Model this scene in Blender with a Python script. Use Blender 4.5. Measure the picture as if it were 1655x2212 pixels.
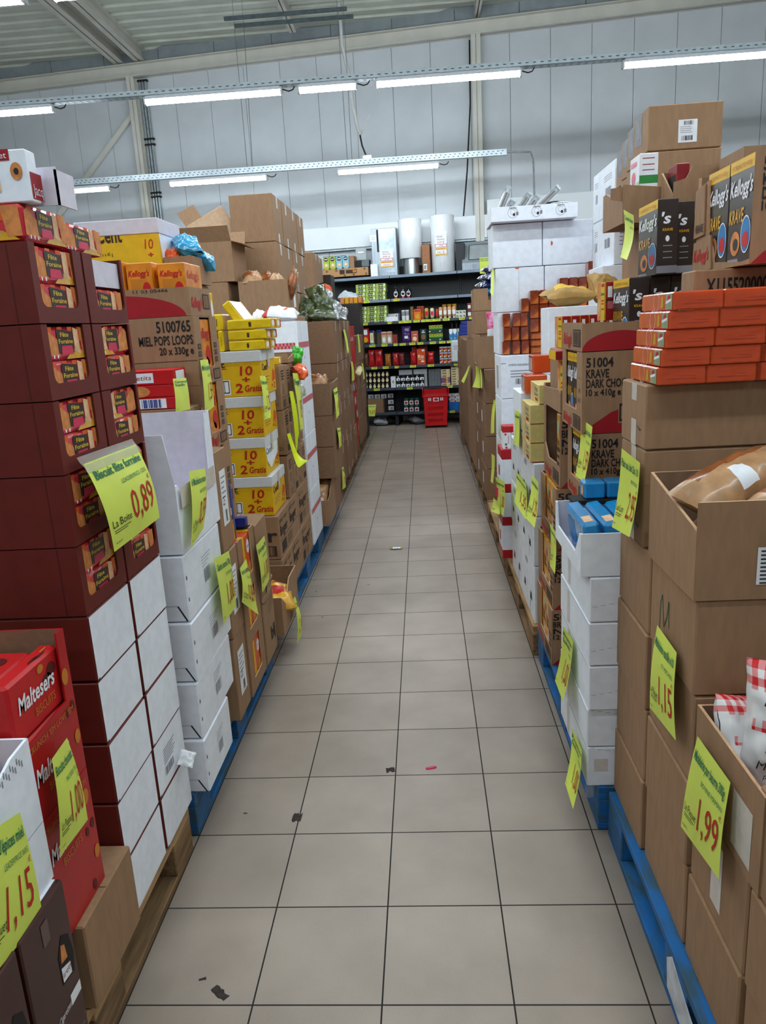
import bpy, bmesh, math, random
from mathutils import Matrix, Vector, noise
random.seed(7)
for o in list(bpy.data.objects): bpy.data.objects.remove(o)
SC = bpy.context.scene
COL = SC.collection
# ------------------------------------------------------------ camera, world, exposure
def setup_camera():
    yaw, pitch, roll = .0640874, -.2432614, -.0570947
    cy, sy, cp, sp, cr, sr = math.cos(yaw), math.sin(yaw), math.cos(pitch), math.sin(pitch), math.cos(roll), math.sin(roll)
    f = Vector((-sy*cp, cy*cp, sp)); r0 = Vector((cy, sy, 0)); u0 = r0.cross(f)
    r = r0*cr + u0*sr; u = u0*cr - r0*sr
    cd = bpy.data.cameras.new('camera'); co = bpy.data.objects.new('camera', cd); COL.objects.link(co)
    m = Matrix((r, u, -f)).transposed().to_4x4(); m.translation = Vector((.1556, -1.3888, 1.5053))
    co.matrix_world = m
    cd.sensor_fit = 'VERTICAL'; cd.sensor_height = 36; cd.lens = 1623.57/2212*36; cd.clip_start = .02
    SC.camera = co
setup_camera()
W = bpy.data.worlds.new('world'); SC.world = W; W.use_nodes = True
W.node_tree.nodes['Background'].inputs[0].default_value = (.8, .85, .9, 1)
W.node_tree.nodes['Background'].inputs[1].default_value = .15
SC.view_settings.view_transform = 'Standard'; SC.view_settings.look = 'None'
SC.view_settings.gamma = 1; SC.view_settings.exposure = 0.5
TUBE = 42.0          # emission strength of the LED strip lights
# ------------------------------------------------------------ helpers
def lin(c):
    if isinstance(c, str): c = tuple(int(c[i:i+2], 16)/255 for i in (0, 2, 4))
    return tuple((x/12.92 if x <= .04045 else ((x+.055)/1.055)**2.4) for x in c)
MATS = {}
def mat(name, col, rough=.6, var=.06, scale=30., metal=0., bump=0., spec=.4, emit=0., alpha=1., trans=0., coat=0., stretch=(1, 1, 1), col2=None, detail=4):
    if name in MATS: return MATS[name]
    m = bpy.data.materials.new(name); m.use_nodes = True; nt = m.node_tree; b = nt.nodes['Principled BSDF']
    c = lin(col)
    b.inputs['Roughness'].default_value = rough; b.inputs['Metallic'].default_value = metal
    b.inputs['Specular IOR Level'].default_value = spec
    if coat: b.inputs['Coat Weight'].default_value = coat; b.inputs['Coat Roughness'].default_value = .15
    if trans: b.inputs['Transmission Weight'].default_value = trans
    if alpha < 1: b.inputs['Alpha'].default_value = alpha
    if emit:
        b.inputs['Emission Color'].default_value = (.83, .935, 1, 1); b.inputs['Emission Strength'].default_value = emit
    if var or bump or col2:
        tc = nt.nodes.new('ShaderNodeTexCoord'); mp = nt.nodes.new('ShaderNodeMapping')
        mp.inputs['Scale'].default_value = stretch
        nz = nt.nodes.new('ShaderNodeTexNoise'); nz.inputs['Scale'].default_value = scale; nz.inputs['Detail'].default_value = detail
        nt.links.new(tc.outputs['Object'], mp.inputs['Vector']); nt.links.new(mp.outputs['Vector'], nz.inputs['Vector'])
        cr = nt.nodes.new('ShaderNodeValToRGB')
        lo = lin(col2) if col2 else tuple(x*(1-var*1.6) for x in c); hi = c if col2 else tuple(min(1, x*(1+var)) for x in c)
        cr.color_ramp.elements[0].position = .38; cr.color_ramp.elements[1].position = .62
        cr.color_ramp.elements[0].color = (*lo, 1); cr.color_ramp.elements[1].color = (*hi, 1)
        nt.links.new(nz.outputs['Fac'], cr.inputs['Fac']); nt.links.new(cr.outputs['Color'], b.inputs['Base Color'])
        if bump:
            bp = nt.nodes.new('ShaderNodeBump'); bp.inputs['Strength'].default_value = bump; bp.inputs['Distance'].default_value = .004
            nt.links.new(nz.outputs['Fac'], bp.inputs['Height']); nt.links.new(bp.outputs['Normal'], b.inputs['Normal'])
    else:
        b.inputs['Base Color'].default_value = (*c, 1)
    MATS[name] = m
    return m
# text glyphs: meshes of the built-in font, cached
TX = {}
def glyphs(s, bold=False):
    k = (s, bold)
    if k in TX: return TX[k]
    c = bpy.data.curves.new('t', 'FONT'); c.body = s; c.resolution_u = 2
    if bold: c.offset = .022
    o = bpy.data.objects.new('t', c)
    me = o.to_mesh()
    vs = [(v.co.x, v.co.y) for v in me.vertices]; fs = [tuple(p.vertices) for p in me.polygons]
    o.to_mesh_clear(); bpy.data.objects.remove(o); bpy.data.curves.remove(c)
    x0 = min((v[0] for v in vs), default=0); x1 = max((v[0] for v in vs), default=1)
    TX[k] = ([((x-x0), y) for x, y in vs], fs, max(x1-x0, 1e-3))
    return TX[k]
CAP = .69
class Fr:                                                    # a face frame: origin, right, up, normal
    def __init__(s, o, u, v, n, w, h):
        s.o, s.u, s.v, s.n, s.w, s.h = Vector(o), Vector(u), Vector(v), Vector(n), w, h
    def p(s, a, b, d=0): return s.o+s.u*a+s.v*b+s.n*d
def face(lo, hi, f):
    (x0, y0, z0), (x1, y1, z1) = lo, hi
    if f == 'L': return Fr((x1, y0, z0), (0, 1, 0), (0, 0, 1), (1, 0, 0), y1-y0, z1-z0)      # looks to +x
    if f == 'R': return Fr((x0, y1, z0), (0, -1, 0), (0, 0, 1), (-1, 0, 0), y1-y0, z1-z0)    # looks to -x
    if f == 'F': return Fr((x0, y0, z0), (1, 0, 0), (0, 0, 1), (0, -1, 0), x1-x0, z1-z0)     # looks to -y
    if f == 'B': return Fr((x1, y1, z0), (-1, 0, 0), (0, 0, 1), (0, 1, 0), x1-x0, z1-z0)
    if f == 'T': return Fr((x0, y0, z1), (1, 0, 0), (0, 1, 0), (0, 0, 1), x1-x0, y1-y0)
class MB:
    def __init__(s): s.v = []; s.f = []; s.k = []; s.ms = []; s.T = None; s.sm = []
    def mi(s, m):
        if m not in s.ms: s.ms.append(m)
        return s.ms.index(m)
    def add(s, vs, fs, m, smooth=False):
        b = len(s.v); i = s.mi(m)
        s.v += [(s.T @ Vector(p)) if s.T else Vector(p) for p in vs]
        for f in fs: s.f.append(tuple(b+x for x in f)); s.k.append(i); s.sm.append(smooth)
    def poly(s, pts, m): s.add(pts, [tuple(range(len(pts)))], m)
    def box(s, lo, hi, m, bev=0., faces=None):
        (x0, y0, z0), (x1, y1, z1) = lo, hi
        if x0 > x1: x0, x1 = x1, x0
        if y0 > y1: y0, y1 = y1, y0
        if z0 > z1: z0, z1 = z1, z0
        b = min(bev, (x1-x0)/3, (y1-y0)/3, (z1-z0)/3)
        if b <= 0:
            vs = [(x, y, z) for z in (z0, z1) for y in (y0, y1) for x in (x0, x1)]
            fs = [(0, 2, 3, 1), (4, 5, 7, 6), (0, 1, 5, 4), (2, 6, 7, 3), (0, 4, 6, 2), (1, 3, 7, 5)]
            s.add(vs, fs, m); return
        bm = bmesh.new(); r = bmesh.ops.create_cube(bm, size=1)
        for v in bm.verts: v.co = Vector(((x0+x1)/2+v.co.x*(x1-x0), (y0+y1)/2+v.co.y*(y1-y0), (z0+z1)/2+v.co.z*(z1-z0)))
        bmesh.ops.bevel(bm, geom=list(bm.edges), offset=b, segments=1, affect='EDGES')
        bm.verts.index_update()
        s.add([v.co.copy() for v in bm.verts], [tuple(v.index for v in f.verts) for f in bm.faces], m); bm.free()
    def slab(s, fr, pts, t, m, m2=None):                     # outline pts in the frame, extruded by t along the normal
        n = len(pts); a = [fr.p(x, y, 0) for x, y in pts]; b = [fr.p(x, y, t) for x, y in pts]
        if t < 0: a, b = b, a
        s.add(a+b, [tuple(range(n-1, -1, -1)), tuple(range(n, 2*n))], m)
        s.add(a+b, [(i, (i+1) % n, n+(i+1) % n, n+i) for i in range(n)], m2 or m)
    def rect(s, fr, u0, v0, u1, v1, m, d=.0007):
        s.poly([fr.p(u0, v0, d), fr.p(u1, v0, d), fr.p(u1, v1, d), fr.p(u0, v1, d)], m)
    def shape(s, fr, pts, m, d=.0009): s.poly([fr.p(x, y, d) for x, y in pts], m)
    def ell(s, fr, cu, cv, ru, rv, m, d=.0009, n=16, a0=0, a1=2*math.pi):
        full = abs(a1-a0-2*math.pi) < 1e-6
        k = n if full else n+1
        s.poly([fr.p(cu+ru*math.cos(a0+(a1-a0)*i/n), cv+rv*math.sin(a0+(a1-a0)*i/n), d) for i in range(k)], m)
    def ring(s, fr, cu, cv, ru, rv, w, m, d=.0009, n=20):
        for i in range(n):
            a, b = 2*math.pi*i/n, 2*math.pi*(i+1)/n
            s.poly([fr.p(cu+q*math.cos(t)*ru, cv+q*math.sin(t)*rv, d) for q, t in ((1, a), (1, b), (1-w, b), (1-w, a))], m)
    def txt(s, fr, t, u, v, h, m, w=None, al='l', shear=0., bold=False, d=.0014, fn=None, rot=0.):
        vs, fs, ww = glyphs(t, bold); k = h/CAP; kx = (w/ww) if w else k
        W_ = ww*kx; off = {'l': 0, 'c': -W_/2, 'r': -W_}[al]
        pts = [(x*kx+off+y*k*shear, y*k) for x, y in vs]
        if rot:
            c, q = math.cos(rot), math.sin(rot); pts = [(x*c-y*q, x*q+y*c) for x, y in pts]
        fn = fn or (lambda a, b, e: fr.p(a, b, e))
        s.add([fn(x+u, y+v, d) for x, y in pts], fs, m)
    def bars(s, fr, u0, v0, u1, v1, m, n=14, seed=1, d=.0012):
        r = random.Random(seed); x = u0; st = (u1-u0)/n
        while x < u1-st*.3:
            w = st*r.choice((.3, .5, .8)); s.rect(fr, x, v0, min(x+w, u1), v1, m, d); x += st
    def tube(s, pts, r, m, n=8, cap=True):
        pts = [Vector(p) for p in pts]; rings = []
        for i, p in enumerate(pts):
            t = (pts[min(i+1, len(pts)-1)]-pts[max(i-1, 0)]).normalized()
            a = t.cross(Vector((0, 0, 1)));
            if a.length < 1e-3: a = Vector((1, 0, 0))
            a.normalize(); b = t.cross(a)
            rr = r[i] if isinstance(r, (list, tuple)) else r
            rings.append([p+(a*math.cos(2*math.pi*k/n)+b*math.sin(2*math.pi*k/n))*rr for k in range(n)])
        vs = [q for R in rings for q in R]
        fs = [(i*n+k, i*n+(k+1) % n, (i+1)*n+(k+1) % n, (i+1)*n+k) for i in range(len(pts)-1) for k in range(n)]
        s.add(vs, fs, m, True)
        if cap: s.add(rings[0]+rings[-1], [tuple(range(n)), tuple(range(2*n-1, n-1, -1))], m)
    def lathe(s, c, prof, m, n=16, smooth=True):             # prof: list of (radius, z)
        c = Vector(c)
        vs = [c+Vector((r*math.cos(2*math.pi*k/n), r*math.sin(2*math.pi*k/n), z)) for r, z in prof for k in range(n)]
        fs = [(i*n+k, i*n+(k+1) % n, (i+1)*n+(k+1) % n, (i+1)*n+k) for i in range(len(prof)-1) for k in range(n)]
        s.add(vs, fs, m, smooth)
        if prof[0][0] > 1e-4: s.add(vs[:n], [tuple(range(n-1, -1, -1))], m)
        if prof[-1][0] > 1e-4: s.add(vs[-n:], [tuple(range(n))], m)
    def grid(s, fn, nu, nv, m, smooth=True):                 # fn(a,b) -> point; m: material or function(a,b)
        vs = [fn(i/nu, j/nv) for j in range(nv+1) for i in range(nu+1)]
        by = {}
        for j in range(nv):
            for i in range(nu):
                mm = m((i+.5)/nu, (j+.5)/nv) if callable(m) else m
                by.setdefault(mm, []).append((j*(nu+1)+i, j*(nu+1)+i+1, (j+1)*(nu+1)+i+1, (j+1)*(nu+1)+i))
        b = len(s.v); s.v += [(s.T @ Vector(p)) if s.T else Vector(p) for p in vs]
        for mm, fs in by.items():
            i = s.mi(mm)
            for f in fs: s.f.append(tuple(b+x for x in f)); s.k.append(i); s.sm.append(smooth)
    def build(s, name, parent=None, org=(0, 0, 0)):
        org = Vector(org); me = bpy.data.meshes.new(name)
        if parent is not None: org = Vector(parent['_o']) if '_o' in parent else org
        me.from_pydata([v-org for v in s.v], [], s.f)
        for m in s.ms: me.materials.append(m)
        me.polygons.foreach_set('material_index', s.k); me.polygons.foreach_set('use_smooth', s.sm)
        me.update()
        o = bpy.data.objects.new(name, me); COL.objects.link(o)
        if parent is not None:
            o.parent = parent; o['_o'] = tuple(org)
        else: o.location = org; o['_o'] = tuple(org)
        return o
def tag(o, label, cat, group=None, kind=None):
    if label: o['label'] = label
    if cat: o['category'] = cat
    if group: o['group'] = group
    if kind: o['kind'] = kind
    return o
def thing(name, label, cat, org, group=None):
    o = bpy.data.objects.new(name, None); COL.objects.link(o); o.empty_display_size = .05
    o.location = org; o['_o'] = tuple(org)
    return tag(o, label, cat, group)
def solo(mb, name, label, cat, org, group=None): return tag(mb.build(name, None, org), label, cat, group)
def struct(mb, name, org=(0, 0, 0)): return tag(mb.build(name, None, org), None, None, None, 'structure')
def dup(root, loc, label=None, rz=None, name=None, group=None):
    r = root.copy(); COL.objects.link(r); r.location = loc
    if rz is not None: r.rotation_euler = (0, 0, rz)
    if label: r['label'] = label
    if group: r['group'] = group
    for ch in list(root.children):
        c = ch.copy(); COL.objects.link(c); c.parent = r
        for g in list(ch.children):
            d = g.copy(); COL.objects.link(d); d.parent = c
    return r
ORD = ['lowest', 'second', 'third', 'fourth', 'fifth', 'sixth', 'seventh', 'eighth', 'ninth', 'tenth', 'eleventh', 'twelfth']
def ctr(lo, hi): return ((lo[0]+hi[0])/2, (lo[1]+hi[1])/2, lo[2])
# ------------------------------------------------------------ materials
KR = mat('kraft_board', '9c795a', .75, .05, 60, bump=.05, stretch=(1, 1, .25))
KR2 = mat('kraft_board_dark', '88674d', .75, .05, 60, bump=.05)
KRI = mat('kraft_inside', '84664e', .8, .06, 40)
KRE = mat('kraft_cut_edge', 'c49c78', .8, .05, 80)
WB = mat('white_board', 'eef3fc', .6, .025, 30)
WBI = mat('white_board_inside', 'd9d4e0', .65, .03, 30)
BRN = mat('brown_printed_board', '651a0f', .6, .05, 25)
BRN2 = mat('brown_printed_board_inside', '4a160f', .6, .05, 25)
INK = mat('black_ink', '1d1a1b', .7, .0)
INKB = mat('brown_ink', '3a2a22', .7, .0)
GREYP = mat('grey_print', '8f8f98', .7, 0)
PAPER = mat('white_label_paper', 'eef0f4', .6, .02, 30)
YSIGN = mat('yellow_sign_paper', 'd6e45e', .55, .03, 9)
YSIGN2 = mat('yellow_sign_back', 'd2e300', .55, .03, 9)
GRN = mat('green_ink', '0f6e50', .6, 0)
REDI = mat('red_ink', 'b8200f', .6, 0)
TAPE = mat('clear_packing_tape', 'c9bfb4', .18, .05, 40, alpha=.45, spec=.6)
FILM = mat('clear_plastic_film', 'ffffff', .08, 0, alpha=.16, spec=.8)
YEL = mat('yellow_printed_board', 'e6b710', .5, .03, 30)
REDB = mat('red_printed_board', 'c4191d', .45, .04, 30)
DRED = mat('dark_red_print', 'a01620', .5, .03, 30)
ORG = mat('orange_printed_board', 'e0571c', .4, .05, 30)
BLK = mat('black_printed_board', '2a2220', .45, .05, 30)
BLUE = mat('blue_pack_print', '1f7fc4', .35, .05, 30)
DBLUE = mat('dark_blue_print', '1b2f86', .4, .05, 30)
TAN = mat('tan_biscuit_print', 'e0b68a', .6, .10, 60)
BISC = mat('golden_biscuit_print', 'd88848', .6, .12, 50)
PINK = mat('pink_print', 'd42a55', .4, .08, 30)
CREAM = mat('cream_print', 'eadfae', .5, .04, 30)
GREENP = mat('green_print', '2f8a3c', .5, .05, 30)
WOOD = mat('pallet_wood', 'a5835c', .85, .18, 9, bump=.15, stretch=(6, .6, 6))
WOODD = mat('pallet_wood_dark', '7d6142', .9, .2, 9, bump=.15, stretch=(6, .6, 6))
PBLU = mat('blue_pallet_paint', '1668ad', .6, .2, 11, bump=.2, col2='33566a', stretch=(3, 1, 3))
SILV = mat('silver_metal', 'c2c8cc', .25, .05, 40, metal=.9)
GALV = mat('galvanised_steel', 'aab4b8', .4, .10, 30, metal=.6)
# ------------------------------------------------------------ room
def tile_mat():
    m = bpy.data.materials.new('floor_tiles'); m.use_nodes = True; nt = m.node_tree; b = nt.nodes['Principled BSDF']
    N, L = nt.nodes.new, nt.links.new
    geo = N('ShaderNodeNewGeometry'); sep = N('ShaderNodeSeparateXYZ'); L(geo.outputs['Position'], sep.inputs[0])
    def cell(axis):
        d = N('ShaderNodeMath'); d.operation = 'DIVIDE'; d.inputs[1].default_value = .30; L(sep.outputs[axis], d.inputs[0])
        fr = N('ShaderNodeMath'); fr.operation = 'FRACT'; L(d.outputs[0], fr.inputs[0])
        s = N('ShaderNodeMath'); s.operation = 'SUBTRACT'; s.inputs[1].default_value = .5; L(fr.outputs[0], s.inputs[0])
        a = N('ShaderNodeMath'); a.operation = 'ABSOLUTE'; L(s.outputs[0], a.inputs[0])
        fl = N('ShaderNodeMath'); fl.operation = 'FLOOR'; L(d.outputs[0], fl.inputs[0])
        return a, fl
    ax, fx = cell(0); ay, fy = cell(1)
    mx = N('ShaderNodeMath'); mx.operation = 'MAXIMUM'; L(ax.outputs[0], mx.inputs[0]); L(ay.outputs[0], mx.inputs[1])
    gr = N('ShaderNodeMath'); gr.operation = 'GREATER_THAN'; gr.inputs[1].default_value = .4935; L(mx.outputs[0], gr.inputs[0])
    cb = N('ShaderNodeCombineXYZ'); L(fx.outputs[0], cb.inputs[0]); L(fy.outputs[0], cb.inputs[1])
    wn = N('ShaderNodeTexWhiteNoise'); L(cb.outputs[0], wn.inputs['Vector'])
    nz = N('ShaderNodeTexNoise'); nz.inputs['Scale'].default_value = 3.2; nz.inputs['Detail'].default_value = 6; L(geo.outputs['Position'], nz.inputs['Vector'])
    n2 = N('ShaderNodeTexNoise'); n2.inputs['Scale'].default_value = 260; L(geo.outputs['Position'], n2.inputs['Vector'])
    ad = N('ShaderNodeMath'); ad.operation = 'MULTIPLY_ADD'; ad.inputs[1].default_value = .16; L(wn.outputs['Value'], ad.inputs[0]); L(nz.outputs['Fac'], ad.inputs[2])
    a2 = N('ShaderNodeMath'); a2.operation = 'MULTIPLY_ADD'; a2.inputs[1].default_value = .25; L(n2.outputs['Fac'], a2.inputs[0]); L(ad.outputs[0], a2.inputs[2])
    cr = N('ShaderNodeValToRGB'); cr.color_ramp.elements[0].position = .35; cr.color_ramp.elements[1].position = 1.0
    cr.color_ramp.elements[0].color = (*lin('918377'), 1); cr.color_ramp.elements[1].color = (*lin('b3a497'), 1); L(a2.outputs[0], cr.inputs['Fac'])
    # sooty smears along the pallets, drawn by noise
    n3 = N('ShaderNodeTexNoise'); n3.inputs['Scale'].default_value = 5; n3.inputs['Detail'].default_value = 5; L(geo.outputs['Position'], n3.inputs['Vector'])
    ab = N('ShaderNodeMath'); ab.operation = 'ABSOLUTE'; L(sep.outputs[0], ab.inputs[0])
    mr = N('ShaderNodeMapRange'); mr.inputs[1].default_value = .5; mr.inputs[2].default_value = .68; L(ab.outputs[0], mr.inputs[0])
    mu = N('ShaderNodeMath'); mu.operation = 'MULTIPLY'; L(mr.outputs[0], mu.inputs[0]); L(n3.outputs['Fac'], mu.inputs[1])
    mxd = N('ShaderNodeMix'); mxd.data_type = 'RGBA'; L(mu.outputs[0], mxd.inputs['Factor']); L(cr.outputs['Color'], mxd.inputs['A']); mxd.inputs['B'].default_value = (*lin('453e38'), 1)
    mxg = N('ShaderNodeMix'); mxg.data_type = 'RGBA'; L(gr.outputs[0], mxg.inputs['Factor']); L(mxd.outputs['Result'], mxg.inputs['A']); mxg.inputs['B'].default_value = (*lin('26231f'), 1)
    L(mxg.outputs['Result'], b.inputs['Base Color'])
    rr = N('ShaderNodeMapRange'); rr.inputs[3].default_value = .38; rr.inputs[4].default_value = .9; L(gr.outputs[0], rr.inputs[0]); L(rr.outputs[0], b.inputs['Roughness'])
    b.inputs['Specular IOR Level'].default_value = .35
    bp = N('ShaderNodeBump'); bp.inputs['Strength'].default_value = .5; bp.inputs['Distance'].default_value = .002; bp.invert = True
    L(gr.outputs[0], bp.inputs['Height']); L(bp.outputs['Normal'], b.inputs['Normal'])
    return m
b = MB(); b.box((-9, -7, -.1), (9, 13, 0), tile_mat()); struct(b, 'floor')
WALLM = mat('white_wall_panel', 'd0d5da', .55, .03, 2.2)
SEAM = mat('panel_joint', '70767a', .8, 0)
BEIGE = mat('beige_painted_steel', 'd8d5cb', .5, .03, 4)
STRIP = mat('grey_block_strip', '9aa2a6', .8, .05, 6)
WM = Matrix.Translation((0, 10.75, 0)) @ Matrix.Rotation(-.12, 4, 'Z')
b = MB(); b.T = WM
b.box((-10, .03, 0), (10, .2, 5.9), SEAM)
x = -.127-.5625*17
while x < 9.8:
    b.box((x+.003, 0, 0), (x+.5625-.003, .04, 5.45), WALLM); x += .5625
x = -10
while x < 9.8:
    b.box((x+.004, .0, 5.45), (x+.9-.004, .04, 5.8), STRIP); x += .9
struct(b, 'wall_back')
PL = mat('plain_hall_wall', 'c9cccb', .7, .04, 3)
for nm, lo, hi in (('wall_left', (-9.1, -7, 0), (-9, 13, 6)), ('wall_right', (9, -7, 0), (9.1, 13, 6)), ('wall_front', (-9, -7.1, 0), (9, -7, 6))):
    b = MB(); b.box(lo, hi, PL); struct(b, nm)
# ribbed steel roof deck, ribs along x
ROOF = mat('ribbed_roof_deck', 'd2d6ca', .5, .05, 3)
b = MB(); prof = []; y = -7.0
while y < 12.2:
    prof += [(y, 5.76), (y+.14, 5.76), (y+.165, 5.81), (y+.235, 5.81), (y+.26, 5.76)]; y += .26
vs = [(xx, yy, zz) for xx in (-9.1, 9.1) for yy, zz in prof]; n = len(prof)
b.add(vs, [(i, i+1, n+i+1, n+i) for i in range(n-1)], ROOF)
b.box((-9.1, -7, 5.9), (9.1, 12.6, 5.95), ROOF); struct(b, 'ceiling')
def ibeam(b, x0, y0, z0, x1, y1, z1, ax):                    # I section between two corners, long along ax
    t = .012
    if ax == 'y':
        b.box((x0, y0, z0), (x1, y1, z0+t), BEIGE); b.box((x0, y0, z1-t), (x1, y1, z1), BEIGE); b.box(((x0+x1)/2-t/2, y0, z0), ((x0+x1)/2+t/2, y1, z1), BEIGE)
    elif ax == 'x':
        b.box((x0, y0, z0), (x1, y1, z0+t), BEIGE); b.box((x0, y0, z1-t), (x1, y1, z1), BEIGE); b.box((x0, (y0+y1)/2-t/2, z0), (x1, (y0+y1)/2+t/2, z1), BEIGE)
    else:
        b.box((x0, y0, z0), (x1, y0+t, z1), BEIGE); b.box((x0, y1-t, z0), (x1, y1, z1), BEIGE); b.box(((x0+x1)/2-t/2, y0, z0), ((x0+x1)/2+t/2, y1, z1), BEIGE)
def tstruct(name, fn):
    b = MB(); fn(b); return struct(b, name)
def beam_back(b): b.T = WM; ibeam(b, -9.5, -.16, 5.38, 9.5, -.0, 5.56, 'x')
tstruct('trim_1', beam_back)
def colm(b, x, w): b.T = WM; b.box((x, -.02, 0), (x+w, -.005, 5.4), BEIGE); b.box((x, -.15, 0), (x+w, -.135, 5.4), BEIGE); b.box((x+w/2-.006, -.15, 0), (x+w/2+.006, -.005, 5.4), BEIGE)
tstruct('trim_2', lambda b: colm(b, -4.20, .12)); tstruct('trim_3', lambda b: colm(b, 1.03, .13))
for i, (xa, xb, z0) in enumerate(((-4.36, -4.2, 5.58), (-4.02, -3.86, 5.58), (-1.56, -1.46, 5.62), (1.06, 1.14, 5.62), (-6.9, -6.8, 5.62), (3.7, 3.8, 5.62))):
    tstruct('trim_%d' % (4+i), lambda b: ibeam(b, xa, -7, z0, xb, 11.3 if xa < -3 else 10.6, 5.76, 'y'))
def brace(b):
    b.T = WM; a, c = Vector((-4.17, -.09, 4.9)), Vector((-6.6, -.09, 2.7)); d = (c-a).normalized(); p = Vector((-d.z, 0, d.x))*.035
    for w in (-.012,): b.add([a-p, a+p, c+p, c-p, a-p+Vector((0, .03, 0)), a+p+Vector((0, .03, 0)), c+p+Vector((0, .03, 0)), c-p+Vector((0, .03, 0))], [(0, 1, 2, 3), (7, 6, 5, 4), (0, 4, 5, 1), (1, 5, 6, 2), (2, 6, 7, 3), (3, 7, 4, 0)], BEIGE)
tstruct('trim_10', brace)
WHB = mat('white_wall_board', 'eef2f6', .45, .01, 3)
def band(b):
    b.T = WM; b.box((-3.4, -.14, 2.68), (1.2, -.02, 3.0), WHB, .004); b.box((1.204, -.14, 2.68), (5, -.02, 3.2), WHB, .004)
    b.box((-3.4, -.10, 2.655), (5, -.02, 2.68), GALV)  # grey strip standing in for the shadow line under the board
tstruct('trim_11', band)
# pipes beside the left column
def pipes():
    t = thing('conduit_pipe_bundle', 'bundle of grey conduit pipes running up beside the left steel column', 'pipe', WM @ Vector((-3.98, -.05, 0)))
    for k in range(3):
        b = MB(); b.T = WM; b.tube([(-4.03+.045*k, -.05, 0), (-4.03+.045*k, -.05, 5.32)], .018, GALV, 8); b.build('conduit_pipe', t)
    for z in (5.32, 4.5, 4.42, 3.72, 3.66):
        b = MB(); b.T = WM; b.box((-4.06, -.075, z), (-3.9, -.02, z+.025), INK); b.build('pipe_clamp', t)
pipes()
# ------------------------------------------------------------ strip lights on perforated rails
DIFF = mat('light_diffuser', 'f4f8ff', .4, 0, emit=TUBE)
LCAP = mat('light_end_cap', 'c8ccd0', .4, .02)
RAIL = mat('perforated_rail', 'b9c4ca', .35, .06, 20, metal=.5)
HOLE = mat('rail_hole', '4a5258', .7, 0)
def light(x0, x1, y, z, label):
    t = thing('strip_light', label, 'light', ((x0+x1)/2, y, z), 'LED strip lights under the rails')
    b = MB(); n = 8; pr = [(.034*math.cos(a), -.045*math.sin(a)) for a in [math.pi*k/n for k in range(n+1)]]
    vs = [(x, y+a, z+.045+c) for x in (x0, x1) for a, c in pr]; m = n+1
    b.add(vs, [(i, i+1, m+i+1, m+i) for i in range(n)]+[tuple(range(m)), tuple(range(2*m-1, m-1, -1)), (0, m, 2*m-1, m-1)], DIFF)
    b.build('diffuser', t)
    b = MB(); b.box((x0, y-.034, z+.046), (x1, y+.034, z+.0745), LCAP); b.build('housing', t)
    for xx in (x0-.02, x1):
        b = MB(); b.box((xx, y-.036, z), (xx+.02, y+.036, z+.07), LCAP, .004); b.build('end_cap', t)
    b = MB(); b.tube([(x1+.02, y, z+.05), (x1+.08, y, z+.03), (x1+.12, y, z+.04), (x1+.14, y, z+.068)], .006, INK, 6); b.build('supply_cable', t)
    return t
def rail(x0, x1, y, z, h, d, label, near):
    t = thing('light_rail', label, 'rail', ((x0+x1)/2, y, z))
    b = MB(); b.box((x0, y-d/2, z), (x1, y-d/2+.003, z+h), RAIL); b.box((x0, y+d/2-.003, z), (x1, y+d/2, z+h), RAIL); b.box((x0, y-d/2, z), (x1, y+d/2, z+.003), RAIL)
    x = x0+.03; fF = Fr((0, y-d/2, z), (1, 0, 0), (0, 0, 1), (0, -1, 0), 1, 1); fB = Fr((0, y-d/2, z), (1, 0, 0), (0, 1, 0), (0, 0, -1), 1, 1)
    while x < x1-.03:
        if near:
            b.rect(fF, x, h*.28, x+.022, h*.4, HOLE); b.rect(fF, x+.02, h*.65, x+.042, h*.77, HOLE); x += .06
        else:
            b.rect(fF, x, h*.45, x+.03, h*.62, HOLE)
            for q in (.3, .7): b.rect(fB, x, d*q-.006, x+.03, d*q+.006, HOLE)
            x += .07
    b.build('perforated_channel', t)
    return t
rail(-6.5, 6.5, 6.62, 3.80, .05, .10, 'long grey perforated rail carrying the nearer row of strip lights', False)
for x0, x1, l in ((-4.6, -3.40, 'strip light at far left end of the nearer rail'), (-2.45, -1.12, 'long strip light left of the short one on nearer rail'), (-.93, -.39, 'short strip light in middle of the nearer rail'), (-.18, 1.18, 'long strip light right of the short one on nearer rail'), (2.16, 3.5, 'strip light at the right edge of the nearer rail')):
    light(x0, x1, 6.62, 3.725, l)
rail(-4.86, 1.31, 9.0, 3.50, .075, .05, 'shorter white perforated rail hanging near the back wall', True)
for x0, x1, l in ((-4.78, -3.86, 'strip light at left end of the rail near the wall'), (-3.03, -1.78, 'middle strip light of the rail near the back wall'), (-.83, .44, 'right hand strip light of the rail near the wall')):
    light(x0, x1, 9.0, 3.41, l)
# unseen rows added over the rest of the hall, spaced to brighten the near goods
for k, y in enumerate((4.2, 1.8, -.6, -3.2)):
    rail(-6.5, 6.5, y, 3.80, .05, .10, 'unseen perforated light rail over the aisle, %s row behind the visible ones' % ORD[k].replace('lowest', 'first'), False)
    for j, x0 in enumerate((-5.3, -3.75, -2.2, -.65, .9, 2.45, 4.0) if k < 3 else (-2.2, .9)):
        light(x0, x0+1.33, y, 3.725, 'unseen strip light over the hall, %s row behind, %s from left' % (ORD[k].replace('lowest', 'first'), ORD[j].replace('lowest', 'first')))
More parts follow.
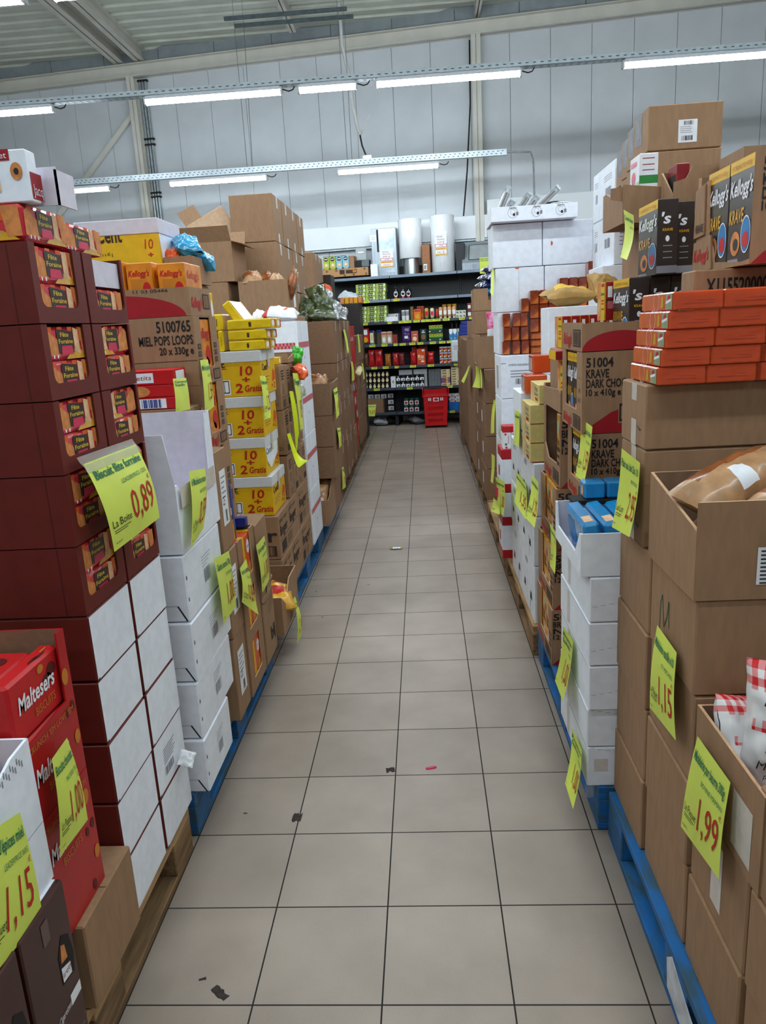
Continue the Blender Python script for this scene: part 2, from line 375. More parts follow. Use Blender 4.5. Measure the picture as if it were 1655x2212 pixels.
# hanging frame near the roof, wires, loose white cable
def hangers():
    for i, (xa, xb, y, l) in enumerate(((-2.15, -.61, 9.1, 'front grey hanging bar under the roof'), (-2.08, -.55, 9.35, 'rear grey hanging bar under the roof'))):
        t = thing('hanging_bar', l, 'bar', ((xa+xb)/2, y, 5.3))
        b = MB(); b.box((xa, y-.02, 5.3), (xb, y+.02, 5.34), mat('dark_galvanised', '5d686b', .5, .1, 20, metal=.5)); b.build('channel_bar', t)
        for xx in (xa+.12, xb-.12):
            b = MB(); b.tube([(xx, y, 5.34), (xx, y, 5.76)], .004, GALV, 6); b.build('threaded_rod', t)
            b = MB(); b.tube([(xx, y, 5.3), (xx+.02, 9.0, 3.57)], .0035, mat('grey_wire', '6b7072', .5, 0), 5); b.build('hanging_wire', t)
    t = thing('dangling_cable', 'white cable hanging loose from the roof with open connector', 'cable', (-.7, 9.3, 4.2))
    WC = mat('white_cable', 'd8dad8', .5, .02)
    b = MB(); b.tube([(-.72, 9.4, 5.5), (-.72, 9.38, 5.0), (-.66, 9.36, 4.7), (-.62, 9.3, 4.3), (-.58, 9.3, 4.02), (-.54, 9.3, 3.93)], .022, WC, 8); b.build('sheath', t)
    b = MB(); b.tube([(-.54, 9.3, 3.93), (-.47, 9.3, 4.05), (-.41, 9.3, 4.16)], .012, WC, 6); b.build('cable_end', t)
    b = MB(); b.tube([(-.55, 9.3, 3.93), (-.53, 9.3, 3.8), (-.48, 9.3, 3.66)], .012, INK, 6); b.build('black_wire', t)
    b = MB(); b.box((-.53, 9.27, 3.56), (-.41, 9.33, 3.68), LCAP, .006); b.build('connector', t)
    b = MB(); b.T = WM; b.tube([(1.01, -.17, 5.3), (1.0, -.18, 4.5), (.93, -.18, 3.6), (.86, -.18, 3.0)], .012, INK, 6)
    solo(b, 'black_cable', 'black cable hanging down beside the right steel column', 'cable', WM @ Vector((.95, -.17, 3)))
    b = MB(); b.tube([(1.31, 9.0, 3.54), (1.62, 9.05, 3.53), (1.66, 9.1, 3.45), (1.70, 9.2, 2.5)], .012, GALV, 8)
    solo(b, 'conduit', 'thin grey conduit bending down from the end of the wall rail', 'pipe', (1.5, 9.1, 3.4))
hangers()
# ------------------------------------------------------------ pallets
def pallet(x0, y0, blue, label, inner=1):                    # long side (1.2 m) along the aisle; x0 is the aisle edge, inner = +1 when it extends to +x
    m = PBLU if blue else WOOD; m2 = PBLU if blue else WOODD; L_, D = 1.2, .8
    t = thing('pallet', label, 'pallet', (x0+inner*.4, y0+.6, 0), 'blue pallets' if blue else 'wooden pallets')
    X = lambda a: x0+inner*a
    for a, w in ((0, .10), (.35, .10), (.70, .10)):
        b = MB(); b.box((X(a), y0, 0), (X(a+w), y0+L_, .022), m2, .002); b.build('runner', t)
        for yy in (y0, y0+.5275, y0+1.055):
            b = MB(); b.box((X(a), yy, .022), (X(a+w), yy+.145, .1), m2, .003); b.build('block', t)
    for yy in (y0, y0+.5275, y0+1.055):
        b = MB(); b.box((X(0), yy, .1), (X(D), yy+.145, .122), m, .002); b.build('stringer_board', t)
    for a, w in ((0, .145), (.1855, .1), (.3275, .145), (.5145, .1), (.655, .145)):
        b = MB(); b.box((X(a), y0, .122), (X(a+w), y0+L_, .144), m, .002); b.build('deck_board', t)
    return t
pallet(-.60, -.66, False, 'wooden pallet under the nearest left boxes, at bottom left', -1)
pallet(-.60, .60, True, 'scuffed blue pallet under the white trays on the left', -1)
pallet(-.61, 2.45, True, 'blue pallet under the finger biscuit cartons on the left', -1)
pallet(-.62, 3.70, True, 'dark blue pallet behind the open kraft box on the left', -1)
pallet(-.63, 4.95, False, 'wooden pallet under the taped kraft cartons on the left', -1)
pallet(-.64, 6.20, False, 'wooden pallet in front of the last one on the left', -1)
pallet(-.65, 7.45, False, 'last wooden pallet on the left, nearest the shelving', -1)
pallet(.645, -.62, True, 'long blue pallet under the nearest kraft cartons on the right')
pallet(.62, .60, True, 'blue pallet under the small white boxes on the right')
pallet(.60, 1.82, False, 'wooden pallet under the white fruit crates boxes on the right')
pallet(.60, 3.06, False, 'wooden pallet under the tall white cartons on the right')
pallet(.61, 4.3, False, 'wooden pallet under the far kraft cartons on the right')
pallet(.62, 5.55, False, 'wooden pallet under the blue bags stack on the right')
pallet(.64, 6.74, False, 'last wooden pallet on the right, nearest the shelving')
# ------------------------------------------------------------ builders for goods
def carton_mb(lo, hi, m=KR, deco=None, bev=.0035, seam=True):
    lo = (lo[0], lo[1]+.0012, lo[2]); hi = (hi[0], hi[1]-.0012, hi[2]-.0012)
    b = MB(); b.box(lo, hi, m, bev)
    if seam and hi[2] < 1.45:
        fr = face(lo, hi, 'T'); b.rect(fr, fr.w/2-.0015, 0, fr.w/2+.0015, fr.h, INKB, .0004)
    if deco: deco(b, lo, hi)
    return b
def carton(lo, hi, label, m=KR, deco=None, name='carton', cat='box', group=None, seam=True, bev=.0035):
    return solo(carton_mb(lo, hi, m, deco, bev, seam), name, label, cat, ctr(lo, hi), group)
def tape_v(f, u=.5, ln=.07, top=True, bot=True):             # strips of tape lapping over the edges of one face
    def d(b, lo, hi):
        fr = face(lo, hi, f); w = .025; c = fr.w*u
        if top: b.rect(fr, c-w, fr.h-ln, c+w, fr.h-.002, TAPE2, .0006)
        if bot: b.rect(fr, c-w, .002, c+w, ln*.8, TAPE2, .0006)
    return d
TAPE2 = mat('packing_tape', 'd9d0c6', .25, .04, 40)
BROWNTAPE = mat('brown_tape', '9b7a58', .2, .04, 30)
def open_box(lo, hi, m, mi, t=.005, walls=None, deco=None, name='open_box', floor_z=0.004):
    """Open carton: floor and four walls; walls[f] = outline in face metres, or a height."""
    walls = walls or {}; b = MB(); (x0, y0, z0), (x1, y1, z1) = lo, hi
    b.box((x0+t, y0+t, z0), (x1-t, y1-t, z0+floor_z), mi)
    for f in 'LRFB':
        fr = face(lo, hi, f); w = walls.get(f, fr.h)
        if w is None: continue
        pts = [(0, 0), (fr.w, 0), (fr.w, w), (0, w)] if not isinstance(w, (list, tuple)) else w
        n = len(pts); a = [fr.p(x, y, 0) for x, y in pts]; c = [fr.p(min(max(x, t), fr.w-t), y, -t) for x, y in pts]
        b.add(a+c, [tuple(range(n))], m); b.add(a+c, [tuple(range(2*n-1, n-1, -1))], mi)
        b.add(a+c, [(i, n+i, n+(i+1) % n, (i+1) % n) for i in range(n)], KRE if m in (KR, KR2) else m)
    if deco: deco(b, lo, hi)
    return b
def ucut(w, h, a, c, z, r=.02, n=5):                          # wall outline with a U cut from a to c down to height z
    p = [(0, 0), (w, 0), (w, h), (c, h)]
    p += [(c-r+r*math.cos(-t), z+r+r*math.sin(-t)) for t in [math.pi/2*i/n for i in range(n+1)]]
    p += [(a+r+r*math.cos(-t), z+r+r*math.sin(-t)) for t in [math.pi/2+math.pi/2*i/n for i in range(n+1)]]
    return p+[(a, h), (0, h)]
def bag_mb(b, c, w, l, h, rot, m, seed=0, crum=.22, nu=20, nv=26, flat=0.):
    T = Matrix.Translation(c) @ Matrix.Rotation(rot[2], 4, 'Z') @ Matrix.Rotation(rot[1], 4, 'Y') @ Matrix.Rotation(rot[0], 4, 'X')
    old = b.T; b.T = (old @ T) if old else T
    s3 = Vector((seed*3.1, seed*1.7, seed*.9))
    for sg in (1, -1):
        def fn(a, q):
            u, v = 2*a-1, 2*q-1
            th = h*.5*max(0, 1-abs(u)**2.6)**.55*max(0, 1-abs(v)**3.2)**.6
            p = Vector((u*w*.5*(1-.10*(1-abs(v)**2)), v*l*.5, 0))
            nn = noise.noise(p*(3.2/w)+s3+Vector((0, 0, sg)))+.5*noise.noise(p*(8/w)+s3)
            edge = max(abs(u), abs(v))
            z = sg*th*(1+crum*1.2*nn) + crum*h*.35*nn*(1 if edge > .9 else .3)
            if sg < 0: z *= (1-flat)
            return (p.x+crum*w*.06*noise.noise(p*(6/w)+s3), p.y, z)
        b.grid(fn if sg > 0 else (lambda a, q, fn=fn: fn(1-a, q)), nu, nv, m if sg > 0 else (m if not callable(m) else (lambda a, q: m(1-a, q))))
    b.T = old
def bag(name, label, cat, c, w, l, h, rot, m, seed=0, crum=.22, group=None, flat=0., extra=None):
    b = MB(); bag_mb(b, c, w, l, h, rot, m, seed, crum, flat=flat)
    if extra: extra(b)
    return solo(b, name, label, cat, c, group)
def sign(pts, label, title='', brand='', price='', unit='', bulge=.012, back=None, curl=0., tape=None, title2='', pw=.5, ph=.34, px=.93, group='yellow price signs'):
    """Paper price sign: pts = top-left, top-right, bottom-right, bottom-left as read."""
    tl, tr, br, bl = [Vector(p) for p in pts]
    n0 = ((tr-tl).cross(tl-bl)).normalized()
    def P(a, q, e=0):
        p = (bl*(1-a)+br*a)*(1-q)+(tl*(1-a)+tr*a)*q
        return p+n0*(bulge*math.sin(math.pi*q)*(.6+.4*math.sin(math.pi*a))+curl*(1-q)**2*(a-.3)+e)
    b = MB(); b.grid(lambda a, q: P(a, q), 10, 12, back or YSIGN)
    fn = lambda a, q, e: P(a, q, e*1.2)
    if title: b.txt(None, title, .06, .80 if not title2 else .86, .095 if not title2 else .07, GRN, w=.88, bold=True, fn=fn)
    if title2: b.txt(None, title2, .06, .76, .07, GRN, w=.7, bold=True, fn=fn)
    if brand: b.txt(None, brand, .94, .655, .05, GRN, w=min(.55, .05*len(brand)), al='r', fn=fn)
    if price:
        b.txt(None, price, px, .20, ph, REDI, w=pw, al='r', fn=fn); b.txt(None, '€', .96, .20+ph+.02, .05, REDI, w=.06, al='r', fn=fn)
    if unit:
        b.txt(None, unit, .05, .24, .085, INK, w=.34, fn=fn)
        for k in range(2):
            a0, a1, q = .06, .36-.06*k, .20-.025*k
            b.poly([P(a0, q, .001), P(a1, q, .001), P(a1, q+.008, .001), P(a0, q+.008, .001)], INK)
    b.txt(None, '41877', .05, .06, .022, INK, w=.12, fn=fn)
    o = b.build('price_sign', None, tl); tag(o, label, 'sign', group)
    if tape:
        t = MB(); (a0, a1, q0, q1) = tape
        t.grid(lambda a, q: P(a0+(a1-a0)*a, q0+(q1-q0)*q, .0022 if q0 < 1 and q < .4 else -.004*q), 4, 3, TAPE)
        t.build('tape', o)
    return o
# ------------------------------------------------------------ LEFT SIDE, from near to far
# brown biscuit tower: two columns of five white-faced cases and five display cases
ZB = [.144, .30, .456, .612, .768, .925, 1.082, 1.238, 1.392, 1.546, 1.703]
LBLT = mat('biscuit_label_black', '33231c', .4, .05, 30)
GOLD = mat('yellow_lettering', 'd9b43c', .5, 0)
PBG = mat('biscuit_pack_pink', 'd4303f', .3, .1, 25, coat=.4)
PYEL = mat('biscuit_pack_yellow', 'e0a820', .3, .08, 40, coat=.5)
def biscuit_pack(lo, hi, label, name='biscuit_pack', flip=False, f='L'):
    b = MB(); b.box(lo, hi, PBG, .008)
    for f in ((f,) if f == 'L' else ('L', 'F')): pack_print(b, face(lo, hi, f), flip)
    return solo(b, name, label, 'biscuits', ctr(lo, hi), 'striped biscuit packs in the brown cases')
def pack_print(b, fr, flip):
    w, h = fr.w, fr.h
    for q in (.08, .3, .52, .74): b.shape(fr, [(w*q, h*.55), (w*(q+.1), h*.55), (w*(q+.13), h*.98), (w*(q+.03), h*.98)], ORG, .0008)
    fx = (lambda u: w-u) if flip else (lambda u: u)
    b.shape(fr, [(fx(w*.02), h*.15), (fx(w*.32), h*.1), (fx(w*.3), h*.62), (fx(w*.1), h*.9), (fx(w*.03), h*.8)], BISC)
    b.shape(fr, [(fx(w*.45), h*.02), (fx(w*.95), h*.02), (fx(w*.8), h*.28), (fx(w*.62), h*.33)], PYEL)
    b.shape(fr, [(fx(w*.84), h*.1), (fx(w*.98), h*.12), (fx(w*.97), h*.95), (fx(w*.8), h*.95)], BISC, .0011)
    b.shape(fr, [(fx(w*.66), h*.25), (fx(w*.78), h*.16), (fx(w*.77), h*.9), (fx(w*.66), h*.97)], TAN, .0013)
    b.shape(fr, [(fx(w*.3), h*.2), (fx(w*.64), h*.2), (fx(w*.64), h*.85), (fx(w*.3), h*.92)], LBLT, .0013)
    b.shape(fr, [(fx(w*.36), h*.16), (fx(w*.62), h*.16), (fx(w*.6), h*.42), (fx(w*.38), h*.42)], PINK, .0015)
    for q in range(6): b.rect(fr, w*(.06+.04*q), h*.06, w*(.085+.04*q), h*.16, PAPER if q % 2 else PINK, .0012)
    b.txt(fr, 'Fête', w*.37, h*.69, h*.13, GOLD, w=w*.18, bold=True, d=.0018); b.txt(fr, 'Foraine', w*.32, h*.49, h*.13, GOLD, w=w*.31, bold=True, d=.0018)
COLN = ['nearer', 'farther']; XL = -.60
for c, (ya, yb) in enumerate(((.112, .343), (.353, .580))):
    for r in range(5):
        lo, hi = (XL-.39, ya, ZB[r]+.001), (XL+.002*random.uniform(-1, 1), yb, ZB[r+1]-.0015)
        def deco(b, lo, hi):
            fr = face(lo, hi, 'L'); b.rect(fr, .002, .001, fr.w-.003, fr.h-.002, WB, .001)
            b.shape(fr, [(0, -.001), (.012, -.001), (.012, .006), (0, .003)], BRN2, .0012)
            if c == 1 and r == 1:
                for k in range(6): b.rect(fr, .06, .105-.008*k, .06+.09-.01*(k % 3), .108-.008*k, GREYP, .0016)
                b.bars(fr, .06, .03, .13, .055, GREYP, 12, 3, .0016)
        o = carton(lo, hi, 'brown carton with white front, %s row up in the %s column of the left tower' % (ORD[r], COLN[c]), BRN, deco, 'biscuit_case', 'box', 'white fronted biscuit cases', False)
        if c == 1 and r == 1:
            b = MB(); bag_mb(b, (XL+.03, .50, ZB[1]+.03), .045, .05, .022, (.5, .4, .2), PAPER, 4, .9, 12, 12); b.build('torn_label_scrap', o)
    for r in range(5):
        k = r+5; lo, hi = (XL-.39, ya, ZB[k]+.001), (XL, yb, ZB[k+1]-.0015); w, h = yb-ya, hi[2]-lo[2]
        a0, a1 = (.026, w-.04) if c == 0 else (.05, w-.012)
        def deco(b, lo, hi):
            fr = face(lo, hi, 'F'); b.rect(fr, fr.w-.045, .002, fr.w-.043, fr.h-.002, BRN2, .0006)
        b = open_box(lo, hi, BRN, BRN2, .004, {'L': ucut(w, h, a0, a1, .032, .018)}, deco)
        solo(b, 'display_case', 'brown display case with cut-out window, %s row of windows up, %s column of left tower' % (ORD[r], COLN[c]), 'box', ctr(lo, hi), 'brown display cases with windows')
        empty_top = (c == 1 and r == 4)
        ph = (h-.007)/2-.001
        biscuit_pack((XL-.2, ya+.01, lo[2]+.006), (XL-.007, yb-.01, lo[2]+.006+ph), 'lower biscuit pack in the %s window up, %s column of left tower' % (ORD[r], COLN[c]), flip=False)
        if not empty_top:
            biscuit_pack((XL-.2, ya+.01, lo[2]+.007+ph), (XL-.007, yb-.01, lo[2]+.006+2*ph-.001), 'upper biscuit pack in the %s window up, %s column of left tower' % (ORD[r], COLN[c]), flip=(c == 1))
        else:
            b = MB(); b.box((XL-.012, ya+.02, lo[2]+.012+ph), (XL-.008, yb-.01, hi[2]-.01), WBI)
            solo(b, 'card_insert', 'pale card insert in the emptied top window of the farther column', 'card', (XL-.01, yb-.1, lo[2]+.1))
# packs lying loose on top of the tower
def loose_pack(lo, hi, label, rz=0):
    biscuit_pack(lo, hi, label, f='FL')
loose_pack((XL-.22, .118, 1.7045), (XL-.004, .30, 1.772), 'striped biscuit pack lying on top of the brown tower, nearest edge')
loose_pack((XL-.24, .31, 1.7045), (XL-.02, .52, 1.765), 'striped biscuit pack lying on top of the brown tower, behind the first')
b = MB(); lo, hi = (XL-.10, .125, 1.774), (XL+.016, .165, 1.868)
b.box(lo, hi, WB, .002); fr = face(lo, hi, 'L'); f2 = face(lo, hi, 'F')
b.rect(f2, .02, .075, .085, .095, DRED); b.txt(f2, 'Jacquet', .025, .079, .011, PAPER, w=.055); b.ell(f2, .095, .055, .012, .016, BISC); b.ell(f2, .095, .055, .005, .006, BLK, .0013)
b.rect(fr, .008, .006, .052, .055, DRED); b.txt(fr, 'Jacq', .012, .014, .02, PAPER, w=.036)
b.rect(f2, .03, .02, .06, .05, TAN)
solo(b, 'cake_box', 'white cake box with red corner labels on top of the brown tower', 'box', ctr(lo, hi))
b = MB(); b.box((XL-.09, .182, 1.774), (XL+.045, .186, 1.845), WBI); b.box((XL+.041, .182, 1.774), (XL+.045, .26, 1.84), WBI); solo(b, 'tray_flap', 'pale cardboard tray flap beside the white cake box on left tower', 'card', (XL-.05, .24, 1.777))
loose_pack((XL-.30, .12, 1.774), (XL-.103, .19, 1.85), 'striped biscuit pack standing left of the white cake box')
sign([(-0.575, 0.152, 1.254), (-0.585, 0.476, 1.246), (-0.530, 0.430, 1.063), (-0.550, 0.183, 1.048)], 'yellow price sign reading 0,89 on the brown biscuit tower', 'Biscuit fête forraine', 'LEADERPRICE 125G', '0,89', 'La Boite', .018, tape=(-.02, 1.02, .9, 1.08))
# kraft carton in front of the tower, at the foot
def kdeco(b, lo, hi):
    fr = face(lo, hi, 'T'); b.rect(fr, 0, fr.h*.45, fr.w, fr.h*.45+.002, INKB, .0006)
carton((-.93, -.145, .1445), (-.583, .108, .352), 'plain kraft carton standing at the foot of the brown tower', KR, kdeco, seam=False)
# red chocolate biscuit display
MALT = mat('red_chocolate_box', 'b3141a', .35, .05, 20)
SPOT = mat('orange_spot', 'c87a22', .5, .05, 30); DSPOT = mat('dark_spot', '5a1414', .5, .05, 30)
def malt_case(z0, z1, front, label):
    lo, hi = (-.93, -.215, z0), (-.598, .0, z1); w, h = .215, z1-z0
    def deco(b, lo, hi):
        fr = face(lo, hi, 'L'); r = random.Random(int(z0*100))
        for (u, v, q, m) in ((.19, .22, .018, SPOT), (.2, .08, .016, SPOT), (.175, .145, .010, DSPOT), (.20, .15, .012, DSPOT), (.17, .02, .012, DSPOT)):
            if v < h-.02: b.ell(fr, u, v, q*.7, q, m, .0011)
        b.txt(fr, "CRUNCH 'EM LOVE 'EM", .02, front-.03, .013, SPOT, w=.18, d=.0014)
        b.txt(fr, 'Maltesers', .03, front-.10, .034, PAPER, w=.13, shear=.15, bold=True, d=.0014)
        b.txt(fr, 'BISCUITS', .07, front-.13, .017, SPOT, w=.08, d=.0014)
    wl = [(0, 0), (w, 0), (w, h), (w-.03, h), (w-.035, front), (0, front-.01)] if front < h-.03 else h
    return solo(open_box(lo, hi, MALT, KRI, .004, {'L': wl, 'F': front if front < h-.03 else h}, deco), 'chocolate_biscuit_case', label, 'box', ctr(lo, hi), 'red chocolate biscuit cases')
malt_case(.353, .628, .275, 'lower red printed case of chocolate biscuits, above the kraft carton')
malt_case(.630, .945, .17, 'upper red printed case of chocolate biscuits, open at the front')
def malt_pack(lo, hi, label, flat=False):
    b = MB(); b.box(lo, hi, REDB, .006)
    for f in ('L', 'T'):
        fr = face(lo, hi, f); w, h = fr.w, fr.h
        if f == 'L':
            b.txt(fr, 'Maltesers', w*.12, h*.45, h*.26, PAPER, w=w*.7, shear=.15, bold=True); b.txt(fr, 'BISCUITS', w*.4, h*.2, h*.14, SPOT, w=w*.4)
        b.ell(fr, w*.8, h*.7, w*.09, h*.12, DSPOT); b.ell(fr, w*.6, h*.85, w*.06, h*.07, SPOT); b.ell(fr, w*.7, h*.6, w*.09, h*.1, mat('chocolate_print', '4a2018', .4, .05))
    solo(b, 'chocolate_biscuit_pack', label, 'biscuits', ctr(lo, hi), 'red chocolate biscuit packs')
malt_pack((-.645, -.207, .795), (-.608, -.015, .918), 'red chocolate biscuit pack facing the aisle in the open red case')
malt_pack((-.88, -.20, .80), (-.66, -.02, .905), 'red chocolate biscuit pack lying at the back of the open red case')
for k in range(2): malt_pack((-.92, -.205, .635+.08*k), (-.606, -.012, .712+.08*k), '%s red biscuit pack buried in the open red case' % ('bottom', 'second')[k])
sign([(-0.570, -0.169, 0.752), (-0.585, -0.078, 0.743), (-0.575, -0.071, 0.550), (-0.565, -0.208, 0.570)], 'yellow price sign reading 1,00 on the red chocolate biscuit cases', 'Biscuits chocolat', 'MALTESERS 110G', '1,00', 'Le Paquet', .008)
# white case of honey cakes above the dark brown boxes
lo, hi = (-.92, -.575, .5335), (-.58, -.217, .825)
def wdeco(b, lo, hi):
    fr = face(lo, hi, 'L'); b.rect(fr, .08, .10, .26, .16, TAPE2, .0006)
    b.rect(fr, 0, .12, fr.w, .1215, GREYP, .0006)
    for k in range(12): b.rect(fr, .25+.007*k, .265-.006*(k % 3), .253+.007*k, .277-.006*(k % 3), GREYP, .0007)
solo(open_box(lo, hi, WB, WBI, .005, {'L': [(0, 0), (.36, 0), (.36, .29), (.30, .285), (.24, .262), (.0, .262)], 'F': .25}, wdeco), 'white_open_box', 'open white carton above the dark brown boxes at lower left', 'box', ctr(lo, hi))
SVP = mat('white_orange_wrapper', 'e8e6e2', .25, .05, 20, coat=.4)
def svm(a, q): return ORG if (q < .12 or .5 < q < .56) and a > .3 else (DRED if a > .8 and q > .7 else SVP)
bag('honey_cake_pack', 'white and orange honey cake pack sticking out of the white carton', 'cake', (-.67, -.40, .80), .14, .18, .10, (.3, .5, .2), svm, 3, .35)
bag('honey_cake_pack', 'white and orange honey cake pack at the far corner of white carton', 'cake', (-.68, -.262, .765), .10, .07, .08, (.9, .1, .3), lambda a, q: PYEL if q > .75 else SVP, 5, .35)
sign([(-0.573, -0.389, 0.754), (-0.573, -0.288, 0.724), (-0.567, -0.290, 0.515), (-0.567, -0.484, 0.543)], 'yellow price sign reading 1,15 on the white carton at lower left', "Pain d'épices miel", 'LEADERPRICE 360G', '1,15', 'Le Paquet', .006, px=.9)
# dark brown wafer boxes
WAF = mat('dark_brown_box', '43211c', .35, .05, 25)
def wafer(ya, yb, label):
    lo, hi = (-.86, ya, .1445), (-.562, yb, .532)
    t = thing('wafer_case', label, 'box', ctr(lo, hi), 'dark brown wafer cases')
    w, h = yb-ya, hi[2]-lo[2]
    wl = [(0, 0), (w, 0), (w, h), (0, h)]
    b = MB(); b.box(lo, hi, WAF, .003); fr = face(lo, hi, 'L')
    b.shape(fr, [(w*.62, h*.52), (w*.9, h*.5), (w*.95, h*.6), (w*.9, h*.72), (w*.75, h*.76), (w*.62, h*.68)], INK, .0008)
    b.shape(fr, [(w*.64, h*.53), (w*.84, h*.515), (w*.84, h*.58), (w*.64, h*.61)], PAPER, .0012); b.txt(fr, 'irett', w*.65, h*.55, h*.03, DRED, w=w*.2, d=.0016)
    b.shape(fr, [(w*.66, h*.63), (w*.8, h*.62), (w*.78, h*.7), (w*.7, h*.72)], BISC, .0012)
    b.rect(fr, w*.72, h*.36, w*.97, h*.42, PAPER); b.txt(fr, 'Cigarettes', w*.4, h*.37, h*.035, PAPER, w=w*.3, shear=.2)
    b.rect(fr, w*.26, h*.24, w*.44, h*.37, REDB); b.txt(fr, 'LU', w*.29, h*.27, h*.07, PAPER, w=w*.12, bold=True)
    for k in range(5): b.rect(fr, w*(.5+.02*k), h*(.18-.02*k), w*(.92-.03*k), h*(.185-.02*k), GREYP)
    b.rect(fr, w*.66, h*.01, w*.96, h*.09, PAPER); b.bars(fr, w*.68, h*.02, w*.94, h*.085, INK, 14, 5, .0016)
    b.rect(fr, w*.4, h*.82, w*.55, h*.94, mat('brown_clear_tape', '5c4440', .2, .03), .0009)
    b.build('case_body', t)
    b = MB(); b.box((lo[0]+.01, ya+.004, hi[2]), (hi[0]-.012, yb-.004, hi[2]+.0008), WB); b.build('white_top_flap', t)
    f2 = face(lo, hi, 'F'); b = MB(); b.rect(f2, f2.w-.09, .1, f2.w-.03, .16, GREYP); b.rect(f2, f2.w-.09, .04, f2.w-.03, .075, GREYP); b.rect(f2, f2.w-.1, .2, f2.w-.02, .3, WBI); b.build('side_label', t)
    return t
wafer(-.375, -.219, 'dark brown wafer case beside the kraft carton at lower left')
wafer(-.545, -.385, 'nearest dark brown wafer case, in the bottom left corner')
# white fruit-style trays
ZT = [.1445, .323, .507, .695, .898]
for r in range(4):
    ya, yb = (.612+.008*r, (.90, 1.0, 1.03, 1.02)[r]); lo, hi = (-.90, ya, ZT[r]), (-.553-.003*(r % 2), yb, ZT[r+1]-.003)
    def deco(b, lo, hi):
        fr = face(lo, hi, 'L'); w, h = fr.w, fr.h; f2 = face(lo, hi, 'F')
        for q in (.33, .66): b.rect(fr, .006, h*q-.006, .012, h*q+.006, INK, .0008)
        for k in range(4): b.rect(fr, w*.42, h*(.72-.05*k), w*(.68-.04*k), h*(.73-.05*k), GREYP)
        b.bars(fr, w*.45, h*.3, w*.62, h*.52, GREYP, 14, r)
        b.rect(f2, f2.w-.11, h*.24, f2.w-.035, h*.245, INK); b.shape(f2, [(f2.w-.035, h*.245), (f2.w-.03, h*.245), (f2.w-.006, .002), (f2.w-.011, .002)], INK)
    carton(lo, hi, 'white cardboard tray with barcode, %s up in the white tray stack on the left' % ORD[r], WB, deco, 'white_tray', 'box', 'white trays stacked on the left', True)
lo, hi = (-.90, .642, .899), (-.555, 1.05, 1.268)
solo(open_box(lo, hi, WB, WBI, .005, {'F': [(0, 0), (.345, 0), (.345, .20), (.325, .345), (0, .345)], 'L': [(0, 0), (.408, 0), (.408, .36), (.36, .365), (.345, .16), (.05, .16), (.02, .2), (0, .2)], 'R': .3}, None), 'white_open_tray', 'open emptied white tray on top of the white tray stack', 'box', ctr(lo, hi))
b = MB(); fr = face((-.8, .66, 1.03), (-.548, 1.02, 1.06), 'L'); b.rect(fr, .0, 0, .36, .06, TAPE2, 0); solo(b, 'tape_strip', 'strip of clear tape across the open white tray front', 'tape', (-.548, .84, 1.03))
sign([(-0.540, 0.733, 1.124), (-0.540, 0.893, 1.102), (-0.530, 0.778, 0.941), (-0.530, 0.637, 0.917)], 'yellow price sign reading 0,59 on the white tray stack', '6 Madeleines nature', 'REFCREUSAN', '0,59', 'Le Paquet', .012)
# kraft cartons with white labels beyond the trays
def lab(b, lo, hi):
    fr = face(lo, hi, 'L'); w, h = fr.w, fr.h
    b.rect(fr, w*.25, h*.25, w*.78, h*.8, PAPER, .0008)
    for k in range(5): b.rect(fr, w*.32, h*(.72-.05*k), w*(.7-.07*(k % 3)), h*(.735-.05*k), GREYP, .0013)
    b.bars(fr, w*.45, h*.28, w*.62, h*.4, INK, 10, 2, .0013); b.txt(fr, 'CE', w*.32, h*.45, h*.09, INK, w=w*.2)
for r, (za, zb, x) in enumerate(((.1445, .46, -.556), (.461, .77, -.551), (.771, 1.125, -.556))):
    carton((-.9, 1.056 if r == 2 else 1.035, za), (x, 1.20, zb), 'kraft carton with white address label behind the white trays, %s of three' % ('bottom', 'middle', 'top')[r], KR, lab, group='labelled kraft cartons')
sign([(-0.535, 0.860, 0.815), (-0.540, 1.055, 0.783), (-0.530, 1.036, 0.586), (-0.525, 0.852, 0.597)], 'yellow price sign reading 1,00 on the labelled kraft cartons', 'Galette caramel 100g', 'ST MICHEL', '1,00', '', .006)
# kraft display cases with orange packs
for r, (za, zb) in enumerate(((.1445, .345), (.346, .545), (.546, .765))):
    ya, yb = 1.215, 1.475; lo, hi = (-.92, ya, za), (-.552, yb, zb); w, h = yb-ya, zb-za
    solo(open_box(lo, hi, KR, KRI, .005, {'L': ucut(w, h, .06, w-.06, .05, .01)}, None), 'kraft_display_case', 'kraft display case with window of orange packs, %s of three' % ('bottom', 'middle', 'top')[r], 'box', ctr(lo, hi), 'kraft display cases of orange packs')
    for k in range(2):
        b = MB(); l2, h2 = (-.75, ya+.012+k*.118, za+.006), (-.56, ya+.125+k*.118, zb-.015); b.box(l2, h2, ORG, .003); fr = face(l2, h2, 'L'); ww, hh = fr.w, fr.h
        b.rect(fr, ww*.75, 0, ww, hh, YEL); b.ell(fr, ww*.42, hh*.75, ww*.2, hh*.14, PAPER); b.txt(fr, 'St Michel', ww*.27, hh*.72, hh*.06, DBLUE, w=ww*.3); b.ell(fr, ww*.45, hh*.3, ww*.25, hh*.14, BISC)
        f3 = face(l2, h2, 'T'); b.rect(f3, 0, f3.h*.7, f3.w, f3.h, YEL); b.ell(f3, f3.w*.7, f3.h*.4, .02, .015, PAPER)
        solo(b, 'orange_biscuit_pack', '%s orange biscuit pack in the %s kraft display case' % (('nearer', 'farther')[k], ('bottom', 'middle', 'top')[r]), 'biscuits', ctr(l2, h2), 'orange packs in kraft cases')
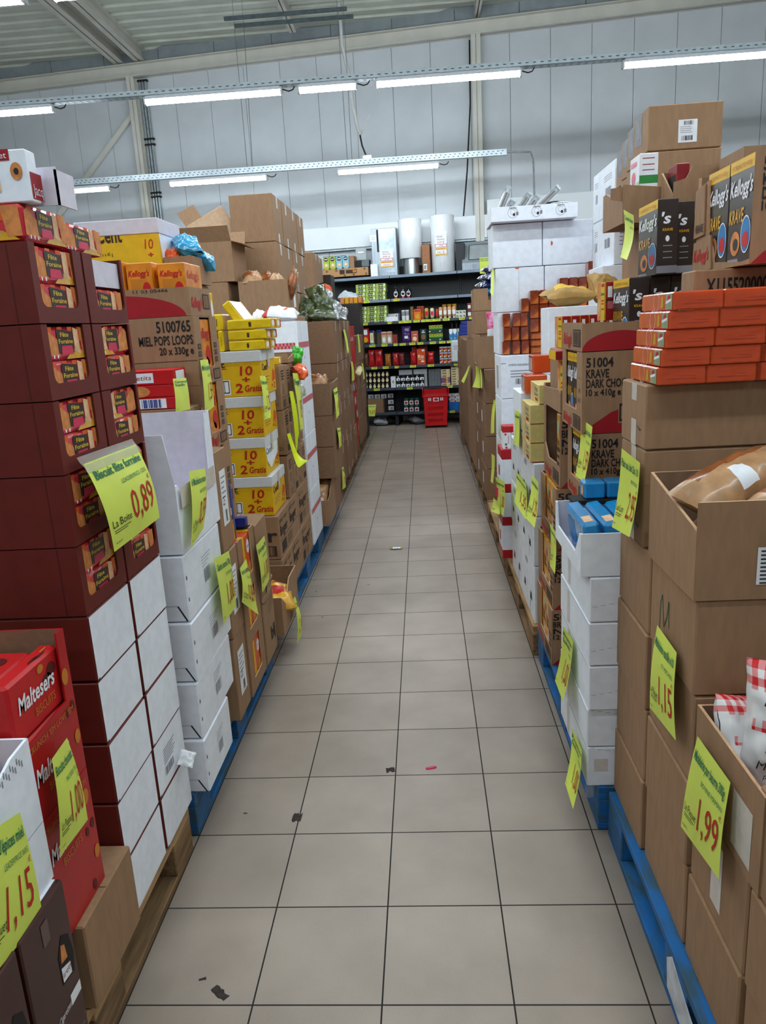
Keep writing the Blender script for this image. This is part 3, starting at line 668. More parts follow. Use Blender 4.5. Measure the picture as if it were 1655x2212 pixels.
sign([(-0.540, 1.173, 0.680), (-0.545, 1.298, 0.677), (-0.520, 1.244, 0.468), (-0.525, 1.120, 0.571)], 'yellow price sign reading 0,89 on the kraft display cases', 'Sprits caramel', 'ST MICHEL', '0,89', 'Le Paquet', .008, curl=.02)
for r, (za, zb) in enumerate(((.1445, .435), (.436, .755))):
    def deco(b, lo, hi):
        fr = face(lo, hi, 'L'); w, h = fr.w, fr.h
        if r == 1: b.rect(fr, w*.4, 0, w*.5, h*.2, INK); b.ring(fr, w*.5, 0, w*.6, .035, .06, INK)
        else:
            for k in range(3): b.shape(fr, [(w*.45, h*(.78-.06*k)), (w*.95, h*(.88-.06*k)), (w*.95, h*(.89-.06*k)), (w*.45, h*(.79-.06*k))], INK)
            b.txt(fr, 'bij', w*.5, h*.25, h*.2, INK, w=w*.4, bold=True)
    carton((-.75, 1.49, za), (-.548, 1.70, zb), 'tall kraft carton past the orange packs, %s of two' % ('lower', 'upper')[r], KR, deco, group='tall kraft cartons on the left')
sign([(-0.535, 1.430, 0.690), (-0.540, 1.611, 0.679), (-0.530, 1.582, 0.494), (-0.530, 1.437, 0.488)], 'yellow price sign reading 1,00 on the tall kraft cartons', 'Sprits orange 200', 'LEADERPRICE', '1,00', 'Le Paquet', .006)
# low open kraft box with yellow bags
lo, hi = (-.80, 1.80, .1445), (-.535, 2.215, .352)
solo(open_box(lo, hi, KR, KRI, .005, {'F': .185, 'L': [(0, 0), (.415, 0), (.415, .207), (.22, .207), (.1, .12), (.0, .185)]}, None), 'open_kraft_box', 'low open kraft box of yellow bags on the left', 'box', ctr(lo, hi))
def ym(a, q): return REDB if .4 < a < .75 and .35 < q < .7 else (KR if q > .85 else PYEL)
bag('snack_bag', 'yellow snack bag leaning upright in the low open kraft box', 'bag', (-.68, 1.92, .30), .16, .22, .08, (1.1, .2, .4), ym, 2)
bag('snack_bag', 'yellow and red snack bag lying in the low open kraft box', 'bag', (-.60, 1.98, .27), .18, .22, .09, (.2, .1, .3), ym, 6)
bag('snack_bag', 'yellow snack bag at the far end of the low open kraft box', 'bag', (-.64, 2.12, .25), .16, .14, .08, (.4, .1, 1.2), ym, 9)
sign([(-0.515, 1.982, 0.253), (-0.520, 2.049, 0.245), (-0.500, 2.035, 0.045), (-0.510, 1.938, 0.040)], 'yellow price sign curling off the low open kraft box', 'Chips', '', '1,49', '', .02, pw=.7)
# honey cereal cartons
MIEL = mat('cereal_pack_orange', 'e58a17', .35, .12, 14, coat=.3)
for r, (za, zb) in enumerate(((.1445, .39), (.391, .63), (.631, .865), (.866, 1.10), (1.101, 1.337), (1.338, 1.572))):
    ya, yb = 1.215, 1.50
    if r < 4: ya = 1.215
    lo, hi = (-1.05, ya, za), (-.935 if r < 3 else -.62, yb-.005, zb)
    if r < 3:
        carton(lo, hi, 'kraft cereal carton at the base of the honey cereal stack, %s up' % ORD[r], KR, None, group='honey cereal cartons'); continue
    t = thing('cereal_carton', 'kraft honey cereal carton with window in its end, %s up in the stack' % ORD[r], 'box', ctr(lo, hi), 'honey cereal cartons')
    w, h = yb-ya, zb-za
    def deco(b, lo, hi):
        f2 = face(lo, hi, 'F'); fr = face(lo, hi, 'L')
        if r == 5:
            b.txt(f2, '5100765', f2.w-.012, h-.05, .036, INK, w=.12, al='r', bold=True); b.txt(f2, 'MIEL POPS LOOPS', f2.w-.008, h-.092, .03, INK, w=.19, al='r', bold=True); b.txt(f2, '20 x 330g e', f2.w-.01, h-.125, .024, INK, w=.12, al='r', bold=True)
            b.rect(f2, 0, h*.36, f2.w, h*.36+.002, INKB)
        for k, s in enumerate(('MIEL', 'POPS', 'LOOPS')):
            for u in (.035, w-.045): b.rect(fr, u-.02, h*(.52-.11*k), u+.02, h*(.60-.11*k), INKB, .0008); b.txt(fr, s, u, h*(.535-.11*k), h*.05, KR, w=.034, al='c', d=.0013)
        b.rect(fr, w*.62, h*.03, w*.95, h*.2, INKB); b.bars(fr, w*.65, h*.05, w*.92, h*.18, KR, 12, 3, .0015); b.txt(fr, "Kellogg's", w*.06, h*.06, h*.13, REDB, w=w*.5, shear=.2, bold=True)
    solo_b = open_box(lo, hi, KR, KRI, .005, {'L': ucut(w, h, .07, w-.075, h*.24, .008)}, deco); solo_b.box((lo[0]+.005, lo[1]+.005, hi[2]-.004), (hi[0]-.005, hi[1]-.005, hi[2]), KR)
    solo_b.build('carton_body', t)
    l2, h2 = (-.75, ya+.012, za+.006), (-.629, yb-.012, zb-.01); b = MB(); b.box(l2, h2, MIEL, .003); fr = face(l2, h2, 'L')
    b.txt(fr, "Kellogg's", fr.w*.2, fr.h*.7, fr.h*.16, REDB, w=fr.w*.6, shear=.2, bold=True); b.ell(fr, fr.w*.6, fr.h*.42, .03, .035, REDB); b.ell(fr, fr.w*.4, fr.h*.3, .06, .025, BISC); b.rect(fr, 0, 0, fr.w, fr.h*.06, DRED)
    b.build('cereal_pack', t)
lo, hi = (-1.05, 1.215, 1.573), (-.625, 1.47, 1.668)
def deco(b, lo, hi):
    fr = face(lo, hi, 'L'); f2 = face(lo, hi, 'F'); w, h = fr.w, fr.h
    b.ell(f2, f2.w*.38, .0005, f2.w*.58, h*.8, DRED, .0008, 24, 0, math.pi); b.txt(f2, '11 03 05446', f2.w*.55, h*.86, .01, INK, w=.12)
    b.rect(fr, w*.6, h*.25, w*.92, h*.8, INKB); b.bars(fr, w*.63, h*.3, w*.89, h*.75, KR, 12, 3, .0015); b.txt(fr, "Kellogg's", w*.06, h*.3, h*.36, REDB, w=w*.5, shear=.2, bold=True)
solo(open_box(lo, hi, KR, KRI, .005, {'B': .06}, deco), 'cereal_tray', 'cut-down kraft cereal tray with red swoosh on the honey cereal stack', 'box', ctr(lo, hi))
for k, (xa, xb) in enumerate(((-.93, -.845), (-.84, -.75), (-.735, -.64))):
    l2, h2 = (xa, 1.225+.01*k, 1.579), (xb, 1.44, 1.762-.006*k); b = MB(); b.box(l2, h2, MIEL, .003); f2 = face(l2, h2, 'F'); fr = face(l2, h2, 'L')
    b.txt(f2, "Kellogg's", f2.w*.08, f2.h*.75, f2.h*.11, REDB, w=f2.w*.8, shear=.2, bold=True)
    if k != 0: b.rect(f2, f2.w*.15, f2.h*.1, f2.w*.8, f2.h*.7, mat('orange_text_block', 'cf7d18', .5, .03))
    b.ell(f2, f2.w*.75, f2.h*.5, f2.w*.16, f2.h*.14, REDB, .0013); b.txt(fr, "Kellogg's", fr.w*.1, fr.h*.7, fr.h*.16, REDB, w=fr.w*.7, shear=.2)
    solo(b, 'cereal_box', '%s orange cereal box standing in the kraft tray at upper left' % ('leftmost', 'middle', 'rightmost')[k], 'cereal box', ctr(l2, h2), 'orange cereal boxes')
sign([(-0.600, 1.172, 1.425), (-0.600, 1.268, 1.423), (-0.585, 1.232, 1.261), (-0.590, 1.128, 1.249)], 'yellow price sign reading 1,59 on the honey cereal cartons', 'Miel pops', 'KELLOGGS', '1,59', '', .006)
# small boxes standing between trays and cereal
lo, hi = (-.98, 1.055, 1.127), (-.62, 1.21, 1.262)
solo(open_box(lo, hi, KR, KRI, .005, {'F': .1, 'L': .12}, None), 'open_kraft_tray', 'open kraft tray holding red and tan biscuit boxes behind white trays', 'box', ctr(lo, hi))
for k, (za, zb, xa, m, l) in enumerate(((1.132, 1.275, -.628, KR, 'kraft coloured biscuit box with orange print in the open tray'), (1.276, 1.315, -.655, REDB, 'lowest red biscuit box above the tan box'), (1.316, 1.355, -.668, REDB, 'middle red biscuit box above the tan box'), (1.356, 1.405, -.663, REDB, 'topmost red biscuit box above the tan box'))):
    l2, h2 = (-.93, 1.065, za), (xa, 1.20, zb); b = MB(); b.box(l2, h2, m, .003); f2 = face(l2, h2, 'F'); fr = face(l2, h2, 'L')
    if k == 0:
        for q in range(3): b.ell(f2, f2.w*(.3+.25*q), f2.h*.55, .045, .04, BISC)
        for q in range(3): b.rect(fr, fr.w*(.15+.2*q), fr.h*.1, fr.w*(.2+.2*q), fr.h*.8, PAPER)
    else:
        b.rect(fr, fr.w*.2, fr.h*.2, fr.w*.85, fr.h*.85, PAPER if k > 1 else PINK)
        if k == 3: b.rect(f2, f2.w*.45, f2.h*.15, f2.w*.75, f2.h*.8, PAPER); b.txt(f2, 'Petits', f2.w*.48, f2.h*.35, f2.h*.3, DRED, w=f2.w*.24, shear=.2)
        if k == 2: b.ell(f2, f2.w*.55, f2.h*.5, .04, .018, BISC)
        if k == 1: b.rect(f2, f2.w*.5, f2.h*.1, f2.w*.85, f2.h*.9, PAPER); b.bars(f2, f2.w*.55, f2.h*.15, f2.w*.8, f2.h*.85, DBLUE, 12, 3, .0015)
    solo(b, 'biscuit_box', l, 'biscuits', ctr(l2, h2), 'small biscuit boxes behind white trays')
sign([(-0.600, 0.869, 1.384), (-0.600, 0.999, 1.378), (-0.590, 0.972, 1.280), (-0.590, 0.831, 1.288)], 'yellow price sign behind the stacked red biscuit boxes', 'Caramel', '', '', '', .004, title2='Vanille')
# yellow case lid up at the back
# ------------------------------------------------------------ LEFT SIDE, middle and far
LIDW = mat('white_corrugated_lid', 'd6d8dc', .65, .05, 60, stretch=(1, 1, 12))
def cent_deco(lid, plain_l=False):
    def deco(b, lo, hi):
        f2 = face(lo, hi, 'F'); fr = face(lo, hi, 'L'); w, h = f2.w, f2.h
        hh = h-lid
        b.txt(f2, '10', w-.075, hh*.62, .042, REDI, w=.062, al='c', bold=True, shear=.12); b.txt(f2, '+', w-.078, hh*.40, .03, REDI, w=.04, al='c', bold=True)
        b.txt(f2, '2', w-.135, hh*.12, .042, REDI, w=.036, bold=True, shear=.12); b.txt(f2, 'Gratis', w-.09, hh*.14, .03, REDI, w=.085, bold=True, shear=.12)
        b.txt(f2, 'it', w-.21, hh-.022, .03, INKB, w=.035, bold=True); b.rect(f2, w-.2, hh-.03, w-.17, hh-.027, INKB)
        b.rect(f2, w-.215, hh*.06, w-.158, hh*.5, PAPER); b.rect(f2, w-.21, hh*.11, w-.163, hh*.48, INK, .001); b.rect(f2, w-.206, hh*.14, w-.167, hh*.45, PAPER, .0013); b.bars(f2, w-.205, hh*.14, w-.18, hh*.45, INK, 5, 2, .0016)
        W_ = fr.w
        b.txt(fr, 'Cent', W_*.06, hh*.72, .03, INKB, w=W_*.35, bold=True)
        for k in range(3): b.rect(fr, W_*.1, hh*(.5-.09*k), W_*(.55-.05*k), hh*(.515-.09*k), INKB)
        b.shape(fr, [(W_*.7, hh*.3), (W_*.95, hh*.35), (W_*.95, hh*.6), (W_*.8, hh*.7)], ORG); b.txt(fr, '+2', W_*.62, hh*.1, .03, REDI, w=W_*.3, shear=.1)
        if plain_l: b.shape(fr, [(W_*.0, hh), (W_*.95, hh), (W_*.9, hh*.5), (W_*.6, hh*.35), (W_*.35, hh*.15), (W_*.1, hh*.5)], WB, .0012)
    return deco
def cent_case(lo, hi, label, lid=.052, plain_l=False):
    t = thing('yellow_biscuit_case', label, 'box', ctr(lo, hi), 'yellow biscuit cases with white lids')
    b = MB(); b.box(lo, (hi[0], hi[1], hi[2]-.002), YEL, .002); cent_deco(lid, plain_l)(b, lo, hi); b.build('case_body', t)
    b = MB(); b.box((lo[0]-.004, lo[1]-.004, hi[2]-lid), (hi[0]+.004, hi[1]+.004, hi[2]), LIDW, .002)
    fr = face((lo[0], lo[1]-.004, hi[2]-lid), (hi[0]+.004, hi[1]+.004, hi[2]), 'L'); b.rect(fr, fr.w*.42, -.035, fr.w*.55, lid, TAPE2, .0014); b.build('lid', t)
    return t
ZY = [.604, .806, 1.004, 1.206, 1.424]
for r in range(4):
    cent_case((-.93, 2.262, ZY[r]), ((-.628, -.646, -.64, -.628)[r], 2.60, ZY[r+1]-.002), 'yellow ten plus two biscuit case with white lid, %s up in the stack' % ORD[r], plain_l=(r == 1))
# loose yellow packs on top
YW = mat('yellow_wrapper', 'e4c21a', .3, .06, 26, coat=.4, bump=.3)
def ypack(lo, hi, label, T=None, endp=True):
    b = MB(); b.T = T; b.box(lo, hi, YW, .006); fr = face(lo, hi, 'L'); w, h = fr.w, fr.h
    if endp:
        for k in range(2):
            b.rect(fr, w*(.04+.5*k), h*.05, w*(.46+.5*k), h*.95, YEL); b.ell(fr, w*(.22+.5*k), h*.5, w*.12, h*.3, PAPER, .0013); b.rect(fr, w*(.38+.5*k), h*.1, w*(.46+.5*k), h*.9, REDB, .0011)
    f2 = face(lo, hi, 'F'); b.rect(f2, f2.w*.5, f2.h*.25, f2.w*.56, f2.h*.7, INKB)
    return solo(b, 'yellow_biscuit_pack', label, 'biscuits', ctr(lo, hi) if T is None else tuple(T @ Vector(ctr(lo, hi))), 'yellow wrapped biscuit packs')
for r, (za, x) in enumerate(((1.4245, -.60), (1.473, -.59), (1.522, -.565))):
    ypack((-.775, 2.27, za), (x, 2.55, za+.047), 'yellow wrapped biscuit pack lying flat, %s of three above yellow cases' % ('bottom', 'middle', 'top')[r])
for k, x in enumerate((-.845, -.815)):
    ypack((x-.012, 2.28, 1.4245), (x+.014, 2.55, 1.522), 'yellow wrapped biscuit pack standing on edge, %s of two above yellow cases' % ('left', 'right')[k], endp=False)
ypack((-.86, 2.29, 1.523), (-.80, 2.55, 1.60), 'yellow wrapped biscuit pack lying over the two standing packs', endp=False)
T = Matrix.Translation((-.745, 2.30, 1.585)) @ Matrix.Rotation(math.radians(55), 4, 'Y')
b = MB(); b.T = T; b.box((-.075, 0, -.014), (.075, .25, .03), YW, .006); f3 = Fr((-.075, 0, .03), (1, 0, 0), (0, 1, 0), (0, 0, 1), .15, .25); b.rect(f3, .01, .0, .14, .24, mat('pink_pale_print', 'e9cdb8', .3, .12, 30)); b.ell(f3, .05, .06, .02, .03, PAPER, .0013)
solo(b, 'yellow_biscuit_pack', 'yellow biscuit pack leaning at a slant on top of the yellow packs', 'biscuits', (-.745, 2.4, 1.585), 'yellow wrapped biscuit packs')
sign([(-0.622, 2.189, 1.305), (-0.622, 2.315, 1.296), (-0.585, 2.178, 1.107), (-0.610, 2.144, 1.099)], 'yellow price sign hanging on the yellow biscuit cases', 'Petit cent', 'STMICHEL', '1,25', 'Lot', .01)
# upper left: big yellow case, kraft support column, bags
carton((-1.12, 1.53, .1445), (-.765, 1.82, .72), 'big kraft carton hidden under the yellow case at upper left', KR)
carton((-1.12, 1.53, .721), (-.765, 1.82, 1.28), 'kraft carton between two others below the big yellow case', KR)
carton((-1.12, 1.655, 1.281), (-.715, 1.82, 1.70), 'kraft carton directly under the big yellow case at upper left', KR)
lo, hi = (-1.115, 1.54, 1.701), (-.815, 1.80, 1.938)
t = thing('yellow_biscuit_case', 'big yellow biscuit case with white lid at upper left above the cereal boxes', 'box', ctr(lo, hi))
b = MB(); b.box(lo, hi, YEL, .002); f2 = face(lo, hi, 'F'); fr = face(lo, hi, 'L'); w, h = f2.w, f2.h
b.txt(f2, 'Cent', .062, h*.68, .055, INKB, w=.1, bold=True); b.txt(f2, '10', w-.055, h*.55, .035, REDI, w=.032, shear=.1); b.txt(f2, '+', w-.045, h*.42, .02, REDI, w=.02, bold=True)
b.txt(f2, 'x (10+2) x e 45 g', .03, h*.48, .012, INKB, w=.09); b.shape(f2, [(.012, h*.68), (.045, h*.68), (.045, h*.85), (.015, h*.86)], ORG)
b.shape(fr, [(.0, h), (.25, h), (.25, h*.3), (.15, h*.1), (.03, h*.25)], WB, .001); b.build('case_body', t)
b = MB(); b.box((lo[0]-.015, lo[1]-.004, hi[2]-.052), (hi[0]+.004, hi[1]+.004, hi[2]+.002), WBI, .002); b.build('lid', t)
lo, hi = (-.81, 1.56, 1.7015), (-.70, 1.80, 1.80)
solo(open_box(lo, hi, KR, KRI, .004), 'small_kraft_tray', 'small open kraft tray right of the big yellow case', 'box', ctr(lo, hi))
SBL = mat('turquoise_bag', '2f9fd0', .2, .12, 20, coat=.6, bump=.2)
CLR = mat('pale_clear_bag', 'c9cdb4', .15, .15, 24, coat=.6, alpha=.75)
bag('snack_bag', 'shiny turquoise snack bag on top of the small kraft tray', 'bag', (-.745, 1.66, 1.845), .11, .15, .07, (.3, .2, .5), SBL, 3, .4)
bag('snack_bag', 'turquoise and blue snack bag slumped over the kraft tray edge', 'bag', (-.715, 1.75, 1.80), .08, .12, .06, (.5, .7, 1.2), lambda a, q: DBLUE if q > .8 else SBL, 8, .4)
bag('snack_bag', 'clear bag of pale sweets below the turquoise bags', 'bag', (-.75, 1.60, 1.765), .10, .1, .06, (.9, .1, .3), CLR, 11, .4)
bag('snack_bag', 'orange snack bag beside the turquoise bags at upper left', 'bag', (-.785, 1.60, 1.80), .06, .08, .04, (.9, -.2, .3), ORG, 12, .4)
carton((-.76, 1.506, .757), (-.655, 1.65, 1.12), 'narrow kraft carton just behind the honey cereal stack, lower', KR)
carton((-.76, 1.506, 1.121), (-.655, 1.65, 1.49), 'narrow kraft carton just behind the honey cereal stack, upper', KR)
for k, (x, y, z0, z1) in enumerate(((-.66, 1.51, 1.4915, 1.66), (-.70, 1.59, 1.4915, 1.62))):
    lo, hi = (x-.07, y, z0), (x+.02, y+.055, z1)
    b = MB(); b.box(lo, hi, YEL, .003); fr = face(lo, hi, 'L'); f2 = face(lo, hi, 'F'); b.ell(fr, fr.w*.5, fr.h*.65, fr.w*.25, fr.h*.2, PAPER); b.ell(f2, f2.w*.5, f2.h*.7, f2.w*.2, f2.h*.14, PAPER); b.rect(f2, f2.w*.75, .0, f2.w, f2.h, REDB); b.ring(f2, f2.w*.4, f2.h*.25, f2.w*.25, f2.h*.15, .3, REDB)
    solo(b, 'biscuit_box', ('yellow and red biscuit box standing beside the honey cereal stack', 'yellow biscuit box standing behind the yellow and red box')[k], 'biscuits', ctr(lo, hi))
# blue tube of biscuits standing on the kraft display cases
PRB = mat('blue_tube_wrap', '20357f', .3, .08, 20, coat=.4)
for k, (x, y) in enumerate(((-.60, 1.27), (-.635, 1.38))):
    t = thing('biscuit_tube', ('blue biscuit tube with picture standing on the kraft display cases', 'blue biscuit tube half hidden behind the first tube')[k], 'biscuits', (x, y, .7655), 'blue biscuit tubes')
    b = MB(); b.lathe((x, y, .7655), [(.034, 0), (.034, .185), (.030, .195)], PRB, 18); b.build('tube_body', t)
    b = MB(); b.lathe((x, y, .7655), [(.03, .195), (.032, .197), (.018, .215), (.02, .222)], PRB, 18); b.build('twisted_end', t)
    fr = Fr((x-.024, y-.026, .7655), (.94, -.34, 0), (0, 0, 1), (.34, -.94, 0), .05, .19)
    b = MB()
    def cyl(a, q, e, x=x, y=y):
        an = -1.2+(a-.5)*1.7; return Vector((x+(.0345+e)*math.cos(an), y+(.0345+e)*math.sin(an), .7655+q*.185))
    b.grid(lambda a, q: cyl(a, .0+q*.42, .0003), 8, 3, BISC); b.grid(lambda a, q: cyl(.45+a*.5, .02+q*.3, .0008), 6, 3, PYEL); b.grid(lambda a, q: cyl(.1+.3*a, .25+q*.2, .001), 5, 3, REDB)
    b.txt(None, 'PRIN', .1, .52, .14, PAPER, w=.8, bold=True, fn=cyl, d=.0009); b.build('printed_picture', t)
b = MB(); b.box((-.66, 1.44, .7655), (-.57, 1.474, .80), DBLUE); solo(b, 'blue_tray', 'dark blue cardboard tray edge beside the blue tubes', 'box', (-.6, 1.45, .7655))
# finger biscuit cartons
def fing(b, lo, hi):
    fr = face(lo, hi, 'L'); f2 = face(lo, hi, 'F'); w, h = fr.w, fr.h
    for u in ((.04, .52) if w > .5 else (.1,)):
        b.txt(fr, 'finger', w*u, h*.5, h*.22, INKB, w=w*.36 if w > .5 else w*.7, bold=True); b.txt(fr, 'goût', w*u, h*.8, h*.12, INKB, w=w*.14); b.txt(fr, 'nature', w*(u+.2), h*.8, h*.09, INKB, w=w*.14)
    b.rect(fr, w*.02, h*.40, w*.98, h*.415, INKB); b.rect(fr, w*.08, h*.08, w*.3, h*.34, INKB); b.rect(fr, w*.36, h*.1, w*.6, h*.32, mat('kraft_print_soft', '7d5f45', .7, 0))
    b.txt(f2, 'finger', f2.w*.98, h*.42, h*.3, INKB, w=f2.w*.8, al='r', bold=True)
    b.rect(f2, f2.w*.72, h*.08, f2.w*.95, h*.32, INKB); b.bars(f2, f2.w*.74, h*.1, f2.w*.93, h*.3, KR, 12, 1, .0013)
for c, (ya, yb) in enumerate(((2.245, 2.83), (2.835, 3.25))):
    for r, (za, zb) in enumerate(((.1445, .372), (.373, .602))):
        carton((-1.0, ya, za), (-.607-.003*r, yb, zb), '%s %s kraft carton printed with dark finger lettering' % (('nearer', 'farther')[c], ('lower', 'upper')[r]), KR, fing, group='finger biscuit cartons')
SOFT = mat('kraft_print_soft', '7d5f45', .7, 0)
for r in range(3):
    za, zb = .6035+.243*r, .6035+.243*(r+1)-.002
    for c in range(4):
        ya = 2.64+.15*c; lo, hi = (-.90, ya, za), (-.612+.004*((c+r) % 2), ya+.147, zb-.006*((c*7+r) % 3 == 0))
        def deco(b, lo, hi):
            fr = face(lo, hi, 'L'); w, h = fr.w, fr.h
            b.rect(fr, 0, h*.28, w, h*.29, INKB); b.rect(fr, w*.2, h*.06, w*.8, h*.22, INKB if (r+c) % 2 else SOFT)
            for k in range(4): b.rect(fr, w*.2, h*(.84-.06*k), w*(.8-.1*(k % 2)), h*(.875-.06*k), INKB)
            b.rect(fr, w*.3, h*.34, w*.7, h*.58, SOFT)
            f2 = face(lo, hi, 'F'); b.txt(f2, '2021', f2.w-.07, h*.1, .02, INKB, w=.05)
        carton(lo, hi, 'small printed kraft carton, %s row up, %s from the near end, above finger cartons' % (ORD[r], ('first', 'second', 'third', 'fourth')[c]), KR, deco, group='small printed kraft cartons')
b = MB(); lo, hi = (-.70, 2.66, 1.331), (-.62, 2.76, 1.37); b.box(lo, hi, YEL, .003); b.ell(face(lo, hi, 'L'), .05, .02, .02, .012, PAPER); solo(b, 'yellow_biscuit_pack', 'single yellow pack lying on the small printed kraft cartons', 'biscuits', ctr(lo, hi))
lo, hi = (-.82, 2.86, 1.331), (-.60, 3.22, 1.38); solo(open_box(lo, hi, KR, KRI, .004, {'F': .05, 'L': [(0, 0), (.36, 0), (.36, .03), (.2, .045), (0, .02)]}), 'kraft_tray', 'low kraft tray of bags above the small printed kraft cartons', 'box', ctr(lo, hi))
LEAF = mat('bright_green_bag', '3fb52e', .2, .15, 20, coat=.6)
bag('green_bag', 'bright green crumpled bag sticking up beside the gingham trays', 'bag', (-.585, 3.10, 1.36), .07, .11, .05, (1.2, .3, .5), LEAF, 5, .6)
bag('orange_bag', 'orange bag hanging over the small kraft cartons', 'bag', (-.56, 3.00, 1.27), .10, .16, .07, (.1, .9, .1), lambda a, q: PAPER if .4 < a < .65 and .3 < q < .55 else ORG, 6, .4)
bag('clear_bag', 'clear plastic bag hanging below the orange bag', 'bag', (-.565, 3.02, 1.16), .08, .12, .04, (.1, 1.3, .1), CLR, 7, .4)
sign([(-0.570, 2.799, 1.276), (-0.560, 2.941, 1.266), (-0.550, 2.886, 0.957), (-0.565, 2.873, 0.946)], 'yellow price sign next to the gingham trays, right of two', 'Finger', '', '0,99', '', .006)
sign([(-0.575, 2.679, 1.188), (-0.570, 2.766, 1.180), (-0.550, 2.732, 0.952), (-0.565, 2.668, 0.834)], 'bright yellow price sign edge next to the gingham trays, left of two', '', '', '', '', .01, back=YSIGN2)
def folded_sign():
    b = MB(); p = [(-0.585, 2.557, 0.972), (-0.585, 2.655, 0.965), (-0.550, 2.596, 0.871), (-0.565, 2.583, 0.849), (-0.480, 2.543, 0.829), (-0.500, 2.354, 0.826)]
    P = [Vector(x) for x in p]
    b.grid(lambda a, q: (P[0]*(1-a)+P[1]*a)*(1-q)+(P[3]*(1-a)+P[2]*a)*q, 3, 5, YSIGN2)
    b.grid(lambda a, q: (P[3]*(1-a)+P[2]*a)*(1-q)+(P[5]*(1-a)+P[4]*a)*q+Vector((0, 0, -.015*math.sin(math.pi*q))), 4, 6, YSIGN2)
    bmv = solo(b, 'price_sign', 'yellow price sign curling far out into the aisle by finger cartons', 'sign', P[0], 'yellow price signs')
folded_sign()
# gingham trays
RCHK = mat('red_gingham', 'c23a44', .5, .03, 30); RCHK2 = mat('red_gingham_light', 'd98d93', .5, .03, 30)
def gband(b, fr, v, h, u0=0):
    n = int(fr.w/.022)+1
    for k in range(n):
        u = u0+k*.022
        if u+.022 > fr.w: break
        b.rect(fr, u, v, u+.011, v+h/2, RCHK); b.rect(fr, u+.011, v+h/2, u+.022, v+h, RCHK); b.rect(fr, u+.011, v, u+.022, v+h/2, RCHK2); b.rect(fr, u, v+h/2, u+.011, v+h, RCHK2)
for r, (za, zb) in enumerate(((.1445, .50), (.501, .855), (.856, 1.205), (1.206, 1.56))):
    lo, hi = (-.95, 3.268, za), (-.600, 3.70, zb)
    def deco(b, lo, hi):
        for f in 'FL': fr = face(lo, hi, f); gband(b, fr, .19 if r == 3 else .20, .036)
        fr = face(lo, hi, 'L'); b.rect(fr, .12, .0, .123, fr.h, GREYP, .0006); b.rect(fr, .2, .12, .21, .135, INK)
    m = open_box(lo, hi, WB, WBI, .005, {}, deco) if r == 3 else carton_mb(lo, hi, WB, deco)
    solo(m, 'gingham_tray', 'white tray with red gingham band, %s of four stacked on the left' % ORD[r], 'box', ctr(lo, hi), 'white gingham banded trays')
GW = mat('white_paper_bag', 'eceaea', .35, .04, 20, coat=.3)
bag('cake_bag', 'white cake bag with orange patch lying on the gingham trays', 'bag', (-.72, 3.42, 1.60), .22, .2, .10, (.1, .1, .1), lambda a, q: RCHK if a < .15 else (ORG if .6 < a < .72 and .3 < q < .6 else GW), 3, .3)
bag('cake_bag', 'white cake bag behind the yellow packs on the gingham trays', 'bag', (-.86, 3.45, 1.59), .10, .2, .09, (.1, .1, .1), GW, 4, .3)
# kraft cartons behind the yellow packs
for r in range(4):
    za = .1445+.364*r; carton((-1.12, 3.79, za), (-.69, 4.22, za+.362), 'kraft carton under the open bread box on the left, %s up' % ORD[r], KR, group='kraft cartons under the bread box')
for r in range(5):
    za = .1445+.34*r; carton((-1.60, 3.79, za), (-1.128, 4.22, za+.338), 'kraft carton of the second pile behind the yellow case, %s up' % ORD[r], KR, group='kraft cartons of the second pile')
lo, hi = (-1.06, 3.80, 1.602), (-.728, 4.18, 1.84)
solo(open_box(lo, hi, KR, KRI, .006, {}, lambda b, lo, hi: b.rect(face(lo, hi, 'L'), .2, .06, .29, .16, PAPER)), 'open_bread_box', 'open kraft box of brown bread bags above the gingham trays', 'box', ctr(lo, hi))
BREAD = mat('brown_bread_bag', 'b98d62', .35, .15, 22, coat=.35)
BRC = mat('bread_seen_through', '9a5a30', .25, .2, 16, coat=.6)
def brm(a, q): return BRC if a < .5 and .2 < q < .8 else BREAD
bag('bread_bag', 'brown bread bag at the left of the open bread box', 'bread', (-.98, 3.9, 1.85), .14, .2, .10, (.3, .2, .3), brm, 1, .4)
bag('bread_bag', 'brown bread bag in the middle of the open bread box', 'bread', (-.86, 3.95, 1.84), .16, .2, .10, (.2, .1, .9), brm, 2, .4)
bag('bread_bag', 'clear ended bread bag hanging over the front edge of the bread box', 'bread', (-.715, 3.9, 1.80), .07, .15, .20, (.2, .3, .1), lambda a, q: BRC if q < .5 else CLR, 4, .4)
# big opened kraft cartons at the back left
lo, hi = (-1.52, 3.80, 1.8455), (-1.08, 4.20, 2.10)
def flapbox(lo, hi, label):
    t = thing('flapped_carton', label, 'box', ctr(lo, hi)); b = open_box(lo, hi, KR, KRI, .005); b.build('carton_body', t)
    for i, (p, d, n, L) in enumerate((((lo[0], lo[1], hi[2]), (hi[0]-lo[0], 0, 0), (0, -.06, .09), 0), ((hi[0], lo[1], hi[2]), (0, hi[1]-lo[1], 0), (.07, 0, -.02), 0), ((lo[0], hi[1], hi[2]), (hi[0]-lo[0], 0, 0), (0, .06, .11), 0))):
        p, d, n = Vector(p), Vector(d), Vector(n); b = MB(); e = n.cross(d).normalized()*.004
        b.add([p, p+d, p+d+n, p+n, p+e, p+d+e, p+d+n+e, p+n+e], [(0, 1, 2, 3), (7, 6, 5, 4), (0, 4, 5, 1), (1, 5, 6, 2), (2, 6, 7, 3), (3, 7, 4, 0)], KR); b.build('flap', t)
    return t
flapbox(lo, hi, 'large kraft carton with raised flaps behind the yellow case')
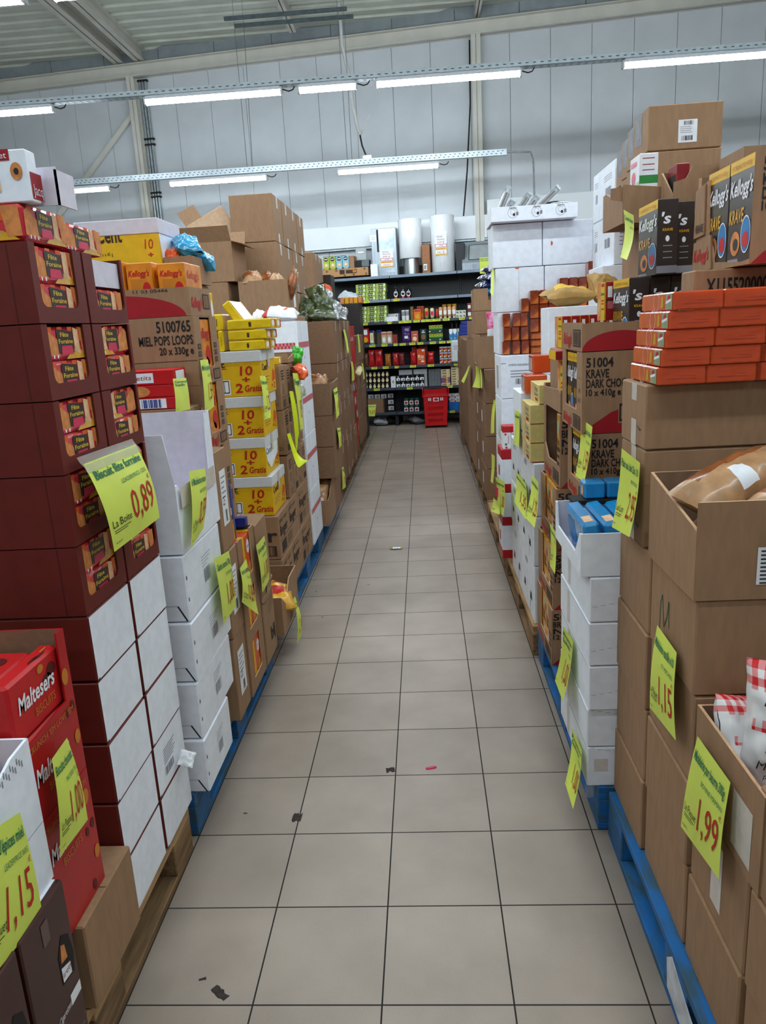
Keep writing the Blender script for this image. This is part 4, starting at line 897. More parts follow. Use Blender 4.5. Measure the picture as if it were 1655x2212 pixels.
carton((-1.66, 4.30, .1445), (-1.20, 4.8, 1.1), 'kraft carton at the base of the back left pile', KR); carton((-1.66, 4.30, 1.101), (-1.20, 4.8, 2.06), 'kraft carton upper of the back left pile', KR)
T = Matrix.Translation((-1.40, 4.5, 2.24)) @ Matrix.Rotation(math.radians(-32), 4, 'Y') @ Matrix.Rotation(.5, 4, 'Z')
b = MB(); b.T = T
b.box((-.16, -.12, -.10), (.16, .12, .10), mat('pale_kraft_board', 'b8987a', .75, .05, 40), .004)
b.box((-.16, -.12, .10), (-.02, -.118, .20), KR)
solo(b, 'empty_carton', 'tilted empty kraft carton on top of the back left pile', 'box', (-1.46, 4.5, 2.1))
# tall pile of taped kraft cartons
for c in range(4):
    for r in range(7):
        za = .1445+.3345*r; ya = 4.42+.36*c; lo, hi = (-1.215, ya, za), (-.895+.004*((c+r) % 2), ya+.352, za+.332)
        if r < 3 and c in (1, 2): pass
        o = carton(lo, hi, 'taped kraft carton in the tallest pile, %s row up, %s from the near end' % (ORD[r], ('first', 'second', 'third', 'fourth')[c]), KR, tape_v('L', .5, .085), group='taped kraft cartons in the tallest pile', seam=False)
# lower front pile: open box on cartons
for c, (ya, yb) in enumerate(((3.86, 4.34), (4.36, 4.86))):
    if c == 0:
        for r, (za, zb) in enumerate(((.462, .688), (.69, .912))): carton((-.685, 3.86, za), (-.50, 4.37, zb), 'plain kraft carton jutting into the aisle on the left, %s of two' % ('lower', 'upper')[r], KR2, group='kraft cartons jutting into the aisle')
carton((-.80, 4.16, .1445), (-.555, 4.64, .46), 'kraft carton at the bottom behind the brown snack bags', KR2)
lo, hi = (-.685, 3.86, .913), (-.50, 4.37, 1.135)
solo(open_box(lo, hi, KR2, KRI, .005, {'L': [(0, 0), (.51, 0), (.51, .222), (.12, .215), (.06, .222), (0, .222)]}), 'open_kraft_carton', 'open kraft carton jutting into the aisle above two plain cartons', 'box', ctr(lo, hi))
bag('bread_bag', 'brown bread bag poking out of the open carton jutting into the aisle', 'bread', (-.60, 4.02, 1.13), .14, .2, .10, (.3, .3, .2), brm, 5, .4)
lo, hi = (-.72, 3.735, .1445), (-.555, 4.15, .455)
solo(open_box(lo, hi, KR, KRI, .005, {'F': .185, 'L': [(0, 0), (.415, 0), (.415, .30), (.3, .30), (.22, .26), (.1, .195), (0, .185)], 'R': .3, 'B': .3}), 'open_kraft_box', 'low open kraft box of brown snack bags on the left', 'box', ctr(lo, hi))
bag('snack_bag', 'brown paper snack bag standing at the front of the low open box', 'bag', (-.635, 3.83, .33), .14, .2, .07, (1.2, .1, .2), lambda a, q: (PAPER if .5 < a < .75 and .2 < q < .5 else (REDB if a < .25 else BREAD)), 3, .3)
bag('snack_bag', 'brown paper snack bag at the back of the low open box', 'bag', (-.63, 3.99, .33), .13, .22, .08, (1.1, .2, -.3), BREAD, 6, .3)
sign([(-0.490, 3.954, 1.082), (-0.490, 4.193, 1.082), (-0.460, 3.959, 0.906), (-0.470, 3.857, 0.886)], 'yellow price sign on the open carton jutting into the aisle', 'Pain', 'JACQUET', '1,49', '', .006)
sign([(-0.490, 4.013, 0.801), (-0.490, 4.221, 0.779), (-0.480, 4.143, 0.654), (-0.480, 3.985, 0.659)], 'yellow price sign on the plain cartons jutting into the aisle', 'Brioche', '', '1,19', '', .006)
sign([(-0.550, 4.647, 0.401), (-0.550, 4.780, 0.376), (-0.530, 4.671, 0.225), (-0.540, 4.514, 0.236)], 'yellow price sign low beside the brown snack bags box', 'Chips', '', '0,99', '', .006)
# row of taped kraft cartons
for c in range(4):
    for r in range(4):
        za = .1445+.3565*r; ya = 5.12+.382*c; lo, hi = (-.90, ya, za), (-.598+.006*((c*3+r) % 2), ya+.372, za+.354)
        carton(lo, hi, 'taped kraft carton by the aisle, %s row up, %s from the near end' % (ORD[r], ('first', 'second', 'third', 'fourth')[c]), KR2, tape_v('L', .42, .09), group='taped kraft cartons beside the aisle', seam=False)
sign([(-0.585, 5.827, 1.486), (-0.585, 6.000, 1.484), (-0.540, 5.800, 1.272), (-0.560, 5.820, 1.264)], 'yellow price sign on the top taped kraft cartons', '', '', '', '', .01)
sign([(-0.585, 6.403, 1.168), (-0.585, 6.601, 1.149), (-0.565, 6.466, 0.976), (-0.570, 6.204, 0.976)], 'yellow price sign between taped kraft cartons and red net', '', '', '', '', .006)
SEAW = mat('olive_green_bag', '5d6a3e', .22, .25, 18, coat=.6, bump=.3, col2='2f3a22')
SILB = mat('silver_bag_inside', 'b8babc', .2, .15, 20, metal=.5)
for k, (c, w, l, h, rt, m, s, lab_) in enumerate((((-.83, 5.28, 1.66), .16, .26, .10, (1.0, .5, .3), SEAW, 1, 'olive green crisp bag leaning at left of the pile'), ((-.72, 5.34, 1.75), .18, .28, .10, (1.1, -.3, .2), SEAW, 2, 'olive green crisp bag standing highest in the pile'), ((-.70, 5.24, 1.62), .26, .16, .09, (.3, .1, .2), SEAW, 3, 'olive green crisp bag lying at front of the pile'), ((-.62, 5.42, 1.66), .16, .24, .12, (.5, .6, .2), lambda a, q: SEAW if a < .35 else SILB, 4, 'olive and silver crisp bag torn open on the pile'), ((-.58, 5.65, 1.63), .14, .26, .09, (.3, .3, .1), SILB, 5, 'silver crisp bag at the far end of the pile'), ((-.68, 5.55, 1.80), .10, .18, .10, (1.0, .4, .6), lambda a, q: ORG if q > .6 else SILB, 6, 'silver and orange bag behind the olive bags'))):
    bag('crisp_bag', lab_, 'bag', c, w, l, h, rt, m, s, .35, 'olive green crisp bags')
# red display, net and cartons at the far end
RSH = mat('red_display_card', 'c8131b', .45, .03, 20)
b = MB(); lo, hi = (-.66, 6.72, 1.10), (-.612, 7.30, 1.515); b.box(lo, hi, RSH, .003); fr = face(lo, hi, 'L'); b.txt(fr, 'Lindt', .08, .26, .05, PAPER, w=.3, shear=.2)
solo(b, 'red_display_header', 'tall red display card beyond the taped kraft cartons', 'display', ctr(lo, hi))
for r in range(6):
    b = MB(); lo, hi = (-.80, 6.72, .1445+.159*r), (-.625, 7.28, .1445+.159*r+.157); b.box(lo, hi, RSH if r % 2 else DRED, .003); fr = face(lo, hi, 'L')
    for k in range(5): b.ell(fr, .06+.11*k, .08, .035, .045, (TAN, PAPER, DBLUE, BISC, INK)[(k+r) % 5])
    solo(b, 'wrapped_sweets_case', 'red film wrapped sweets case below the red card, %s up' % ORD[r], 'box', ctr(lo, hi), 'red wrapped sweets cases')
for r in range(4):
    za = .1445+.315*r
    for c in range(2):
        lo, hi = (-.86, 7.45+.62*c, za), (-.625-.01*((r+c) % 2), 8.05+.62*c, za+.313)
        carton(lo, hi, 'kraft carton near the shelving on the left, %s row up, %s' % (ORD[r], ('nearer', 'farther')[c]), KR2, None, group='kraft cartons near the shelving', seam=False)
bag('snack_bag', 'pale snack bag poking out beyond the red net', 'bag', (-.60, 7.4, 1.0), .08, .18, .1, (.3, .6, .1), CREAM, 4, .4)
sign([(-0.600, 7.568, 1.420), (-0.600, 7.764, 1.417), (-0.570, 7.509, 1.220), (-0.580, 7.364, 1.215)], 'yellow price sign beyond the red display card', '', '', '', '', .006)
sign([(-0.600, 7.909, 1.068), (-0.600, 8.123, 1.057), (-0.570, 7.887, 0.884), (-0.580, 7.791, 0.881)], 'yellow price sign on the last kraft cartons on the left', '', '', '', '', .006)
# black boxes, orange packs and cartons of the back row near the shelving
for r in range(6):
    za = .0+.35*r; b = MB(); lo, hi = (-1.25, 7.55, max(za, .1455)), (-.865, 7.95, za+.348)
    b.box(lo, hi, BLK, .003); f2 = face(lo, hi, 'F'); b.ring(f2, f2.w*.5, .2, .02, .028, .35, SPOT)
    solo(b, 'black_carton', 'black carton with small gold mark near the shelving, %s up' % ORD[r], 'box', ctr(lo, hi), 'black cartons near the shelving')
carton((-.86, 8.75, .001), (-.655, 9.3, .85), 'lower black carton under the orange packs', BLK, None, 'black_carton'); carton((-.86, 8.75, .851), (-.655, 9.3, 1.80), 'upper black carton under the orange packs', BLK, None, 'black_carton')
for k in range(5):
    b = MB(); lo, hi = (-.90+.058*k, 8.80, 1.801), (-.848+.058*k, 9.1, 1.885); b.box(lo, hi, PYEL if k % 2 else BISC, .006)
    solo(b, 'orange_pack', 'small orange pack on the black carton, %s from left' % ORD[k].replace('lowest', 'first'), 'pack', ctr(lo, hi), 'orange packs on the black carton')
bag('plastic_sack', 'grey plastic sack lying behind the orange packs', 'bag', (-.85, 9.45, 1.90), .30, .3, .16, (.1, .1, .1), mat('grey_film', 'b4bac0', .3, .1, 20), 4, .3)
carton((-.95, 9.32, .001), (-.68, 9.62, 1.84), 'tall dark carton behind the orange packs', BLK, None, 'black_carton')
for c in range(3):
    for r in range(5):
        if c == 0: continue
        za = .1455+.425*r; lo, hi = (-1.35, 6.2+.44*c, za), (-.905-.02*c, 6.63+.44*c, za+.424)
        carton(lo, hi, 'kraft carton behind the crisp bags, %s row up, %s' % (ORD[r], ('x', 'nearer', 'farther')[c]), KR, tape_v('L', .5, .06), group='kraft cartons behind the crisp bags', seam=False)
# ------------------------------------------------------------ RIGHT SIDE, from near to far
# big plain kraft cartons: columns along the aisle, seen at the right edge
RZ = [.1445, .345, .545, .745, .95]
def tapeR(u, v0, v1, w=.025):
    def d(b, lo, hi): fr = face(lo, hi, 'R'); b.rect(fr, fr.w*u-w, v0, fr.w*u+w, v1, TAPE2, .0006)
    return d
def green_mark(b, lo, hi):
    fr = face(lo, hi, 'R'); GI = mat('green_marker', '2f5a44', .7, 0)
    p = [(.07, .05), (.075, .12), (.085, .14), (.10, .07), (.12, .10), (.13, .14), (.135, .08)]
    for (a, q), (c, e) in zip(p, p[1:]):
        n = Vector((-(e-q), c-a)).normalized()*.0018
        b.poly([fr.p(a-n.x, q-n.y, .001), fr.p(c-n.x, e-n.y, .001), fr.p(c+n.x, e+n.y, .001), fr.p(a+n.x, q+n.y, .001)], GI)
for c, (ya, yb, x) in enumerate(((.325, .60, .664), (.018, .313, .668), (-.262, .006, .672), (-.56, -.272, .674))):
    for r in range(4):
        if c >= 2 and r == 3: continue
        if c == 2 and r == 2: continue
        lo, hi = (x+.004*((r+c) % 2), ya, RZ[r]+.001*(r > 0)), (1.16, yb, RZ[r+1]-.001)
        carton(lo, hi, 'plain kraft carton on the right, %s row up, %s' % (ORD[r], ('column beside the small white boxes', 'second column from the small white boxes', 'third column, below the madeleine box', 'nearest column at the right edge')[c]), KR, green_mark if (c, r) == (1, 3) else tapeR(.5, .03, .17) if (c, r) == (2, 1) else None, group='plain kraft cartons on the right', seam=False)
def ktape(b, lo, hi):
    fr = face(lo, hi, 'R'); b.rect(fr, fr.w*.55-.022, 0, fr.w*.55+.022, fr.h*.42, TAPE2, .0006); b.rect(fr, fr.w*.55-.022, fr.h*.72, fr.w*.55+.022, fr.h, TAPE2, .0006)
    b.shape(fr, [(fr.w*.85, .045), (fr.w*.80, .04), (fr.w*.66, .052), (fr.w*.8, .044)], INK)
carton((.662, .372, .951), (1.22, .584, 1.188), 'kraft carton with the second price sign, behind the open bread box on the right', KR, ktape, seam=False)
carton((.660, .370, 1.189), (1.22, .584, 1.3395), 'kraft carton carrying the orange packs on the right', KR, ktape, seam=False)
# open box of brown bread bags
lo, hi = (.660, .016, .951), (1.15, .318, 1.148)
t = thing('open_bread_box', 'open kraft box of brown bread bags at the right edge', 'box', ctr(lo, hi))
b = open_box(lo, hi, KR, KRI, .006, {'R': [(0, 0), (.302, 0), (.302, .14), (.285, .145), (.0, .197)]}); b.build('carton_body', t)
f2 = face(lo, hi, 'F'); b = MB(); b.rect(f2, .116, .03, .185, .105, PAPER, .0008)
for k in range(9): b.rect(f2, .122, .096-.008*k, .145+.01*(k % 4), .099-.008*k, INK, .0013)
b.build('shipping_label', t)
def rbread(a, q):
    if a < .42 and .12 < q < .85: return BRC
    if .55 < a < .95 and .30 < q < .48: return PAPER
    return BREAD
bag('bread_bag', 'brown bread bag with white barcode label in the open box at right', 'bread', (.80, .165, 1.155), .125, .29, .10, (.22, .2, -1.05), rbread, 2, .10)
bag('bread_bag', 'brown bread bag with clear window at the near end of the right box', 'bread', (.90, .085, 1.14), .12, .26, .10, (.22, .2, -1.0), lambda a, q: FILM if (a < .3 and q > .6) else rbread(a, q), 5, .10)
bag('bread_bag', 'bread bag under the other two in the open box at right', 'bread', (.86, .16, 1.05), .2, .26, .11, (.0, .0, -1.3), rbread, 7, .15)
b = MB(); bag_mb(b, (.94, .24, 1.22), .06, .11, .03, (1.2, .2, .3), BREAD, 9, .6, 10, 10); solo(b, 'bag_knot', 'twisted brown paper bag end standing up behind the bread bags', 'bag', (.94, .24, 1.2))
# orange packs
OP = mat('orange_cracker_pack', 'd9501c', .25, .05, 20, coat=.8)
OP2 = mat('orange_cracker_face', 'e0682a', .3, .08, 20, coat=.6)
CW = mat('wrinkled_cling_film', 'd9501c', .1, .01, 55, alpha=.3, spec=1.0, bump=.9)
for r in range(5):
    for c in range(3):
        x = .674+.006*r+.109*c+(.008 if c == 2 else 0); z = 1.3405+.0402*r; lo, hi = (x, .338-.004*r, z), (x+.106, .560, z+.039)
        b = MB(); b.box(lo, hi, OP, .003); f2 = face(lo, hi, 'F'); fr = face(lo, hi, 'R')
        b.rect(f2, .022, .012, .085, .0135, DRED); b.rect(f2, .05, .018, .085, .0192, DRED)
        if c == 0:
            b.rect(fr, .004, .003, fr.w-.004, fr.h-.003, OP2); b.rect(fr, fr.w-.05, .003, fr.w-.006, fr.h-.003, mat('green_grey_corner', '93a07c', .4, .1, 40), .001); b.ell(fr, fr.w-.028, .026, .010, .007, REDB, .0014); b.shape(fr, [(fr.w-.048, .014), (fr.w-.012, .02), (fr.w-.012, .026), (fr.w-.048, .02)], PAPER, .0015)
            b.shape(fr, [(fr.w-.085, .006), (fr.w-.063, .008), (fr.w-.066, .032), (fr.w-.08, .03)], PYEL, .0014); b.ring(fr, fr.w-.12, .02, .022, .022, .05, PAPER, .001, 14)
        if r == 0 and c == 2: b.txt(f2, 'Saveur', .03, .016, .011, PAPER, w=.06, shear=.2, bold=True); b.rect(f2, .045, .027, .07, .034, REDB); b.ell(f2, .06, .011, .02, .006, GREENP)
        o = solo(b, 'orange_cracker_pack', 'orange cracker pack in cling film, %s row up, %s from the aisle' % (ORD[r], ('first', 'second', 'third')[c]), 'crackers', ctr(lo, hi), 'orange cracker packs on the kraft carton')
for r in range(5):
    z = 1.3405+.0402*r
    def fl(a, q, r=r, z=z): return (.672+.006*r+a*.342, .3355-.004*r-.0015+.003*noise.noise(Vector((a*24, q*5, r))), z+.001+q*.038)
    b = MB(); b.grid(fl, 40, 6, CW); solo(b, 'cling_film', 'clear wrinkled cling film over the %s row of orange packs' % ORD[r], 'film', (.7, .33, z))
# madeleine box, nearest open box
lo, hi = (.674, -.30, .546), (1.12, .006, .735)
solo(open_box(lo, hi, KR, KRI, .006, {}, lambda b, lo, hi: b.rect(face(lo, hi, 'R'), .19, .02, .27, .13, TAPE2, .0006)), 'open_cake_box', 'open kraft box of gingham madeleine bags at the right edge', 'box', ctr(lo, hi))
b = MB(); b.add([(.676, -.301, .735), (1.1, -.301, .735), (1.1, -.27, .84), (.70, -.27, .84), (.676, -.296, .735), (1.1, -.296, .735), (1.1, -.266, .84), (.70, -.266, .84)], [(0, 1, 2, 3), (7, 6, 5, 4), (0, 4, 5, 1), (1, 5, 6, 2), (2, 6, 7, 3), (3, 7, 4, 0)], KR)
solo(b, 'box_flap', 'raised near flap of the madeleine box at the right edge', 'flap', (.9, -.3, .735))
CHK = mat('bright_red_gingham', 'd3252b', .35, .03, 30); CHK2 = mat('bright_gingham_light', 'e58f8f', .35, .03, 30)
def gmat(a, q):
    if q > .80 or (.52 < q < .60 and a > .1):
        i, j = int(a*14) % 2, int(q*18) % 2; return CHK if (i and j) else (CHK2 if (i or j) else GW)
    return GW
def madbag(c, w, l, h, rot, s, label):
    b = MB(); bag_mb(b, c, w, l, h, rot, gmat, s, .22, 28, 36)
    T = Matrix.Translation(c) @ Matrix.Rotation(rot[2], 4, 'Z') @ Matrix.Rotation(rot[1], 4, 'Y') @ Matrix.Rotation(rot[0], 4, 'X'); b.T = T
    for sg in (1, -1):
        fr = Fr((-w*.5*sg, -l*.5, sg*h*.52), (sg, 0, 0), (0, 1, 0), (0, 0, sg), w, l)
        b.txt(fr, 'Bonne', w*.25, l*.72, .013, INK, w=w*.36, shear=.25); b.txt(fr, 'Maman', w*.3, l*.40, .018, INK, w=w*.45, shear=.25); b.txt(fr, 'Madeleines', w*.22, l*.28, .016, INK, w=w*.6, shear=.25); b.txt(fr, 'pur beurre', w*.3, l*.22, .01, INK, w=w*.35, shear=.25)
    return solo(b, 'madeleine_bag', label, 'cake', c)
madbag((.785, -.135, .745), .16, .26, .085, (1.35, .0, -.5), 3, 'white madeleine bag with red gingham top standing in the right box')
madbag((.735, -.07, .68), .12, .2, .08, (1.1, .3, .4), 5, 'white madeleine bag slumped at far end of the right box')
madbag((.80, -.22, .62), .18, .16, .09, (.1, .1, .3), 8, 'white madeleine bag lying at the bottom of the right box')
sign([(0.645, 0.518, 1.171), (0.645, 0.351, 1.164), (0.625, 0.351, 0.986), (0.625, 0.520, 0.965)], 'yellow price sign reading 2,95 Le Lot on the right kraft cartons', 'Pain au lait 2x 10', 'BRIOCHE', '2,95', 'Le Lot', -.008, pw=.42, px=.97)
sign([(0.655, 0.217, 0.818), (0.655, 0.083, 0.812), (0.645, 0.037, 0.636), (0.650, 0.235, 0.604)], 'yellow price sign reading 1,15 Le Paquet on the right kraft cartons', 'Madeleine vanille x10', 'ST MICHEL', '1,15', 'Le Paquet', .008)
sign([(0.660, -0.040, 0.692), (0.660, -0.201, 0.697), (0.645, -0.214, 0.509), (0.650, -0.000, 0.459)], 'yellow price sign reading 1,99 Le Paquet on the madeleine box', 'Madeleine pur beurre 300g', 'BONNE MAMAN', '1,99', 'Le Paquet', .006)
# small white boxes
WZ = [.1445, .275, .398, .537, .669, .802]
for r in range(5):
    lo, hi = (.587-.002*(r % 2), .604-.01*(r > 1), WZ[r]+.0005), (.655, 1.04, WZ[r+1]-.0015)
    lo = (lo[0], lo[1], lo[2]); hi = (.95, hi[1], hi[2])
    if r: hi = (.95, 1.035, hi[2])
    def deco(b, lo, hi):
        f2 = face(lo, hi, 'F'); fr = face(lo, hi, 'R'); n = 12
        for k in range(n): u = .008+.3*k/n; q = (fr.h*.98-.03*k/n*1.6) if r < 2 else (fr.h*.35+.045*k/n); b.rect(f2, u*.9, q, u*.9+.014, q+.001, GREYP, .0007)
        b.rect(fr, fr.w*.28, .01, fr.w*.36, fr.h-.01, TAPE2, .0006); b.rect(fr, 0, fr.h-.004, fr.w, fr.h-.002, GREYP, .0007)
        if r == 0: b.rect(f2, .02, .05, .06, .09, TAPE2)
    carton(lo, hi, 'small white box in the stack on the blue pallet at right, %s up' % ORD[r], WB, deco, 'white_box', 'box', 'small white boxes on the right', False)
lo, hi = (.562, .60, .803), (.90, 1.0, .925); w = .4
solo(open_box(lo, hi, WB, WBI, .005, {'R': [(0, 0), (w, 0), (w, .122), (w-.02, .12), (w-.08, .05), (.04, .05), (.02, .122), (0, .122)]}), 'white_open_tray', 'open white tray of blue biscuit packs on the small white boxes', 'box', ctr(lo, hi))
BPK = mat('sky_blue_biscuit_pack', '1e8fcf', .25, .08, 20, coat=.5)
for k in range(5):
    T = Matrix.Translation((.592+.058*k, .62, .812)) @ Matrix.Rotation(-.16, 4, 'Y')
    b = MB(); b.T = T; b.box((0, 0, 0), (.045, .26, .135), BPK, .008); fr = face((0, 0, 0), (.045, .26, .135), 'R'); b.ell(fr, .2, .07, .022, .03, TAN); b.rect(fr, .03, .03, .12, .11, BLUE); f2 = face((0, 0, 0), (.045, .26, .135), 'T'); b.rect(f2, .01, .02, .035, .08, TAN)
    solo(b, 'blue_biscuit_pack', 'sky blue biscuit pack in the white tray, %s from the aisle' % ORD[k].replace('lowest', 'first'), 'biscuits', (.61+.058*k, .75, .81), 'sky blue biscuit packs')
b = MB(); b.box((.60, .905, .93), (.90, .985, .945), INK, .002); solo(b, 'black_tray_edge', 'black cardboard strip between blue packs and cereal cartons', 'card', (.75, .95, .93))
for k in range(3):
    b = MB(); lo, hi = (.635+.07*k, .91, .946), (.70+.07*k, .98, 1.00); b.box(lo, hi, BPK, .006); b.ell(face(lo, hi, 'R'), .04, .025, .014, .016, TAN); solo(b, 'blue_biscuit_pack', 'sky blue biscuit pack above the black strip, %s from the aisle' % ORD[k].replace('lowest', 'first'), 'biscuits', ctr(lo, hi), 'sky blue biscuit packs')
def wsign(pts, title, label): return sign(pts, label, title, 'WRIGLEYS', '1,00', '', -.006, title2='Gaufrettes', ph=.2)
sign([(0.570, 0.901, 0.532), (0.575, 0.766, 0.539), (0.540, 0.740, 0.351), (0.550, 0.940, 0.320)], 'yellow price sign reading 1,00 on the small white boxes, upper of two', 'Promo', 'WAFERS', '1,00', '', -.01, title2='Gaufrette')
sign([(0.575, 0.773, 0.241), (0.575, 0.624, 0.254), (0.530, 0.520, 0.129), (0.530, 0.643, 0.131)], 'yellow price sign reading 1,00 on the small white boxes, lower of two', 'Promo', 'WAFERS', '1,00', '', -.01, title2='Gaufrette')
b = MB(); bag_mb(b, (.60, .63, .125), .03, .06, .02, (1.3, .2, .3), FILM, 3, .6, 8, 8); solo(b, 'film_scrap', 'torn scrap of clear film hanging below the small white boxes', 'film', (.60, .63, .12))
# chocolate cereal cartons
KRAVE = mat('dark_cereal_pack', '332a28', .35, .08, 20, coat=.3)
def krave_face(b, fr, logo=True):
    w, h = fr.w, fr.h
    b.rect(fr, 0, h*.88, w, h, YEL); b.txt(fr, 'FORMATO 410g', w*.1, h*.91, h*.045, SPOT, w=w*.8)
    b.txt(fr, "Kellogg's", w*.04, h*.66, h*.15, PAPER, w=w*.92, shear=.2, bold=True)
    b.txt(fr, 'KRAVE', w*.05, h*.40, h*.13, PYEL, w=w*.6, bold=True, shear=.1); b.ell(fr, w*.78, h*.27, w*.19, h*.17, BLUE); b.ell(fr, w*.78, h*.22, w*.13, h*.08, REDB, .0013); b.ring(fr, w*.78, h*.27, w*.2, h*.18, .08, PAPER, .0012)
    b.ell(fr, w*.35, h*.2, w*.2, h*.12, BISC); b.ell(fr, w*.37, h*.19, w*.11, h*.06, BLK, .0013); b.rect(fr, w*.05, h*.02, w*.5, h*.05, GREYP)
def krave_pack(lo, hi, label, f='R'):
    b = MB(); b.box(lo, hi, KRAVE, .002); krave_face(b, face(lo, hi, f)); f2 = face(lo, hi, 'F' if f == 'R' else 'R'); w, h = f2.w, f2.h
    b.txt(f2, "'s", w*.1, h*.68, h*.14, PAPER, w=w*.5, shear=.2, bold=True); b.txt(f2, 'KRAVE', w*.25, h*.58, h*.035, PYEL, w=w*.5, bold=True); b.ell(f2, w*.5, h*.48, w*.1, h*.04, PAPER)
    for q in (.38, .30, .22): b.rect(f2, w*.3, h*q, w*.75, h*(q+.012), GREYP)
    b.rect(f2, 0, h*.02, w, h*.12, GREYP)
    return solo(b, 'chocolate_cereal_box', label, 'cereal box', ctr(lo, hi), 'dark chocolate cereal boxes')
def kprint(b, lo, hi, x0=.012, swoosh=True, t1='51004', t2='KRAVE', t3='DARK CHOC', t4='10 x 410g e'):
    f2 = face(lo, hi, 'F'); w, h = f2.w, f2.h
    b.txt(f2, t1, x0, h*.82, h*.11, INK, w=.085, bold=True); b.txt(f2, t2, x0, h*.69, h*.10, INK, w=.072, bold=True); b.txt(f2, t3, x0, h*.57, h*.10, INK, w=.125, bold=True); b.txt(f2, t4, x0, h*.47, h*.08, INK, w=.11, bold=True)
    if swoosh: b.shape(f2, [(.004, .001), (w*.7, .001), (w*.7, h*.42), (w*.4, h*.38), (w*.2, h*.26), (.03, h*.1)], DRED, .0008); b.rect(f2, .115, h*.12, .19, h*.38, KR, .0012); b.rect(f2, .118, h*.14, .187, h*.36, INK, .0014); b.rect(f2, .123, h*.17, .182, h*.33, KR, .0016)
def logo_band(b, lo, hi, v, h, logo="Kellogg's"):
    fr = face(lo, hi, 'R'); w = fr.w
    b.txt(fr, logo, w*.08, v+h*.2, h*.5, REDB, w=w*.42, shear=.2, bold=True); b.rect(fr, w*.58, v+h*.12, w*.93, v+h*.85, INK); b.rect(fr, w*.61, v+h*.18, w*.90, v+h*.79, KR, .0012); b.bars(fr, w*.62, v+h*.2, w*.9, v+h*.77, INKB, 16, 3, .0015)
KZ = [.1445, .385, .625, .876, 1.128, 1.388]
for r in range(5):
    ya, yb = 1.055, 1.40; lo, hi = ((.70, .70, .69, .675, .655)[r], ya, KZ[r]+.0005), (1.12, yb, KZ[r+1]-.0015); w, h = yb-ya, hi[2]-lo[2]
    t = thing('chocolate_cereal_carton', 'kraft chocolate cereal carton with window in its end, %s up' % ORD[r], 'box', ctr(lo, hi), 'kraft chocolate cereal cartons')
    def deco(b, lo, hi):
        kprint(b, lo, hi); logo_band(b, lo, hi, .0, h*.24)
        fr = face(lo, hi, 'R'); b.txt(fr, 'DARK', w-.055, h*.5, .014, INKB, w=.03); b.txt(fr, 'CHOCOLATE', w-.065, h*.38, .014, INKB, w=.05); b.rect(fr, w-.075, h*.68, w-.004, h*.684, INKB)
    b = open_box(lo, hi, KR, KRI, .005, {'R': ucut(w, h, .055, w-.085, h*.27, .006)}, deco); b.box((lo[0]+.01, lo[1]+.005, hi[2]-.004), (hi[0]-.005, hi[1]-.005, hi[2]), KR); b.build('carton_body', t)
    for k in range(2):
        l2, h2 = (lo[0]+.008, ya+.06+.115*k, lo[2]+.006), (lo[0]+.25, ya+.17+.115*k, hi[2]-.007); b = MB(); b.box(l2, h2, KRAVE, .002); krave_face(b, face(l2, h2, 'R')); b.build('cereal_pack', t)
lo, hi = (.655, 1.06, 1.389), (1.12, 1.40, 1.478)
def deco(b, lo, hi):
    logo_band(b, lo, hi, .004, .075); f2 = face(lo, hi, 'F'); b.ell(f2, .12, .0005, .12, .06, DRED, .0008, 20, 0, math.pi)
solo(open_box(lo, hi, KR, KRI, .005, {'B': .05, 'F': [(0, 0), (.465, 0), (.465, .089), (.1, .085), (.05, .089), (0, .085)]}, deco), 'cereal_tray', 'torn kraft cereal tray on top of the chocolate cereal cartons', 'box', ctr(lo, hi))
for k in range(3): krave_pack((.80+.064*k, 1.07+.004*k, 1.394), (.862+.064*k, 1.27, 1.605), 'dark cereal box standing in the torn kraft tray, %s from the aisle' % ('first', 'second', 'third')[k])
krave_pack((.865, 1.02, 1.606), (.925, 1.22, 1.82), 'dark cereal box standing alone above the row of three'); krave_pack((.927, 1.06, 1.606), (.985, 1.25, 1.815), 'dark cereal box behind the lone one, edge showing')
# large case leaning out at upper right
lo, hi = (.925, .50, 1.597), (1.45, .86, 1.845); w, h = .36, .248
t = thing('chocolate_cereal_carton', 'large kraft cereal case with torn open front at upper right', 'box', ctr(lo, hi), None)
def deco(b, lo, hi): kprint(b, lo, hi, .02)
b = open_box(lo, hi, KR, KRI, .006, {'R': [(0, 0), (w, 0), (w, .012), (w-.05, .008), (.13, .02), (.12, .06), (.085, .08), (.075, h*.93), (.0, h*.88)]}, deco); b.build('carton_body', t)
for k in range(2):
    l2, h2 = (.932, .515+.145*k, 1.603), (1.1, .655+.145*k, 1.842); b = MB(); b.box(l2, h2, KRAVE, .002); krave_face(b, face(l2, h2, 'R')); b.build('cereal_pack', t)
b = MB(); fr = face((.92, .50, 1.597), hi, 'R'); b.slab(fr, [(-.01, .0), (.13, .005), (.12, .09), (-.005, .08)], -.004, KR); b.txt(fr, "Kellogg's", .0, .03, .03, REDB, w=.11, shear=.2, bold=True); b.build('torn_flap', t)
b = MB(); fr = face((.92, .50, 1.597), hi, 'R'); b.txt(fr, 'KRAVE', .008, .105, .02, INK, w=.055, bold=True); b.slab(fr, [(-.008, .092), (.068, .096), (.062, .225), (-.004, .215)], -.004, KR); b.build('side_flap', t)
def xdeco(b, lo, hi):
    f2 = face(lo, hi, 'F'); b.txt(f2, 'X115520000', .03, .195, .036, INK, w=.15, bold=True); b.shape(f2, [(.20, .01), (.20, .25), (.26, .245), (.31, .2), (.33, .1), (.33, .01)], DRED, .0008)
